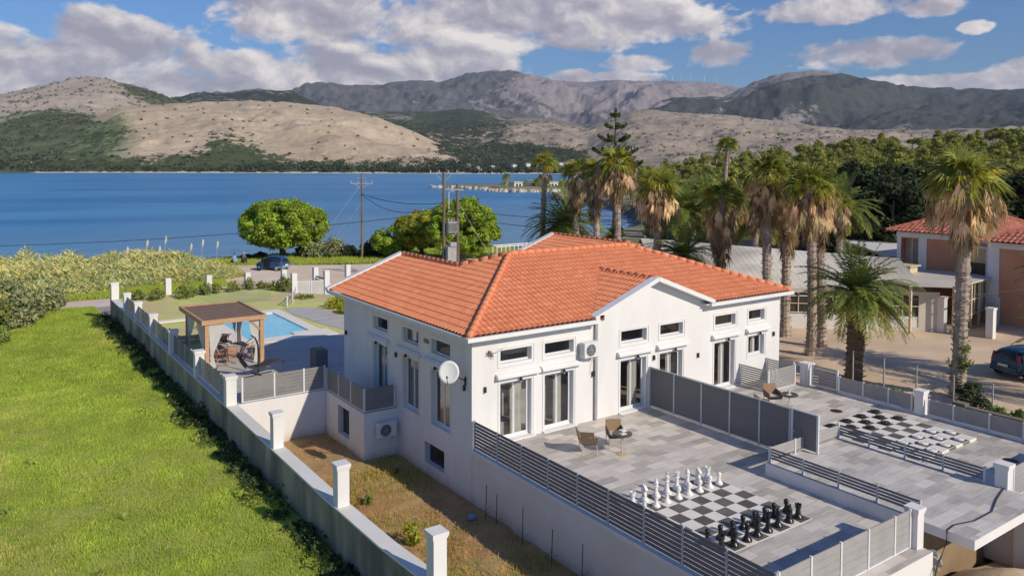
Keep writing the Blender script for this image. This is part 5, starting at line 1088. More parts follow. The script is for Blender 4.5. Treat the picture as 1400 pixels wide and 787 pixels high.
# reeds on the shore
def reeds():
    rs = np.random.RandomState(9); n = 30000
    x = rs.uniform(-16, 24.5, n); y0 = np.interp(x, [-16, 2, 8, 14, 22, 25], [84, 79, 80, 82, 82.5, 84]); dep = np.interp(x, [-16, 5, 16, 22, 25], [28, 24, 17, 12, 4]); y = y0 + rs.rand(n) * dep
    x2 = rs.uniform(-14, 5.6, 9000); y2 = 66 + 12 * rs.rand(9000) + (x2 - 2) * .2; k2 = x2 < 1.0 + (y2 - 62) * .33; x = np.concatenate([x, x2[k2]]); y = np.concatenate([y, y2[k2]]); n = len(x)
    big = fbm(x * .35, y * .35, 4); h = (.5 + 2.7 * big ** 1.6) * (.5 + .75 * rs.rand(n)); h = np.where(x > 19, h * np.clip((25.5 - x) / 6, .25, 1), h); h = np.where(y < 79, h * .75, h); h[:30000] *= np.clip(.35 + (y[:30000] - y0) / 5, .35, 1)
    a = rs.rand(n) * 2 * PI; lean = .12 + .25 * rs.rand(n); z = np.full(n, -2.1); V = []; T = []
    dry = rs.rand(n) < (.30 + .25 * (big > .55)); base = .75 + .5 * rs.rand(n)
    col = np.stack([base * np.where(dry, 1.9, 1), base * np.where(dry, 1.45, 1), base * np.where(dry, 1.35, 1.05), np.ones(n)], 1)
    for k in range(4):      # leaves along each stem and the stem itself
        aa = a + k * 1.9 + rs.rand(n); ll = .5 + .5 * rs.rand(n); hb = h * (.35 + .2 * k) if k else z * 0; w = .085 if k else .045
        bx = x + np.cos(a) * lean * hb * .4; by = y + np.sin(a) * lean * hb * .4
        tx = bx + (np.cos(aa) * ll * .55 if k else np.cos(a) * lean * h * .4); ty = by + (np.sin(aa) * ll * .55 if k else np.sin(a) * lean * h * .4); tz = z + (hb + ll * .45 if k else h)
        V.append(np.stack([np.stack([bx - w, by, z + hb], 1), np.stack([bx + w, by + w * .5, z + hb + .04], 1), np.stack([tx, ty, tz], 1)], 1)); T.append(col)
    V = np.concatenate(V).reshape(-1, 3); T = np.repeat(np.concatenate(T), 3, 0)
    np_obj('reeds', V, np.arange(len(V)).reshape(-1, 3), pmat('reed_leaves', (0.42, 0.48, 0.19), (0.34, 0.40, 0.15), .5, .8, tint=True, trans=.3), {'tint': T}, smooth=False, kind='stuff')
    for k, (px, py, hh) in enumerate(((13.0, 86, 3.0), (15.2, 88, 3.4), (16.0, 86, 2.9), (17.0, 88, 3.7), (19.3, 87, 2.9), (20.6, 87.5, 3.2), (22.0, 87, 3.0))):
        g = MB(); g.tube([(px, py, -2.1), (px + .1, py, -2.1 + hh)], [.03, .015], 5); g.tube([(px + .1, py, -2.1 + hh - .1), (px + .14, py, -1.9 + hh), (px + .2, py, -1.55 + hh), (px + .22, py, -1.25 + hh)], [.02, .12, .13, .02], 6)
        tag(g.build('reed_plume', pmat('plume', (.62, .55, .42), None, 2, .9)), 'pale feathery reed plume rising above the reeds, %s from the left' % nth[k], 'reed plume', 'reed plumes')
reeds()
# mixed bushes at the left edge
for k, (x, y, r, h, m) in enumerate([(3.6, 69.5, 1.7, 2.6, olive_m), (4.9, 72.8, 1.5, 2.3, olive_m), (1.6, 66.0, 1.9, 2.6, bush_m), (-.2, 62.5, 2.0, 2.6, bush_m), (.2, 68.0, 2.0, 3.0, bush_m), (2.9, 65.6, 1.3, 1.7, olive_m), (1.2, 59.5, 1.1, 1.5, bush_m), (5.8, 75.0, 1.2, 1.7, olive_m), (2.4, 74.5, 2.0, 3.0, olive_m)]):
    shrub('roadside_bush', '%s bush at the left edge of the field, counted from the track outwards' % nth[k], x, y, float(fieldf(np.array(x), np.array(y))) - .1 if y < 72 else -2.05, r, h, m, 80 + k, 'bushes at the left edge of the field', n=70, size=.16)
def shore_grass():
    rs = np.random.RandomState(6); n = 16000; x = rs.uniform(24, 64, n); y = np.interp(x, [24, 33, 41, 50, 64], [94, 90.5, 87, 85, 83]) + rs.rand(n) * np.interp(x, [24, 33, 41, 50, 64], [7, 12, 14, 14, 16]); h = .15 + .35 * rs.rand(n)
    x3 = rs.uniform(6.5, 21.5, 5000); y3 = 77.6 + rs.rand(5000) * 5; x = np.concatenate([x, x3]); y = np.concatenate([y, y3]); h = np.concatenate([h, .15 + .3 * rs.rand(5000)]); n = len(x)
    V = np.stack([np.stack([x - .08, y, -2.05 + 0 * x], 1), np.stack([x + .08, y + .03, -2.05 + 0 * x], 1), np.stack([x + .2 * (rs.rand(n) - .5), y + .2 * (rs.rand(n) - .5), -2.05 + h], 1)], 1).reshape(-1, 3); q = .8 + .5 * rs.rand(n)
    np_obj('shore_grass', V, np.arange(len(V)).reshape(-1, 3), MATS['grass_blades'], {'tint': np.repeat(np.stack([q * 1.0, q * .95, q, np.ones(n)], 1), 3, 0)}, smooth=False, kind='stuff')
shore_grass()
flat('shore_green', [(24, 94.2), (33, 90.6), (41, 87.0), (50, 85), (64, 83), (64, 97), (48, 99), (37, 102), (28, 101)], -2.0, pmat('shore_green_turf', (0.13, 0.20, 0.03), (0.10, 0.16, 0.025), .6, .95))

# ---------------------------------------------------------------- trees on the shore
def puffy_tree(name, label, x, y, z, w, h0, h1, mat, seed, puffs=150, npf=120, size=.13, tr=.28, cat='tree', squash=1.0, limbs=9, pf=.62, tint=(.6, 1.35)):
    """crown of many needle puffs spread over an ellipsoid from h0 to h1 above the ground"""
    rs = np.random.RandomState(seed); t = thing(name, label, cat, (x, y, z)); cz = z + (h0 + h1) / 2; rz = (h1 - h0) / 2; L = []
    for i in range(puffs):
        d = rs.normal(size=3); d /= np.linalg.norm(d); q = .80 + .2 * rs.rand() if rs.rand() < .78 else .35 + .4 * rs.rand()
        if d[2] < -.35: d[2] *= .82
        rr_ = pf * (.7 + .6 * rs.rand()); wob = 1 + .10 * math.sin(3 * math.atan2(d[1], d[0]) + seed) + .06 * math.sin(5 * math.atan2(d[1], d[0]) + 2 * seed)
        L.append((x + d[0] * q * w * wob, y + d[1] * q * w * wob * squash, cz + d[2] * q * rz, rr_, rr_, rr_ * .72))
    leaf_obj('crown', leaf_cloud(L, npf, size, seed, tint, shell=.45), mat, t, (x, y, z))
    g = MB(); zt = z + h0 + rz * .2; g.tube([(x, y, z - .2), (x + .05, y, z + h0 * .5), (x - .05, y + .05, zt)], [tr * 1.3, tr, tr * .8], 10); 
    for k in range(limbs):
        a = k * 2 * PI / limbs + seed; ex, ey = x + w * .7 * math.cos(a), y + w * .7 * math.sin(a); g.tube([(x, y, zt - .5), ((x * .5 + ex * .5), (y * .5 + ey * .5), cz - rz * .15), (ex, ey, cz + rz * .15)], [tr * .55, tr * .35, .04], 6)
    g.build('trunk', bark_m, t); return t
puffy_tree('umbrella_pine', 'large round-topped bright green pine on the shore behind the blue car', 33.2, 98.6, -2.1, 5.5, 1.0, 7.5, brightpine_m, 21, 420, 110, .17, .42, pf=.75)
puffy_tree('shore_tree', 'rounded yellowish green tree left of the transformer poles', 48.2, 89.0, -2.1, 3.7, .9, 6.3, yellow_m, 22, 200, 110, .16, .3)
puffy_tree('shore_tree', 'green lobe-crowned tree left of the yellowish shore tree', 44.9, 90.5, -2.1, 2.6, .4, 4.3, brightpine_m, 23, 130, 110, .16, .22)
puffy_tree('shore_tree', 'large rounded bright green tree behind the transformer poles', 49.2, 80.4, -2.1, 4.1, .9, 8.0, brightpine_m, 24, 330, 120, .16, .36)
puffy_tree('small_tree', 'small young green tree right of the transformer poles at the water', 52.3, 84.5, -2.1, 1.4, 1.2, 2.7, brightpine_m, 25, 22, 80, .13, .08, pf=.45)
for k, (x, y, w, h, m) in enumerate(((36.6, 96.3, 2.6, 2.6, olive_m), (38.6, 95.2, 2.2, 2.9, olive_m), (35.4, 97.3, 1.5, 1.7, dark_m), (40.4, 94.4, 1.6, 1.8, dark_m), (42.6, 93.2, 1.8, 2.2, dark_m), (44.2, 92.8, 1.5, 2.0, dark_m), (30.6, 99.6, 1.3, .9, dark_m), (29.0, 99.8, 1.0, .7, dark_m))):
    shrub('shore_bush', '%s scrubby bush from the big pine rightwards along the shore' % nth[k], x, y, -2.1, w * .8, h, m, 130 + k, 'bushes on the shore', n=60, size=.17)

# ---------------------------------------------------------------- palms
frond_g = pmat('palm_green', (0.38, 0.38, 0.075), (0.25, 0.30, 0.055), .8, .45, tint=True, trans=.4, spec=.4); frond_d = pmat('palm_dead', (0.86, 0.68, 0.42), (0.66, 0.49, 0.28), 1.5, .85, tint=True, trans=.35, spec=.2)
datep_g = pmat('date_palm_green', (0.30, 0.35, 0.08), (0.21, 0.27, 0.06), .8, .5, tint=True, trans=.35, spec=.4)
palmbark_m = pmat('palm_bark', (0.50, 0.40, 0.32), (0.26, 0.20, 0.155), 3, .95, bump=1, bscale=14, stretch=(1, 1, .6))
def fan_leaf(V, F, T, p, d, L, Rr, rs, droop, tint, nseg=22, spread=2.3, fold=0.0):
    """petiole from p along d (length L), then a fan of radius Rr"""
    d = d / np.linalg.norm(d); up = np.array([0, 0, 1.]); side = np.cross(d, up); side /= (np.linalg.norm(side) + 1e-6); nrm = np.cross(side, d); ro = rs.normal() * .75; side, nrm = side * math.cos(ro) + nrm * math.sin(ro), nrm * math.cos(ro) - side * math.sin(ro)
    c = p + d * L - up * droop * L * .35; b = len(V)
    V += [p - side * .02, p + side * .02, c + side * .025, c - side * .025]; F.append((b, b + 1, b + 2, b + 3)); T += [tint * .8] * 4
    for k in range(nseg):
        a = (k / (nseg - 1) - .5) * spread; rr_ = Rr * (.75 + .25 * math.cos(a * .8)) * (.55 + .75 * rs.rand()); dirv = d * math.cos(a) + side * math.sin(a) * (1 - fold); dirv = dirv - up * droop * .5
        m = c + dirv * rr_ * .55 + nrm * .05; tip = c + dirv * rr_ - up * (droop * .6 + .15) * rr_ * (.6 + .6 * rs.rand()); w = np.cross(dirv, nrm); w /= (np.linalg.norm(w) + 1e-6); w = w * Rr * .042
        b = len(V); V += [c, m - w, tip, m + w]; F.append((b, b + 1, b + 2, b + 3)); s = .8 + .4 * rs.rand(); T += [tint * s] * 4
def mk(V, F, T, name, mat):
    V = np.array(V); T = np.array(T); T = np.concatenate([T, np.ones((len(T), 1))], 1); o = np_obj(name, V, np.array(F), mat, {'tint': T}, smooth=False); me = o.data; bpy.data.objects.remove(o); return me
def fan_crown(seed, green=34, dead=60, skirt=60, sk_len=2.2, R_=1.0):
    rs = np.random.RandomState(seed); V, F, T = [], [], []
    for i in range(green):
        a = rs.rand() * 2 * PI; e = math.asin(rs.uniform(-.15, .98)); d = np.array([math.cos(a) * math.cos(e), math.sin(a) * math.cos(e), math.sin(e)]); tt = .5 + 1.0 * rs.rand(); ye = 1.7 if rs.rand() < .22 else 1
        fan_leaf(V, F, T, np.array([0, 0, -.1]), d, .65 * R_ * (.8 + .4 * rs.rand()), .80 * R_ * (.75 + .5 * rs.rand()), rs, .05 + .35 * (1 - max(0, d[2])), np.array([tt * ye, tt * (1 + (ye - 1) * .6), tt]))
    G = mk(V, F, T, 'palm_leaves', frond_g); V, F, T = [], [], []
    for i in range(dead):
        a = rs.rand() * 2 * PI; e = rs.uniform(-.75, .35); d = np.array([math.cos(a) * math.cos(e), math.sin(a) * math.cos(e), math.sin(e)]); tt = .35 + 1.1 * rs.rand(); p0 = np.array([0, 0, -.2 - .9 * rs.rand()])
        L = R_ * rs.uniform(.4, 1.25); c = p0 + d * L; b = len(V); side = np.array([-d[1], d[0], 0]); V += [p0 - side * .02, p0 + side * .02, c + side * .02, c - side * .02]; F.append((b, b + 1, b + 2, b + 3)); T += [np.array([tt, tt, tt])] * 4
        hd = np.array([d[0] * .25, d[1] * .25, -1.0]); fan_leaf(V, F, T, c, hd, .08, rs.uniform(.35, .95) * R_, rs, .0, np.array([tt, tt * (.85 + .2 * rs.rand()), tt * .9]), 14, 1.7, .5)
    for i in range(skirt):
        a = rs.rand() * 2 * PI; q = rs.rand(); z = -.8 - q * sk_len; rad = (.62 - .38 * q) * R_; p = np.array([math.cos(a) * rad, math.sin(a) * rad, z]); tt = .35 + .45 * rs.rand() - .12 * q
        fan_leaf(V, F, T, p, np.array([math.cos(a) * .12, math.sin(a) * .12, -1.]), .05, .8, rs, 0, np.array([tt, tt * .92, tt * .85]), 9, 1.3, .3)
    return G, mk(V, F, T, 'dead_fronds', frond_d)
def palm_trunk(g, x, y, z, h, r, seed, lean=.2, flare=1.35):
    rs = np.random.RandomState(seed); n = int(h / .13); pts = []; rad = []
    for i in range(n + 1):
        q = i / n; pts.append((x + lean * math.sin(q * 2.2 + seed) - lean * math.sin(seed), y + lean * math.cos(q * 1.7 + seed) - lean * math.cos(seed), z + h * q)); rad.append(r * (1 + (flare - 1) * max(0, 1 - q * 5)) * (1.04 if i % 2 else .96) * rs.uniform(.93, 1.08))
    g.tube(pts, rad, 10)
    for i in range(2, n, 1):
        for k in range(3): a = rs.rand() * 2 * PI; p = pts[i]; rr_ = rad[i]; g.bar((p[0] + rr_ * .85 * math.cos(a), p[1] + rr_ * .85 * math.sin(a), p[2] - .04), (p[0] + rr_ * 1.28 * math.cos(a), p[1] + rr_ * 1.28 * math.sin(a), p[2] + .05), .09, .03)
    return pts[-1]
FAN = [fan_crown(1, 52, 72, 34, 2.0), fan_crown(2, 46, 60, 56, 2.7), fan_crown(3, 56, 90, 30, 1.7, 1.1), fan_crown(4, 40, 8, 4, .4, .8)]
def fan_palm(label, x, y, z0, ztop, r, v, s=1.0, seed=0, lean=.2, group='tall fan palms', rot=None):
    t = thing('fan_palm', label, 'palm tree', (x, y, z0), group); g = MB(); top = palm_trunk(g, x, y, z0 - .2, ztop - z0, r, seed, lean); g.build('trunk', palmbark_m, t)
    for nm, me in (('green_crown', FAN[v][0]), ('dead_frond_skirt', FAN[v][1])):
        o = bpy.data.objects.new(nm, me); COL.objects.link(o); o.parent = t; o.location = Vector(top) - Vector((x, y, z0)) + Vector((0, 0, .1)); o.scale = (s, s, s); o.rotation_euler = (0, 0, seed * 1.7 if rot is None else rot)
    return t
fan_palm('tallest thick-trunked fan palm at the right, in front of the pink building', 37.1, 17.2, -.5, 9.5, .29, 2, 1.08, 1, .12)
fan_palm('fan palm with twin shadow trunk rising beside the date palm at the house corner', 38.6, 25.8, -.6, 9.0, .24, 2, .98, 2, .25)
fan_palm('fan palm just behind the one at the house corner, slightly lower', 40.9, 26.6, -.6, 8.2, .24, 0, .9, 3, .2)
fan_palm('tallest fan palm of the pair above the right end of the orange roof', 38.3, 28.4, -.6, 9.7, .25, 0, 1.02, 4, .2)
fan_palm('fan palm directly behind the tall pair at the roof end', 41.6, 29.6, -.6, 8.2, .27, 1, .95, 5, .15)
fan_palm('dark bushy fan palm standing before the white corrugated roof', 38.2, 32.0, -.6, 8.2, .26, 1, 1.10, 6, .1)
fan_palm('fan palm with big dead frond beard behind the roof ridge, right of the power post', 35.8, 35.2, -.6, 8.8, .23, 2, .95, 7, .2)
fan_palm('fan palm with a yellow leaf next to the conifer mast', 38.2, 41.2, -.6, 10.2, .22, 2, .98, 8, .15)
fan_palm('fan palm with a long narrow skirt, third from the left behind the roof', 38.5, 43.5, -.6, 9.7, .22, 1, .92, 9, .25)
fan_palm('fan palm with a long narrow skirt, second from the left behind the roof', 38.6, 46.1, -.6, 9.7, .22, 1, .92, 10, .2)
fan_palm('slender fan palm with a clean trunk, leftmost behind the roof', 37.6, 49.3, -.6, 10.3, .20, 3, .98, 11, .3)
fan_palm('small far fan palm with a clean trunk rising above the pines', 84.6, 70.3, 3.0, 12.9, .26, 3, 1.5, 12, .3)
fan_palm('fan palm with a full skirt half hidden behind the date palms', 56.2, 43.4, -.6, 6.9, .25, 0, .9, 13, .2)
fan_palm('fan palm behind the group at the hall roof, nearest the white pergola', 57.5, 36.1, -.6, 7.2, .24, 0, .85, 14, .2)
fan_palm('fan palm behind the white hall roof, between the pale pillars', 59.0, 39.5, -.6, 6.9, .26, 1, .85, 15, .2)
def date_crown(seed, nf=60, L=3.0, tint=1.0):
    rs = np.random.RandomState(seed); V, F, T = [], [], []; up = np.array([0, 0, 1.])
    for i in range(nf):
        a = rs.rand() * 2 * PI; e = math.asin(min(.98, rs.uniform(-.35, 1.0))); d = np.array([math.cos(a) * math.cos(e), math.sin(a) * math.cos(e), math.sin(e)]); l = L * rs.uniform(.8, 1.1); n = 24; tt = tint * rs.uniform(.7, 1.3)
        old = e < 0; col = np.array([tt * (1.35 if old else 1), tt * (1.05 if old else 1), tt * .95]); p = np.zeros(3); dd_ = d.copy(); pts = [p.copy()]
        for k in range(n): dd_ = dd_ - up * (.042 + .03 * (1 - abs(d[2]))) * (1.0 if e > -.1 else .6); dd_ /= np.linalg.norm(dd_); p = p + dd_ * l / n; pts.append(p.copy())
        side = np.cross(d, up); side /= (np.linalg.norm(side) + 1e-6)
        for k in range(n):
            b = len(V); w = side * .022 * (1 - k / n); V += [pts[k] - w, pts[k] + w, pts[k + 1] + w * .8, pts[k + 1] - w * .8]; F.append((b, b + 1, b + 2, b + 3)); T += [col * 1.3] * 4
            if k < 2: continue
            t_ = pts[k + 1] - pts[k]; t_ /= np.linalg.norm(t_); ll = .46 * math.sin(PI * min(1, .12 + .86 * k / n)) ** .6 * L / 3
            for s in (-1, 1):
                for q in (0,):
                    o = pts[k] + (pts[k + 1] - pts[k]) * q; v = t_ * .55 + side * s * .8 + np.cross(side, t_) * .25 - up * .22 + rs.normal(size=3) * .08; v /= np.linalg.norm(v); w = t_ * .055
                    b = len(V); V += [o - w, o + v * ll * .5 + w, o + v * ll - up * .05, o + v * ll * .45 - w]; F.append((b, b + 1, b + 2, b + 3)); T += [col * rs.uniform(.8, 1.2)] * 4
    return mk(V, F, T, 'date_fronds', datep_g)
DATE = [date_crown(1, 105), date_crown(2, 80), date_crown(3, 64, 3.0, .85)]
def date_palm(label, x, y, z0, ztop, r, v, s, seed):
    t = thing('date_palm', label, 'palm tree', (x, y, z0), 'date palms'); g = MB(); top = palm_trunk(g, x, y, z0 - .2, ztop - z0, r, seed, .1, 1.15)
    g.lathe([(r * .95, -1.2), (r * 1.35, -.5), (r * 1.2, 0), (r * .5, .3)], (top[0], top[1], top[2]), 12); g.build('trunk', pmat('date_palm_bark', (0.25, 0.17, 0.10), (0.12, 0.08, 0.05), 5, .95, bump=1, bscale=12), t)
    o = bpy.data.objects.new('fronds', DATE[v]); COL.objects.link(o); o.parent = t; o.location = Vector(top) - Vector((x, y, z0)) + Vector((0, 0, .15)); o.scale = (s, s, s); o.rotation_euler = (0, 0, seed * 2.1); return t
date_palm('broad date palm with a thick trunk standing in front of the restaurant', 36.1, 21.7, -.6, 3.75, .42, 0, 1.04, 1)
date_palm('big date palm behind the left end of the roof, by the water', 39.2, 48.0, -.9, 5.3, .34, 0, 1.3, 2)
date_palm('date palm with yellowish fronds behind the roof ridge', 55.0, 50.7, -.6, 5.6, .34, 1, 1.35, 3)
date_palm('dark low date palm poking over the right slope of the orange roof', 36.9, 33.6, -.6, 4.4, .3, 2, 1.0, 4)
date_palm('date palm between the fan palms above the corrugated roof', 57, 49.0, -.6, 6.4, .34, 1, 1.3, 5)
date_palm('date palm crown behind the dark bushy fan palm', 62, 47.5, -.6, 4.6, .34, 1, 1.25, 6)
date_palm('date palm behind the twin trunks near the white pergola', 61, 38.2, -.6, 6.4, .32, 2, 1.3, 7)
date_palm('date palm at the right margin with fronds reaching into the picture', 43.3, 14.6, -.6, 4.9, .38, 0, .95, 8)
date_palm('lower date palm at the right margin beside the blue hatchback', 40.6, 13.6, -.6, 2.2, .34, 2, .85, 9)

# ---------------------------------------------------------------- pine-covered slope on the right
PC = [(38, -6), (42.56, -4), (44.65, 1), (47.24, 5), (50.77, 9), (54.66, 12.5), (57.92, 15), (60.15, 16.5), (64.38, 18.5), (68.28, 21), (75, 24), (95, 27)]
RBA = [(38, 300), (42.5, 240), (46, 135), (52, 100), (60, 84), (75, 84), (95, 84)]
def pine_z(az, r):
    zc = np.interp(az, [p[0] for p in PC], [p[1] for p in PC]); rb = np.interp(az, [p[0] for p in RBA], [p[1] for p in RBA]); t = np.clip((r - rb) / (430 - rb), 0, 1.25)
    return -.9 + (zc + .9) * np.minimum(t, 1) - np.maximum(t - 1, 0) * 20
def pine_slope():
    A, Rg = np.meshgrid(np.linspace(38, 95, 150), np.linspace(70, 560, 160)); Z = pine_z(A, Rg) + (fbm(A * .8, Rg / 18, 4) - .5) * 2.5 * np.clip((Rg - 90) / 60, 0, 1); Z = np.where(Rg < np.interp(A, [p[0] for p in RBA], [p[1] for p in RBA]) - 4, SEA - 1, Z)
    v, f = grid_mesh(np.sin(np.radians(A)) * Rg, np.cos(np.radians(A)) * Rg, Z); np_obj('pine_slope_ground', v, f, pmat('forest_floor', (0.15, 0.12, 0.07), (0.07, 0.085, 0.03), .15, .95, c3=(.28, .22, .15), s3=.03), kind='structure')
pine_slope()
def pine_proto(seed, mat, kind):
    rs = np.random.RandomState(seed); L = []
    if kind == 0:
        for i in range(34):
            a = rs.rand() * 2 * PI; q = rs.rand() ** .5 * 2.6; L.append((q * math.cos(a), q * math.sin(a), 6.6 - .14 * q * q + rs.normal() * .45, .85, .85, .42))
    elif kind == 1:
        for i in range(40): zz = rs.uniform(2.6, 8.2); q = (1 - (zz - 2.6) / 7) * 2.7 * rs.rand() ** .4; a = rs.rand() * 2 * PI; L.append((q * math.cos(a), q * math.sin(a), zz, .85, .85, .55))
    else:
        for i in range(52): d = rs.normal(size=3); d /= np.linalg.norm(d); L.append((d[0] * 2.2, d[1] * 2.2, 4.3 + d[2] * 3.2, 1.0, 1.0, .8))
    d = leaf_cloud(L, 85 if kind < 2 else 90, .21, seed, (.55, 1.35)); o = leaf_obj('crown', d, mat); c = o.data; bpy.data.objects.remove(o)
    g = MB(); g.tube([(0, 0, -.5), (.1, 0, 3), (0, .1, 6.2)], [.24, .17, .06], 7)
    for k in range(6): a = k * 1.1 + seed; g.tube([(0, 0, 3.2 + .5 * k), (1.6 * math.cos(a), 1.6 * math.sin(a), 4.4 + .4 * k)], [.07, .03], 5)
    o = g.build('trunk', pmat('pale_pine_bark', (.27, .20, .15), (.17, .12, .09), 2, .9)); tme = o.data; bpy.data.objects.remove(o); return c, tme
PP = [pine_proto(1, pine_m, 0), pine_proto(2, pine_m, 0), pine_proto(3, pine_m, 1), pine_proto(4, pine_m, 1), pine_proto(5, dark_m, 2), pine_proto(6, dark_m, 1)]
def put_tree(name, label, x, y, z, s, v, rz, group, sz=None):
    t = thing(name, label, 'tree', (x, y, z), group)
    for nm, me in (('crown', PP[v][0]), ('trunk', PP[v][1])):
        o = bpy.data.objects.new(nm, me); COL.objects.link(o); o.parent = t; o.scale = (s, s, sz or s); o.rotation_euler = (0, 0, rz)
    return t
def forest():
    rs = np.random.RandomState(17); P = []; tries = 0
    while len(P) < 285 and tries < 60000:
        tries += 1; az = rs.uniform(43.5, 70.5); r = 88 + 350 * rs.rand() ** .8; rb = np.interp(az, [p[0] for p in RBA], [p[1] for p in RBA])
        if r < rb + 4 or r > 440: continue
        x, y = math.sin(R(az)) * r, math.cos(R(az)) * r; md = 4.6 + r * .020 + (3.5 if az < 50 else 0)
        if any((x - a) ** 2 + (y - b) ** 2 < md * md for a, b, _, _ in P): continue
        P.append((x, y, az, r))
    for x, y, az, r in P:
        v = rs.choice([0, 0, 1, 1, 2, 3]); z = float(pine_z(az, r)) - .2
        put_tree('pine_tree', 'green pine growing on the wooded slope behind the palms', x, y, z, rs.uniform(.8, 1.2) * (.92 + r / 3000), v, rs.rand() * 6, 'pines on the wooded slope')
forest()
def undergrowth():
    rs = np.random.RandomState(31); L = []
    for i in range(2200):
        az = rs.uniform(44, 71); r = 90 + 345 * rs.rand() ** .75; rb = np.interp(az, [p[0] for p in RBA], [p[1] for p in RBA])
        if r < rb + 3 or (az < 50.5 and rs.rand() < .6): continue
        s = rs.uniform(.9, 2.0) * (.8 + r / 700); L.append((math.sin(R(az)) * r, math.cos(R(az)) * r, float(pine_z(az, r)) + s * .35, s * 1.3, s * 1.3, s * .8))
    leaf_obj('forest_undergrowth', leaf_cloud(L, 40, .42, 32, (.55, 1.3)), pine_m, kind='stuff')
undergrowth()
for k, (x, y, s, v) in enumerate(((70, 47.5, 1.25, 4), (74, 44.8, 1.3, 5), (77, 41.5, 1.35, 4), (72.5, 40.0, 1.2, 4), (78, 38, 1.3, 5), (70, 51.5, 1.15, 5), (80.5, 35, 1.35, 4), (83, 31.5, 1.3, 4), (86, 28, 1.3, 5), (76, 36, 1.15, 4), (80, 47, 1.3, 4))):
    put_tree('dark_evergreen', '%s dense dark evergreen from the left behind the white pergola and pink building' % nth[k], x, y, -.7, s, v, k * 1.3, 'dark evergreens behind the pink building')
for k, (x, y, s, v, lab) in enumerate(((52.5, 57.0, .62, 3, 'low green pine between the palms behind the roof ridge, left one'), (55.0, 54.0, .7, 3, 'low green pine between the palms behind the roof ridge, middle one'), (58.5, 50.5, .75, 2, 'low green pine behind the palms above the roof ridge, right one'), (62, 58, .8, 2, 'dark green pine farther back between the palm trunks'), (66.5, 55.5, .8, 3, 'green pine farther back right of the conifer mast'))):
    put_tree('low_pine', lab, x, y, -1.2, s, v, k, 'low pines by the water')
# tiered conifer
def norfolk():
    x, y, z = 60.5, 65.8, -.9; t = thing('tiered_conifer', 'tall tiered conifer with widely spaced upswept branches above the palms', 'tree', (x, y, z)); g = MB(); g.tube([(x, y, z), (x, y, 10), (x, y, 16.3)], [.34, .2, .04], 8); rs = np.random.RandomState(2); L = []
    for k in range(6):
        zz = 15.5 - k * 1.35 - .06 * k * k; l = .5 + .68 * k
        for j in range(5 + (k > 2)):
            a = j * 2 * PI / (5 + (k > 2)) + k * .5 + rs.normal() * .1; tip = (x + l * math.cos(a), y + l * math.sin(a), zz + l * .36)
            g.tube([(x, y, zz), ((x + tip[0]) / 2, (y + tip[1]) / 2, zz + l * .12), tip], [.05, .035, .015], 5)
            m = max(2, int(l * 3.2))
            for i in range(m):
                q = (.35 + .65 * (i + 1) / m); zc = zz + l * (.36 * q * q) + .1; wd = .17 + .16 * math.sin(q * PI); L.append((x + l * q * math.cos(a), y + l * q * math.sin(a), zc, wd, wd, .2))
    L.append((x, y, 16.2, .18, .18, .35))
    g.build('trunk', bark_m, t); leaf_obj('branches', leaf_cloud(L, 34, .15, 5, (.6, 1.2)), pmat('conifer_green', (0.095, 0.125, 0.03), (0.06, 0.085, 0.025), .8, .7, tint=True, trans=.2), t, (x, y, z))
norfolk()

# ---------------------------------------------------------------- power poles
polewood_m = pmat('weathered_pole', (0.235, 0.175, 0.13), (0.14, 0.105, 0.08), 2, .95, stretch=(1, 1, .2)); steel_m = pmat('galvanised', (.45, .45, .44), (.36, .35, .34), 4, .6)
t = thing('power_pole', 'single wooden power pole with a crossarm on the shore between the trees', 'power pole', (41.15, 91.8, -2.1)); x, y = 41.15, 91.8
g = MB(); g.tube([(x, y, -2.2), (x, y, 8.9)], [.17, .11], 10); g.build('pole', polewood_m, t); g = MB(); g.bar((x - 1.15, y + .8, 7.6), (x + 1.15, y - .8, 7.6), .12, .12); g.bar((x - .5, y + .35, 8.3), (x + .5, y - .35, 8.3), .06); g.bar((x, y, 6.9), (x - .7, y + .5, 7.55), .05); g.bar((x, y, 6.9), (x + .7, y - .5, 7.55), .05); g.build('crossarm', steel_m, t)
for q in (-1, -.35, .4, 1): g = MB(); g.lathe([(.05, 0), (.08, .1), (.05, .18), (.02, .3)], (x + q * 1.1, y - q * .77, 7.66), 8); g.build('insulator', steel_m, t)
t = thing('transformer_poles', 'pair of wooden poles carrying transformers and switch boxes behind the orange roof', 'power pole', (39.3, 67.3, -2.0))
pa, pb_ = (38.9, 67.2), (40.3, 66.9)
g = MB(); g.tube([(*pa, -2), (*pa, 9.3)], [.19, .14], 10); g.tube([(*pb_, -2), (*pb_, 8.1)], [.2, .15], 10); g.build('pole', polewood_m, t)
g = MB(); g.bar((pa[0] - 1.25, pa[1] + .85, 9.15), (pa[0] + 1.25, pa[1] - .85, 9.15), .12, .12); g.bar((*pa, 8.3), (pa[0] - .7, pa[1] + .5, 9.1), .06); g.bar((*pa, 8.3), (pa[0] + .7, pa[1] - .5, 9.1), .06); g.bar((*pa, 7.6), (pb_[0] + .5, pb_[1] - .3, 7.5), .1); g.bar((*pa, 3.1), (*pb_, 3.1), .14, .14); g.bar((*pa, 1.1), (*pb_, 1.1), .12, .12); g.build('crossarm', steel_m, t)
trm = pmat('transformer_grey', (.42, .42, .40), (.33, .33, .32), 3, .6)
g = MB(); g.box(39.05, 66.6, 3.25, 40.1, 67.3, 4.35); 
for k in range(8): g.box(39.1 + k * .13, 66.5, 3.35, 39.13 + k * .13, 66.6, 4.25)
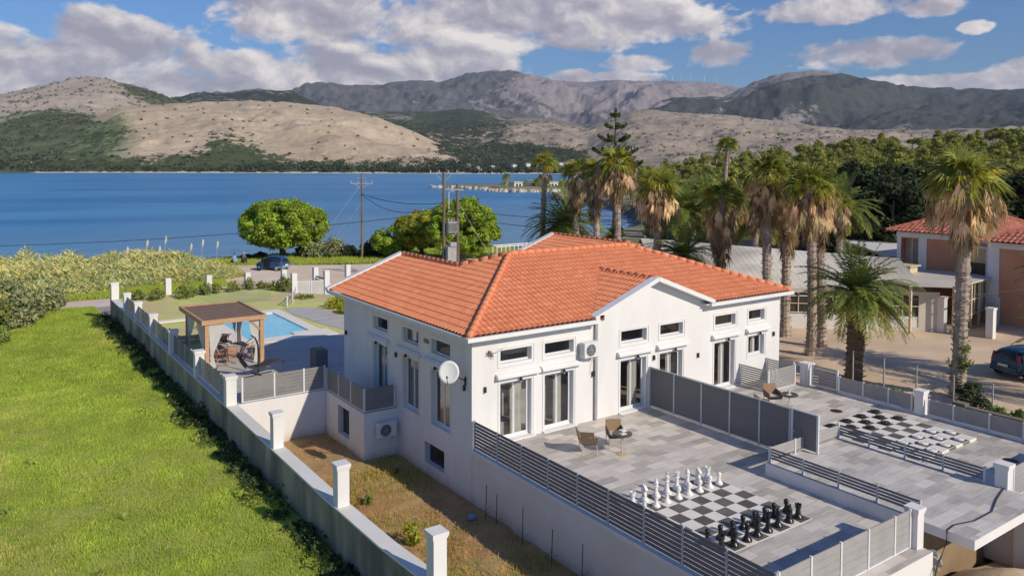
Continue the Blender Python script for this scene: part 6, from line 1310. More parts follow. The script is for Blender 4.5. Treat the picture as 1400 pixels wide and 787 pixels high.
for k in range(3): g.lathe([(.06, 0), (.09, .08), (.05, .16), (.03, .35)], (39.25 + k * .32, 66.9, 4.35), 8)
g.build('transformer', trm, t)
g = MB(); g.box(38.95, 66.5, -.1, 39.95, 67.1, 1.9); g.box(39.2, 66.4, 1.9, 39.9, 67.0, 2.3); g.build('switch_box', trm, t)
for k in range(4): g = MB(); g.lathe([(.05, 0), (.08, .1), (.02, .28)], (pa[0] - 1.1 + k * .72, pa[1] + .75 - k * .5, 9.2), 8); g.build('insulator', steel_m, t)
g = MB(); g.tube([(pa[0] + .7, pa[1] - .2, 5.4), (pa[0] + .45, pa[1] - .2, 5.3), (pa[0] + .45, pa[1] - .2, 7.3), (pa[0] + 1, pa[1] - .2, 7.4)], .04, 5); g.build('conduit', trim_m, t)
def wire(name, label, a, b, sag, r=.03, m=None):
    a = Vector(a); b = Vector(b); g = MB(); n = 18; g.tube([a.lerp(b, i / n) - Vector((0, 0, sag * 4 * (i / n) * (1 - i / n))) for i in range(n + 1)], r, 5); return tag(g.build(name, m or black_m), label, 'cable')
wire('power_line', 'dark overhead line sagging low across the water at the left of the single pole', (-32, 112, 3.0), (38.9, 67.2, 5.3), 2.1, .028)
wire('power_line', 'upper cable sagging between the single pole and the transformer poles', (41.15, 91.8, 6.3), (38.9, 67.2, 6.2), .55, .04)
wire('power_line', 'lower drooping cable between the single pole and the transformer poles', (41.15, 91.8, 6.2), (38.9, 67.2, 6.1), 1.5, .035)
wire('power_line', 'upper cable running right from the transformer poles to the palms', (39.2, 67, 5.6), (62, 48, 4.4), .5, .03); wire('power_line', 'lower sagging cable running right from the transformer poles to the palms', (39.2, 67, 4.9), (62, 48, 3.4), .7, .03)
wire('guy_wire', 'pale guy wire slanting down left from the single power pole', (40.9, 91.9, 7.3), (34.5, 93.8, -2), 0, .02, steel_m); wire('guy_wire', 'second shorter guy wire slanting down left from the single power pole', (41.0, 91.8, 5.0), (35.7, 93, -2), 0, .02, steel_m); wire('guy_wire', 'pale guy wire slanting right from the transformer poles behind the roof', (40.3, 66.9, 6.4), (43.6, 64, -1), 0, .02, steel_m)
wire('power_line', 'thin cable crossing in front of the pink building at first floor height', (31.9, 26.4, 3.2), (60, 17.6, 3.6), .9, .016)

# ---------------------------------------------------------------- parking side: wire fence, hedge, low wall
F_ = thing('wire_fence', 'wire fence on thin steel posts along the sandy parking', 'fence', (34.9, 21, -.5))
fp = [(35.2, 21.2), (34.95, 19.5), (34.8, 17.9), (34.6, 16.2), (34.5, 14.6), (34.4, 13.0), (34.3, 11.4)]
for x, y in fp: g = MB(); g.bar((x, y, -.5), (x, y, 1.05), .05, .05); g.build('post', steel_m, F_)
g = MB()
for (x0, y0), (x1, y1) in zip(fp[:-1], fp[1:]):
    for zz in (.15, .55, 1.0): g.bar((x0, y0, zz), (x1, y1, zz), .012, .012)
g.build('wires', steel_m, F_)
stone_m = pmat('brown_stone_wall', (0.24, 0.195, 0.145), (0.15, 0.12, 0.09), 3, .95, bump=1, bscale=10)
g = MB(); g.box(33.5, 9, -.6, 33.8, 15.2, .12); g.box(33.45, 15.2, -.6, 33.85, 15.7, .22); g.box(33.6, 15.7, -.6, 33.8, 22, -.15); tag(g.build('low_stone_wall', stone_m), 'low brown stone wall behind the grey board fence at the parking', 'wall')
soil_m = pmat('dark_soil', (.12, .09, .06), (.07, .055, .04), 2, .95)
flat('planting_strip', [(31.9, 9), (34.6, 9), (35.4, 21.5), (31.9, 21.9)], -.50, soil_m, .09)
for k, (x, y, r, h, m) in enumerate(((34.4, 19.6, .5, .35, bush_m), (34.3, 18.7, .6, .4, bush_m), (34.2, 17.9, .5, .35, bush_m), (36.5, 16.4, .7, 1.0, dark_m), (35.3, 15.6, .7, .8, dark_m), (34.3, 14.4, .6, .9, bush_m), (34.2, 13.5, .5, .8, bush_m), (34.2, 12.7, .5, .7, bush_m))):
    shrub('strip_shrub', '%s low shrub along the wire fence, counted from the date palm' % nth[k], x, y, -.5, r, h, m, 150 + k, 'low shrubs along the wire fence', n=22, size=.09)
g = MB(); rs = np.random.RandomState(8); L = [(36.95 + rs.normal() * .12, 17.0 + rs.normal() * .2, -.3 + 2.6 * rs.rand(), .14, .14, .16) for i in range(34)]
tag(leaf_obj('ivy', leaf_cloud(L, 24, .07, 5, (.7, 1.3)), bush_m, kind=None), 'ivy climbing the foot of the big fan palm trunk', 'climbing plant')

# ---------------------------------------------------------------- restaurant, hall and pink building
hallroof_m = pmat('cream_corrugated_roof', (0.84, 0.77, 0.62), (0.76, 0.69, 0.54), .5, .7, c3=(.5, .45, .37), s3=.12)
HL = thing('corrugated_hall', 'long low hall with a cream corrugated roof behind the orange-roofed house', 'building', (44, 33, -.6))
def ruled(g, e0, e1, r0, r1, per, amp, m=0, th=.0):
    e0, e1, r0, r1 = map(Vector, (e0, e1, r0, r1)); L = (e1 - e0).length; n = int(L / per * 4); V = []
    for i in range(n + 1): q = i / n; h = amp * (1 if (i % 4) in (1, 2) else 0); V += [tuple(e0.lerp(e1, q) + Vector((0, 0, h))), tuple(r0.lerp(r1, q) + Vector((0, 0, h)))]
    g.add(V, [(2 * i, 2 * i + 2, 2 * i + 3, 2 * i + 1) for i in range(n)], m)
g = MB(); ruled(g, (38.0, 37.0, 1.95), (50.4, 25.4, 1.95), (47.6, 48.5, 3.75), (51.8, 28.0, 3.75), .4, .007); ruled(g, (51.8, 28.0, 3.75), (47.6, 48.5, 3.75), (58, 31, 2.6), (55, 52, 2.6), .4, .007); g.build('roof', hallroof_m, HL)
g = MB()
d = Vector((.728, -.686, 0)); nn = Vector((.686, .728, 0)); w0 = Vector((38.8, 36.2, 0))
def hp(u, z, dd): p = w0 + d * u + nn * dd; return (p.x, p.y, z)
hw = 16.6; holes = [(u, u + 1.95, -.35, 1.72) for u in np.arange(.5, 14.6, 2.15)]
holed_wall(g, hp, 0, hw, -.6, 1.95, holes, .15); g.build('wall', pmat('cream_wall', (.60, .55, .46), (.52, .47, .39), 1, .9), HL)
for a, b, c, d2 in holes:
    g = MB(); g.quad(hp(a, c, .1), hp(b, c, .1), hp(b, d2, .1), hp(a, d2, .1)); w = g.build('window', pmat('dark_window', (.03, .032, .03), (.08, .07, .055), 1.5, .3), HL)
    g = MB(); g.bar(hp((a + b) / 2, c, .05), hp((a + b) / 2, d2, .05), .06); g.bar(hp(a, 1.0, .05), hp(b, 1.0, .05), .06); g.build('frame', pmat('ochre_frame', (.60, .50, .33), None, 1, .6), w)
RW = thing('restaurant_wall', 'low white wall with white rail frames along the sandy parking', 'wall', (44, 31, -.6))
q0 = Vector((43.0, 32.2, 0)); 
def rp(u, z, dd=0): p = q0 + Vector((.742, -.67, 0)) * u + Vector((.67, .742, 0)) * dd; return (p.x, p.y, z)
g = MB(); A, B = rp(0, 0), rp(10.6, 0); g.bar((A[0], A[1], -.15), (B[0], B[1], -.15), .25, .95); g.build('wall', dirtyplaster_m, RW)
g = MB()
for i in range(8): g.bar(rp(i * 1.5, .32), rp(i * 1.5, 1.55), .06)
g.bar(rp(0, .42), rp(10.5, .42), .05); g.bar(rp(0, 1.5), rp(10.5, 1.5), .05); g.build('rail_frames', trim_m, RW)
for i, (x, y, z1) in enumerate(((51.0, 24.7, 1.7), (51.7, 22.1, 1.3), (57.0, 24.0, 1.2))): t = thing('entrance_pillar', 'white pillar at the restaurant entrance, ' + ('left of the opening under the patio roof', 'right of the opening, nearest the parking', 'farther back by the pink wall')[i], 'pillar', (x, y, -.6)); pillar('shaft', t, x, y, -.6, z1, .42)
g = MB(); g.bar((51.9, 22.2, .1), (56.8, 23.9, .1), .22, 1.3); tag(g.build('entrance_wall', dirtyplaster_m), 'white curved wall beside the restaurant entrance steps', 'wall')
PT = thing('patio', 'glazed patio with a flat pale roof and cream posts beside the corrugated hall', 'pavilion', (52, 26, -.6))
g = MB(); g.prism([(48.7, 25.6), (50.6, 23.6), (56.9, 24.3), (58.0, 26.8), (56.0, 30.4), (49.9, 28.9)], 2.42, 2.52); g.build('roof', pmat('pale_patio_roof', (0.60, 0.55, 0.47), (0.50, 0.45, 0.38), .4, .7), PT)
for x, y in ((50.8, 23.9), (52.3, 24.1), (53.8, 24.25), (55.3, 24.4), (56.7, 24.55), (49.0, 25.7), (57.6, 26.8)): g = MB(); g.bar((x, y, -.6), (x, y, 2.42), .14); g.build('post', pmat('cream_post', (.68, .58, .40), None, 1, .6), PT)
g = MB()
for (a, b) in (((50.8, 23.95), (56.7, 24.6)), ((56.7, 24.6), (57.6, 26.8))):
    for zz in (.3, 1.25, 2.3): g.bar((*a, zz), (*b, zz), .07)
for i in range(9): g.bar((50.8 + i * .74, 23.95 + i * .08, .3), (50.8 + i * .74, 23.95 + i * .08, 2.3), .05)
g.build('glazing_bars', MATS['cream_post'], PT)
g = MB(); g.quad((50.8, 24.0, -.5), (56.7, 24.65, -.5), (56.7, 24.65, 2.4), (50.8, 24.0, 2.4)); g.build('glazing', glass_m, PT); g = MB(); g.quad((49.5, 28.2, -.6), (57.5, 28.5, -.6), (57.5, 28.5, 2.4), (49.5, 28.2, 2.4)); g.build('back_wall', MATS['cream_wall'], PT)
g = MB(); g.box(53.6, 28.2, 2.55, 54.6, 29.2, 3.0); g.bar((53.4, 28.7, 3.05), (54.8, 28.7, 3.05), 1.3, .08); tag(g.build('roof_vent', pmat('cream_vent', (.66, .55, .36), None, 1, .6)), 'small cream box vent on the patio roof', 'vent')
pink_m = pmat('terracotta_render', (0.56, 0.26, 0.155), (0.49, 0.225, 0.13), .4, .9, c3=(.60, .30, .18), s3=.3)
PK = thing('pink_building', 'two storey salmon pink building with white corner bands and a red tile roof', 'building', (60, 25, -.6))
g = MB(); k1 = [(1.9, 2.9)]
holed_wall(g, lambda u, z, d_: (57.6 + d_, u, z), 24.6, 31.3, -.6, 5.1, [(25.05, 26.2, 2.3, 4.3), (29.75, 31.0, 1.2, 4.6)], .3); holed_wall(g, lambda u, z, d_: (56.9 + d_, u, z), 12, 24.6, -.6, 4.9, [(19.2, 20.4, -.5, 2.0)], .3)
g.quad((56.9, 24.6, -.6), (57.6, 24.6, -.6), (57.6, 24.6, 5.1), (56.9, 24.6, 5.1)); g.quad((57.6, 31.3, -.6), (66, 31.3, -.6), (66, 31.3, 5.1), (57.6, 31.3, 5.1)); g.quad((56.9, 12, -.6), (68, 12, -.6), (68, 12, 4.9), (56.9, 12, 4.9)); g.build('wall', pink_m, PK)
g = MB(); wh = trim_m
for y0, y1, x_ in ((31.02, 31.32, 57.55), (29.1, 29.7, 57.55), (24.62, 24.9, 57.55), (23.9, 24.62, 56.84), (12, 12.6, 56.84)): g.box(x_, y0, -.6, x_ + .1, y1, 4.9)
g.box(57.52, 24.62, 4.72, 57.66, 31.36, 5.08); g.box(56.80, 12, 4.5, 56.95, 24.62, 4.88); g.build('white_bands', trim_m, PK)
for (y0, y1, z0, z1, x_) in ((25.05, 26.2, 2.3, 4.3, 57.6), (19.2, 20.4, -.5, 2.0, 56.9)):
    g = MB(); 
    for q in ((y0 - .16, y0, z0 - .16, z1 + .16), (y1, y1 + .16, z0 - .16, z1 + .16), (y0, y1, z1, z1 + .16), (y0, y1, z0 - .16, z0)): g.box(x_ - .05, q[0], q[2], x_ + .05, q[1], q[3])
    w = g.build('window', trim_m, PK); g = MB(); g.box(x_ + .1, y0, z0 + (z1 - z0) * .5, x_ + .14, y1, z1); g.build('blind', pmat('yellow_blind', (.62, .52, .28), None, 1, .8), w); g = MB(); g.quad((x_ + .2, y0, z0), (x_ + .2, y1, z0), (x_ + .2, y1, z1), (x_ + .2, y0, z1)); g.build('pane', MATS['dark_window'], w)
g = MB(); g.box(57.75, 30.2, 1.2, 57.9, 30.32, 4.6); g.box(58.2, 29.8, 1.2, 58.22, 31, 4.6); g.build('loggia_column', pmat('beige_column', (.5, .44, .36), None, 1, .8), PK)
def hip_roof(g, x0, x1, y0, y1, z, s, row=.5, per=.34):
    w = min(x1 - x0, y1 - y0) / 2
    if x1 - x0 > y1 - y0: A, B = (x0 + w, (y0 + y1) / 2), (x1 - w, (y0 + y1) / 2); F4 = [(x0, y0), (x1, y0), B, A], [(x1, y1), (x0, y1), A, B], [(x0, y1), (x0, y0), A], [(x1, y0), (x1, y1), B]
    else: A, B = ((x0 + x1) / 2, y0 + w), ((x0 + x1) / 2, y1 - w); F4 = [(x0, y0), (x1, y0), A], [(x1, y1), (x0, y1), B], [(x0, y1), (x0, y0), A, B], [(x1, y0), (x1, y1), B, A]
    for pl, e0, e1, up in ((F4[0], (x0, y0), (x1, y0), (0, 1)), (F4[1], (x1, y1), (x0, y1), (0, -1)), (F4[2], (x0, y1), (x0, y0), (1, 0)), (F4[3], (x1, y0), (x1, y1), (-1, 0))): tile_plane(g, pl, e0, e1, up, s, z, per, row, .09)
    zr = z + s * w + .08
    for a, b in (((x0, y0), A), ((x1, y0), B if x1 - x0 > y1 - y0 else A), ((x0, y1), A if x1 - x0 > y1 - y0 else B), ((x1, y1), B)): ridge_caps(g, (*a, z + .08), (*b, zr), .14, .6)
    ridge_caps(g, (*A, zr), (*B, zr), .14, .6)
g = MB(); hip_roof(g, 57.0, 67, 24.2, 31.9, 5.12, .40); hip_roof(g, 56.3, 69, 11, 25.0, 4.92, .38); g.build('roof', terra2_m, PK)
WP = thing('white_pergola', 'white flat-roofed pergola on posts beside the pink building', 'pergola', (65, 38, -.6))
g = MB(); g.prism([(61.5, 35.2), (58.9, 32.5), (61.0, 31.5), (72, 38), (69, 43)], 2.75, 2.95)
g.build('roof', pmat('white_canopy', (.72, .69, .63), None, 1, .7), WP); g = MB()
for x, y in ((59.3, 32.9), (60.6, 34.4), (61.8, 35.6), (64.1, 38), (66.6, 40.6), (68.8, 42.7)): g.bar((x, y, -.6), (x, y, 2.75), .16)
for (a, b) in (((59.3, 32.9), (61.8, 35.6)), ((61.8, 35.6), (68.8, 42.7))): g.bar((*a, 1.2), (*b, 1.2), .08); g.bar((*a, .4), (*b, .4), .08)
g.build('posts', MATS['cream_post'], WP)
g = MB(); g.lathe([(.06, -.6), (.05, 2.2), (.12, 2.3), (.05, 2.4)], (56.5, 33.4, 0), 10); g.lathe([(.02, 2.4), (.18, 2.45), (.18, 2.75), (.02, 2.85)], (56.5, 33.4, 0), 12); tag(g.build('lamp_post', trim_m), 'white globe lamp post in front of the white pergola', 'lamp post')
g = MB()
for i in range(9): x, y = 60 + i * 2.0, 60.5 - i * 2.2; g.bar((x, y, -.6), (x, y, 2.4), .1); g.bar((x, y, 2.3), (x + 2, y - 2.2, 2.3), .1); g.bar((x, y, .9), (x + 2, y - 2.2, .9), .08)
w = tag(g.build('shore_pavilion_frame', trim_m), 'white framed glass pavilion seen between the palm trunks', 'pavilion')
g = MB(); g.quad((60.1, 60.6, -.5), (78.1, 40.8, -.5), (78.1, 40.8, 2.3), (60.1, 60.6, 2.3)); tag(g.build('pavilion_glass', pmat('blue_glass', (.22, .34, .42), (.16, .26, .34), .6, .15)), 'bluish glass wall behind the palm trunks', 'glass wall')
g = MB()
for i in range(6): x, y = 45.8 + i * 1.15, 68.0 + i * .05; g.bar((x, y, -1.8), (x, y, 1.35), .09); g.bar((x + .4, y + 1.4, -1.8), (x + .4, y + 1.4, 1.35), .09)
for zz in (1.35,): g.bar((45.7, 68, zz), (51.6, 68.3, zz), .1); g.bar((46.1, 69.4, zz), (52, 69.7, zz), .1); g.bar((45.8, 68, zz), (46.2, 69.4, zz), .1); g.bar((51.6, 68.3, zz), (52, 69.7, zz), .1)
g.bar((45.8, 68, .5), (51.5, 68.25, .5), .06); tag(g.build('beach_pergola', trim_m), 'open white beach pergola frame beyond the orange roof by the water', 'pergola')

# ---------------------------------------------------------------- cars
blue_m = pmat('blue_car_paint', (0.010, 0.085, 0.235), (0.009, 0.078, 0.22), 3, .3, coat=.6); navy_m = pmat('teal_blue_paint', (0.012, 0.075, 0.125), None, 3, .3, coat=.6)
tyre_m = pmat('tyre', (.02, .02, .02), None, 1, .9); rim_m = pmat('wheel_rim', (.62, .62, .63), None, 1, .35, metal=.4); cargl_m = pmat('car_glass', (.015, .02, .025), None, 1, .06, spec=.8); red_m = pmat('tail_red', (.45, .02, .015), None, 1, .3); bump_m = pmat('grey_bumper', (.28, .30, .33), None, 1, .5)
def car(label, loc, rz, paint, L, Wd, Ht, bumper, open_door=False):
    """x forward; sections: (x, half width, sill z, belt z, roof z, roof half width)"""
    t = thing('parked_car', label, 'car', (0, 0, 0)); w = Wd / 2; h = Ht; k = L / 3.8
    S_ = [(-1.88, .80, .38, .72, .74, .70), (-1.84, .90, .30, .86, .95, .72), (-1.72, .96, .25, .92, 1.36, .66), (-1.45, .99, .22, .95, h - .05, .70), (-.6, 1.0, .20, .95, h, .74), (.1, 1.0, .20, .94, h - .02, .74), (.55, 1.0, .20, .93, h - .14, .70), (1.12, .99, .20, .92, .97, .74), (1.55, .94, .22, .84, .86, .78), (1.80, .86, .28, .70, .72, .70), (1.90, .70, .36, .58, .60, .58)]
    V = []; F = []; MI = []
    for x, hw_, zs, zb, zr, rw in S_:
        a = w * hw_; b = w * rw; V += [(x * k, -a * .92, zs), (x * k, -a, (zs + zb) / 2), (x * k, -a * .97, zb), (x * k, -b, zr), (x * k, 0, zr + .03), (x * k, b, zr), (x * k, a * .97, zb), (x * k, a, (zs + zb) / 2), (x * k, a * .92, zs)]
    n = 9
    for i in range(len(S_) - 1):
        for j in range(n - 1):
            gl = 0
            if j in (2, 5) and 2 <= i <= 6: gl = 1
            if i == 6 and j in (3, 4): gl = 1
            if i == 1 and j in (3, 4): gl = 1
            F.append((i * n + j, (i + 1) * n + j, (i + 1) * n + j + 1, i * n + j + 1)); MI.append(gl)
        F.append((i * n + 8, (i + 1) * n + 8, (i + 1) * n, i * n)); MI.append(0)
    F += [tuple(range(n)), tuple((len(S_) - 1) * n + j for j in range(n))[::-1]]; MI += [0, 0]
    g = MB(); g.v = V; g.f = F; g.mi = MI; o = g.build('body', [paint, cargl_m], t, smooth=True)
    sb = o.modifiers.new('s', 'SUBSURF'); sb.levels = sb.render_levels = 2
    for e in o.data.edges: pass
    for x in (-1.22 * k, 1.22 * k):
        for s in (-1, 1):
            g = MB(); g.tube([(x, s * (w - .19), .31), (x, s * (w + .005), .31)], .31, 20); wh_ = g.build('wheel', tyre_m, t); g = MB(); g.tube([(x, s * (w - .02), .31), (x, s * (w + .02), .31)], .2, 18)
            for q in range(6): a = q * PI / 3; g.bar((x, s * (w + .022), .31), (x + .19 * math.cos(a), s * (w + .022), .31 + .19 * math.sin(a)), .05, .02, up=(0, 1, 0))
            g.build('rim', rim_m, wh_)
            g = MB(); m_ = 16; c = (x, s * (w - .02)); V2 = []; 
            for q in range(m_ + 1): a = PI * q / m_; V2 += [(x + .37 * math.cos(a), s * (w - .012), .30 + .37 * math.sin(a)), (x + .30 * math.cos(a), s * (w - .012), .30 + .30 * math.sin(a))]
            g.add(V2, [(2 * q, 2 * q + 2, 2 * q + 3, 2 * q + 1) for q in range(m_)]); g.build('wheel_arch', black_m, t)
    for s in (-1, 1):
        g = MB(); g.bar((-1.80 * k, s * w * .78, .78), (-1.72 * k, s * w * .72, 1.22), .10, .14); g.build('tail_light', red_m, t)
        g = MB(); g.bar((1.72 * k, s * w * .66, .68), (1.62 * k, s * w * .76, .74), .2, .12); g.build('headlight', pmat('headlight', (.7, .7, .7), None, 1, .1), t)
        g = MB(); g.bar((.75 * k, s * w * .98, 1.0), (.72 * k, s * (w + .16), 1.02), .12, .12); g.build('side_mirror', paint, t)
        g = MB(); g.bar((-.25 * k, s * (w - .005), .82), (-.1 * k, s * (w - .005), .82), .02, .03); g.build('door_handle', black_m, t)
        g = MB(); 
        for xx in (-.35, .62): g.bar((xx * k, s * (w * .985), .35), (xx * k, s * (w * .965), .93), .012, .012)
        for xx, zt in ((-.35, h - .12), (-1.1, h - .2)): g.bar((xx * k, s * w * .975, .94), (xx * k, s * w * .765, zt), .06, .03)
        g.build('door_gaps', black_m, t)
    g = MB(); g.bar((-1.89 * k, -w * .8, .46), (-1.89 * k, w * .8, .46), .14, .26); g.bar((-1.78 * k, -w * .93, .46), (-1.3 * k, -w * 1.0, .40), .05, .22); g.bar((-1.78 * k, w * .93, .46), (-1.3 * k, w * 1.0, .40), .05, .22); g.build('rear_bumper', bumper, t)
    g = MB(); g.box(-1.985 * k, -.26, .60, -1.96 * k, .26, .72); g.build('number_plate', cw, t)
    if open_door:
        g = MB(); hx = .62 * k; hy = w * .99; q = R(62); dx, dy = -math.cos(q), math.sin(q)
        g.bar((hx, hy, .60), (hx + dx * .95, hy + dy * .95, .60), .05, .68); dr = g.build('open_door', paint, t); g = MB(); g.bar((hx + dx * .15, hy + dy * .15, 1.2), (hx + dx * .9, hy + dy * .9, 1.2), .03, .50); g.build('door_window', cargl_m, dr); g = MB(); g.box(-.28 * k, w - .02, .34, .58 * k, w + .004, 1.35); g.build('dark_interior', black_m, t)
    t.location = loc; t.rotation_euler = (0, 0, rz); return t
car('dark blue compact van with its front door open, parked under the round pine', (28.35, 87.6, -1.93), R(122), blue_m, 3.75, 1.72, 1.66, bump_m, True)
car('teal blue hatchback parked on the sandy ground at the right edge', (44.45, 17.05, -.6), R(-14), navy_m, 3.95, 1.72, 1.50, navy_m)

# ---------------------------------------------------------------- people sitting at the water
def person(label, loc, rz, shirt, hair, lean=0.0):
    t = thing('person', label, 'person', (0, 0, 0))
    J = [((0, 0, .48), .15), ((0, -.02, .72), .15), ((0, .02 + lean, .98), .15), ((0, .05 + lean, 1.10), .06), ((0, .08 + lean, 1.17), .065), ((0, .10 + lean, 1.26), .095), ((0, .10 + lean, 1.35), .06)]
    v = [j[0] for j in J]; r = [j[1] for j in J]; e = [(i, i + 1) for i in range(6)]
    for s in (-1, 1):
        b = len(v); v += [(s * .10, .02, .46), (s * .12, .42, .47), (s * .12, .46, .10), (s * .12, .58, .05)]; r += [.10, .075, .05, .045]; e += [(0, b), (b, b + 1), (b + 1, b + 2), (b + 2, b + 3)]
        b = len(v); v += [(s * .20, .03 + lean, .98), (s * .25, .10 + lean, .74), (s * .16, .34 + lean, .66), (s * .12, .42 + lean, .66)]; r += [.065, .05, .04, .035]; e += [(2, b), (b, b + 1), (b + 1, b + 2), (b + 2, b + 3)]
    me = bpy.data.meshes.new('body'); me.from_pydata(v, e, []); o = bpy.data.objects.new('body', me); COL.objects.link(o); o.parent = t
    sk = o.modifiers.new('skin', 'SKIN'); sk.use_smooth_shade = True; 
    for i, q in enumerate(me.skin_vertices[0].data): q.radius = (r[i], r[i])
    me.skin_vertices[0].data[0].use_root = True; ss = o.modifiers.new('sub', 'SUBSURF'); ss.levels = ss.render_levels = 1; me.materials.append(pmat('skin', (.45, .27, .19), None, 1, .6))
    def sleeve(name, pts, rad, m): g = MB(); g.tube(pts, rad, 10); g.build(name, m, t, smooth=True)
    sleeve('shirt', [(0, -.01, .50), (0, -.02, .72), (0, .02 + lean, .96), (0, .045 + lean, 1.07)], [.185, .18, .19, .09], shirt)
    for s in (-1, 1):
        sleeve('sleeve', [(s * .16, .03 + lean, 1.0), (s * .25, .10 + lean, .74)], [.085, .065], shirt); sleeve('trouser_leg', [(s * .08, .0, .47), (s * .12, .42, .48), (s * .12, .46, .14)], [.13, .095, .065], pmat('dark_trousers', (.03, .035, .05), None, 2, .9))
    g = MB(); g.lathe([(.10, -.03), (.105, .03), (.08, .085), (.02, .105)], (0, .075 + lean, 1.31), 12); g.build('hair', hair, t, smooth=True)
    t.location = loc; t.rotation_euler = (0, 0, rz); return t
person('person in a blue and white top sitting at the water edge, left of the pair', (26.0, 94.3, -1.95), R(35), pmat('light_blue_shirt', (.42, .55, .72), (.12, .28, .6), 6, .9), pmat('dark_hair', (.02, .015, .01), None, 1, .8)); person('person in a dark olive top sitting at the water edge nearer the car', (27.05, 94.0, -1.9), R(20), pmat('olive_shirt', (.11, .09, .06), (.08, .07, .05), 5, .9), pmat('grey_hair', (.55, .48, .42), None, 1, .8), .02)
for x, y, lab in ((26.0, 94.2, 'blue folding camp chair under the left sitting person'), (27.05, 93.9, 'dark folding camp chair under the right sitting person')):
    t = thing('camp_chair', lab, 'chair', (x, y, -1.95)); g = MB(); g.box(x - .24, y - .2, -1.6, x + .24, y + .22, -1.55); g.build('seat', MATS['blue_plastic'] if x < 26.5 else black_m, t); g = MB()
    for s in (-1, 1): g.bar((x + s * .22, y - .2, -1.95), (x + s * .22, y + .2, -1.56), .03); g.bar((x + s * .22, y + .2, -1.95), (x + s * .22, y - .2, -1.56), .03)
    g.build('legs', black_m, t); g = MB(); g.bar((x - .24, y - .24, -1.3), (x + .24, y - .24, -1.3), .04, .4); g.build('backrest', MATS['blue_plastic'] if x < 26.5 else black_m, t)

# ---------------------------------------------------------------- building yard under the slab
rock_m = pmat('limestone_rock', (.52, .47, .39), (.36, .31, .25), 3, .95, bump=1, bscale=8)
def rock(label, x, y, z, s, seed, cat='rock', m=None):
    rs = np.random.RandomState(seed); bm = bmesh.new(); bmesh.ops.create_icosphere(bm, subdivisions=3, radius=1)
    for v in bm.verts: p = v.co; f = 1 + .25 * math.sin(p.x * 3 + seed) * math.cos(p.y * 2.6 + seed) + .12 * math.sin(p.z * 7 + p.x * 5 + seed) + .05 * rs.rand(); v.co = Vector((p.x * s[0] * f, p.y * s[1] * f, p.z * s[2] * f))
    me = bpy.data.meshes.new('rock'); bm.to_mesh(me); bm.free(); me.materials.append(m or rock_m); o = bpy.data.objects.new('rock', me); COL.objects.link(o); o.location = (x, y, z); tag(o, label, cat, None); return o
for k, (x, y, z, s) in enumerate(((28.6, 10.3, -.9, (.36, .36, .75)), (29.6, 10.6, -.9, (.36, .34, .72)), (30.4, 10.9, -.9, (.38, .34, .7)), (31.3, 11.0, -1.0, (.4, .34, .65)))):
    rock('grey upright sack of rubble under the overhanging slab, %s from the slab post' % nth[k], x, y - 1.2, z, s, k, 'sack', pmat('grey_sack', (.30, .28, .25), (.16, .15, .14), 3, .95, bump=1))
def sand_mound():
    xs = np.linspace(19.5, 30, 60); ys = np.linspace(4, 10.4, 40); X, Y = np.meshgrid(xs, ys); Z = -2.0 + 1.1 * np.exp(-((X - 22.3) / 2.4) ** 2 - ((Y - 8.8) / 1.8) ** 2) + (fbm(X * .9, Y * .9, 5) - .4) * .45
    v, f = grid_mesh(X, Y, Z); o = np_obj('sand_heap', v, f, pmat('rough_sand', (.50, .37, .23), (.38, .27, .16), 1.2, .95, bump=1, bscale=7, c3=(.6, .47, .32), s3=.6), kind='structure')
sand_mound()
g = MB(); g.bar((26.9, 8.0, -.95), (33.5, 12.6, -.95), .4, .9); 
for i in range(10): q = i / 9; g.bar((26.9 + 6.5 * q, 8.0 + 4.5 * q, -.42), (27.4 + 6.5 * q, 8.35 + 4.5 * q, -.42), .38, .3)
tag(g.build('block_wall', pmat('grey_block_wall', (.40, .37, .32), (.30, .27, .23), 2, .95, bump=1)), 'unfinished block wall with rough capstones right of the overhanging slab', 'wall')
g = MB(); g.bar((22.9, 7.2, -1.0), (25.4, 8.6, -.75), .9, .05); tag(g.build('plywood_sheet', pmat('plywood', (.62, .52, .38), (.5, .4, .28), 2, .8)), 'pale plywood sheet lying on the sand below the slab', 'board')
g = MB(); g.tube([(24.9, 6.9, -.9), (27, 8.6, -.85)], .12, 10); tag(g.build('clay_pipe', pmat('clay_pipe', (.5, .33, .2), None, 2, .9)), 'tan pipe lying on the sand at the bottom right', 'pipe')
g = MB(); g.prism([(25.0, 9.5), (25.3, 9.5), (25.3, 9.9), (25.0, 9.9)], -2, .14); tag(g.build('slab_post', plaster_m), 'white post under the middle of the overhanging slab', 'post')
g = MB(); g.box(21.2, 10.75, -2, 25.1, 10.99, .12); tag(g.build('slab_back_wall', pmat('raw_brown_wall', (.30, .21, .12), (.22, .15, .09), 1, .95)), 'raw brown wall in the shade under the overhanging slab', 'wall')
rock('pale lump of stone on the ledge corner below the capped pillar', 20.75, 10.1, -.4, (.16, .2, .28), 9)

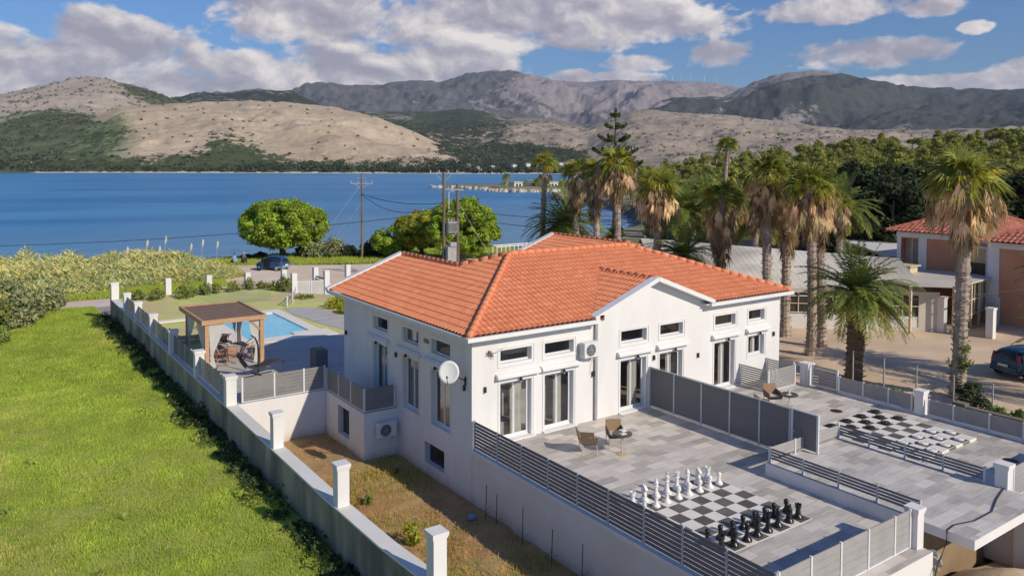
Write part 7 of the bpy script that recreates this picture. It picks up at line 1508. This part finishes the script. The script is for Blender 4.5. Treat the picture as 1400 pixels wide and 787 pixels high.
# ---------------------------------------------------------------- headland with the villa, far houses, wind turbines
def headland():
    pts = [(218, 392), (226, 372), (224, 345), (214, 318), (222, 305), (245, 296), (275, 284), (300, 270), (420, 250), (470, 380), (330, 380), (262, 385), (240, 398)]
    xs = np.arange(190, 460, 2.5); ys = np.arange(235, 420, 2.5); X, Y = np.meshgrid(xs, ys); P = np.array(pts); n = len(P); D_ = np.full(X.shape, 1e9); ins = np.zeros(X.shape, bool)
    for i in range(n):
        a, b = P[i], P[(i + 1) % n]; ab = b - a; tq = np.clip(((X - a[0]) * ab[0] + (Y - a[1]) * ab[1]) / (ab @ ab), 0, 1); D_ = np.minimum(D_, np.hypot(X - a[0] - tq * ab[0], Y - a[1] - tq * ab[1])); c = ((a[1] > Y) != (b[1] > Y)) & (X < (b[0] - a[0]) * (Y - a[1]) / (b[1] - a[1] + 1e-9) + a[0]); ins ^= c
    D_ = np.where(ins, D_, -D_); Z = SEA - 1 + np.clip((D_ + 4) / 7, 0, 1) * 2.4 + np.clip(D_ / 60, 0, 1) * 3.2 + (fbm(X / 9, Y / 9, 4) - .5) * .7
    v, f = grid_mesh(X, Y, Z); np_obj('headland', v, f, pmat('headland_ground', (.30, .27, .17), (.15, .17, .07), .04, .95), kind='structure')
    rs = np.random.RandomState(4); g = MB()
    for i in range(220):
        k = rs.randint(0, 9); a, b = P[k % n], P[(k + 1) % n]; q = rs.rand(); x, y = a + (b - a) * q + rs.normal(size=2) * .8; s = rs.uniform(.5, 1.7); 
        V = [(x + s * rs.uniform(.7, 1.2) * math.cos(j * PI / 3), y + s * rs.uniform(.7, 1.2) * math.sin(j * PI / 3), SEA - .3) for j in range(6)] + [(x + s * .5 * math.cos(j * PI / 3 + .3), y + s * .5 * math.sin(j * PI / 3 + .3), SEA + s * .8 + rs.rand() * .5) for j in range(6)]
        g.add(V, [(j, (j + 1) % 6, 6 + (j + 1) % 6, 6 + j) for j in range(6)] + [tuple(range(6, 12))])
    o = g.build('breakwater_rocks', pmat('pale_rocks', (.62, .55, .46), (.48, .42, .34), .5, .9)); o['kind'] = 'stuff'
    L = []
    for i in range(230):
        x = rs.uniform(244, 330); y = 300 + rs.rand() * 55 - (x - 244) * .25; s = rs.uniform(1.0, 2.6); L.append((x, y, SEA + 2.2 + s * .5, s * 1.2, s * 1.2, s))
    leaf_obj('headland_scrub', leaf_cloud(L, 45, .7, 3, (.6, 1.3)), pine_m, kind='stuff')
headland()
V_ = thing('seaside_villa', 'low white villa with dark openings on the rocky headland', 'house', (236, 322, -1)); g = MB()
for x, y, w_, h_ in ((231, 327, 5.2, 3.0), (238, 321.5, 6.5, 2.5), (246, 317, 5.6, 3.1)): g.box(x, y, -1.8, x + w_, y + 5, -1.8 + h_)
g.build('wall', pmat('far_white', (.72, .70, .66), None, 1, .9), V_); g = MB()
for x, y, w_, h_ in ((231, 327, 5.2, 3.0), (238, 321.5, 6.5, 2.5), (246, 317, 5.6, 3.1)): g.box(x - .4, y - .6, -1.8 + h_ + .01, x + w_ + .4, y + 5.4, -1.55 + h_)
g.build('flat_roof', MATS['far_white'], V_)
for x, y in ((232, 326.9), (234, 326.9), (239.5, 321.4), (241.6, 321.4), (247.5, 316.9), (249.6, 316.9)): g = MB(); g.box(x, y, -1.6, x + 1.2, y + .05, .3); g.build('opening', black_m, V_)
for k, (x, y, s) in enumerate(((227.5, 329, 1.0), (239, 319, .7), (243.5, 318, .75))):
    t = thing('date_palm', ('taller palm at the left end of the villa', 'first bushy palm in front of the villa', 'second bushy palm in front of the villa')[k], 'palm tree', (x, y, -2), 'palms at the villa'); g = MB(); hh = 6.3 * s if k == 0 else 3.2; g.tube([(x, y, -2.4), (x, y, -2 + hh)], .35, 7); g.build('trunk', palmbark_m, t); o = bpy.data.objects.new('fronds', DATE[k % 3]); COL.objects.link(o); o.parent = t; o.location = (0, 0, hh); o.scale = (1.05,) * 3
far_w = MATS['far_white']; far_r = pmat('far_roof', (.50, .38, .30), None, 1, .9)
for k, (az, r, z, lab) in enumerate(((3.3, 1360, 8, 'first tiny pale house on the far green slope from the left'), (5.0, 1385, 14, 'second tiny pale house on the far green slope from the left'), (6.3, 1410, 16, 'third tiny pale house on the far green slope from the left'), (4.1, 1330, 3, 'tiny pale house near the far waterline at the left'), (32.6, 1175, 4, 'small pale house at the right foot of the tan hill'), (33.6, 1185, 5, 'small pale house at the far shore left of the palms'), (35.2, 1200, 7, 'small pale house among trees behind the headland, left one'), (36.2, 1215, 9, 'small pale house among trees behind the headland, right one'), (38.6, 1230, 10, 'small pale house behind the palms at the far shore'))):
    x, y = math.sin(R(az)) * r, math.cos(R(az)) * r; t = thing('far_house', lab, 'house', (x, y, z), 'tiny houses on the far shore'); g = MB(); g.box(x - 4, y - 3, z - 8, x + 4, y + 3, z + 3); g.build('wall', far_w, t); g = MB(); g.add([(x - 4.6, y - 3.6, z + 3), (x + 4.6, y - 3.6, z + 3), (x + 4.6, y + 3.6, z + 3), (x - 4.6, y + 3.6, z + 3), (x - 2, y, z + 4.4), (x + 2, y, z + 4.4)], [(0, 1, 5, 4), (1, 2, 5), (2, 3, 4, 5), (3, 0, 4)]); g.build('roof', far_r, t)
for k, az in enumerate((38.94, 40.75, 41.7, 42.91, 43.64, 44.32, 45.05, 45.72, 46.6, 47.21, 47.88, 48.84, 49.69, 50.94)):
    r = 7950; x, y = math.sin(R(az)) * r, math.cos(R(az)) * r; z = float(np.interp(az, [36.64, 38.25, 40.37, 43.01, 45.62, 48.69, 50.69, 51.69], [925, 873, 857, 865, 856, 833, 783, 737])) - 12
    t = thing('wind_turbine', '%s wind turbine from the left on the far mountain crest' % nth[k], 'wind turbine', (x, y, z), 'wind turbines on the far crest'); g = MB(); g.tube([(x, y, z), (x, y, z + 72)], [2.4, 1.5], 8); g.build('tower', far_w, t)
    g = MB(); a0 = k * 1.37; hx, hy, hz = x - 3 * math.sin(R(az)), y - 3 * math.cos(R(az)), z + 72
    for j in range(3): a = a0 + j * 2 * PI / 3; g.bar((hx, hy, hz), (hx + 34 * math.cos(a) * math.cos(R(az)), hy - 34 * math.cos(a) * math.sin(R(az)), hz + 34 * math.sin(a)), 1.7, 1.0)
    g.build('blades', far_w, t)

# ---------------------------------------------------------------- air
hz = bpy.data.materials.new('haze_air'); hz.use_nodes = True; t = hz.node_tree; t.nodes.clear(); pv = N(t, 'ShaderNodeVolumePrincipled'); pv.inputs['Color'].default_value = (.78, .86, 1.0, 1); pv.inputs['Density'].default_value = 3.6e-5; pv.inputs['Anisotropy'].default_value = .0
ou = N(t, 'ShaderNodeOutputMaterial'); t.links.new(pv.outputs[0], ou.inputs['Volume'])
g = MB(); g.box(-9500, -600, -6, 14500, 14500, 1150); o = g.build('haze', hz); o['kind'] = 'stuff'
for o in bpy.data.objects:
    if '_org' in o: del o['_org']
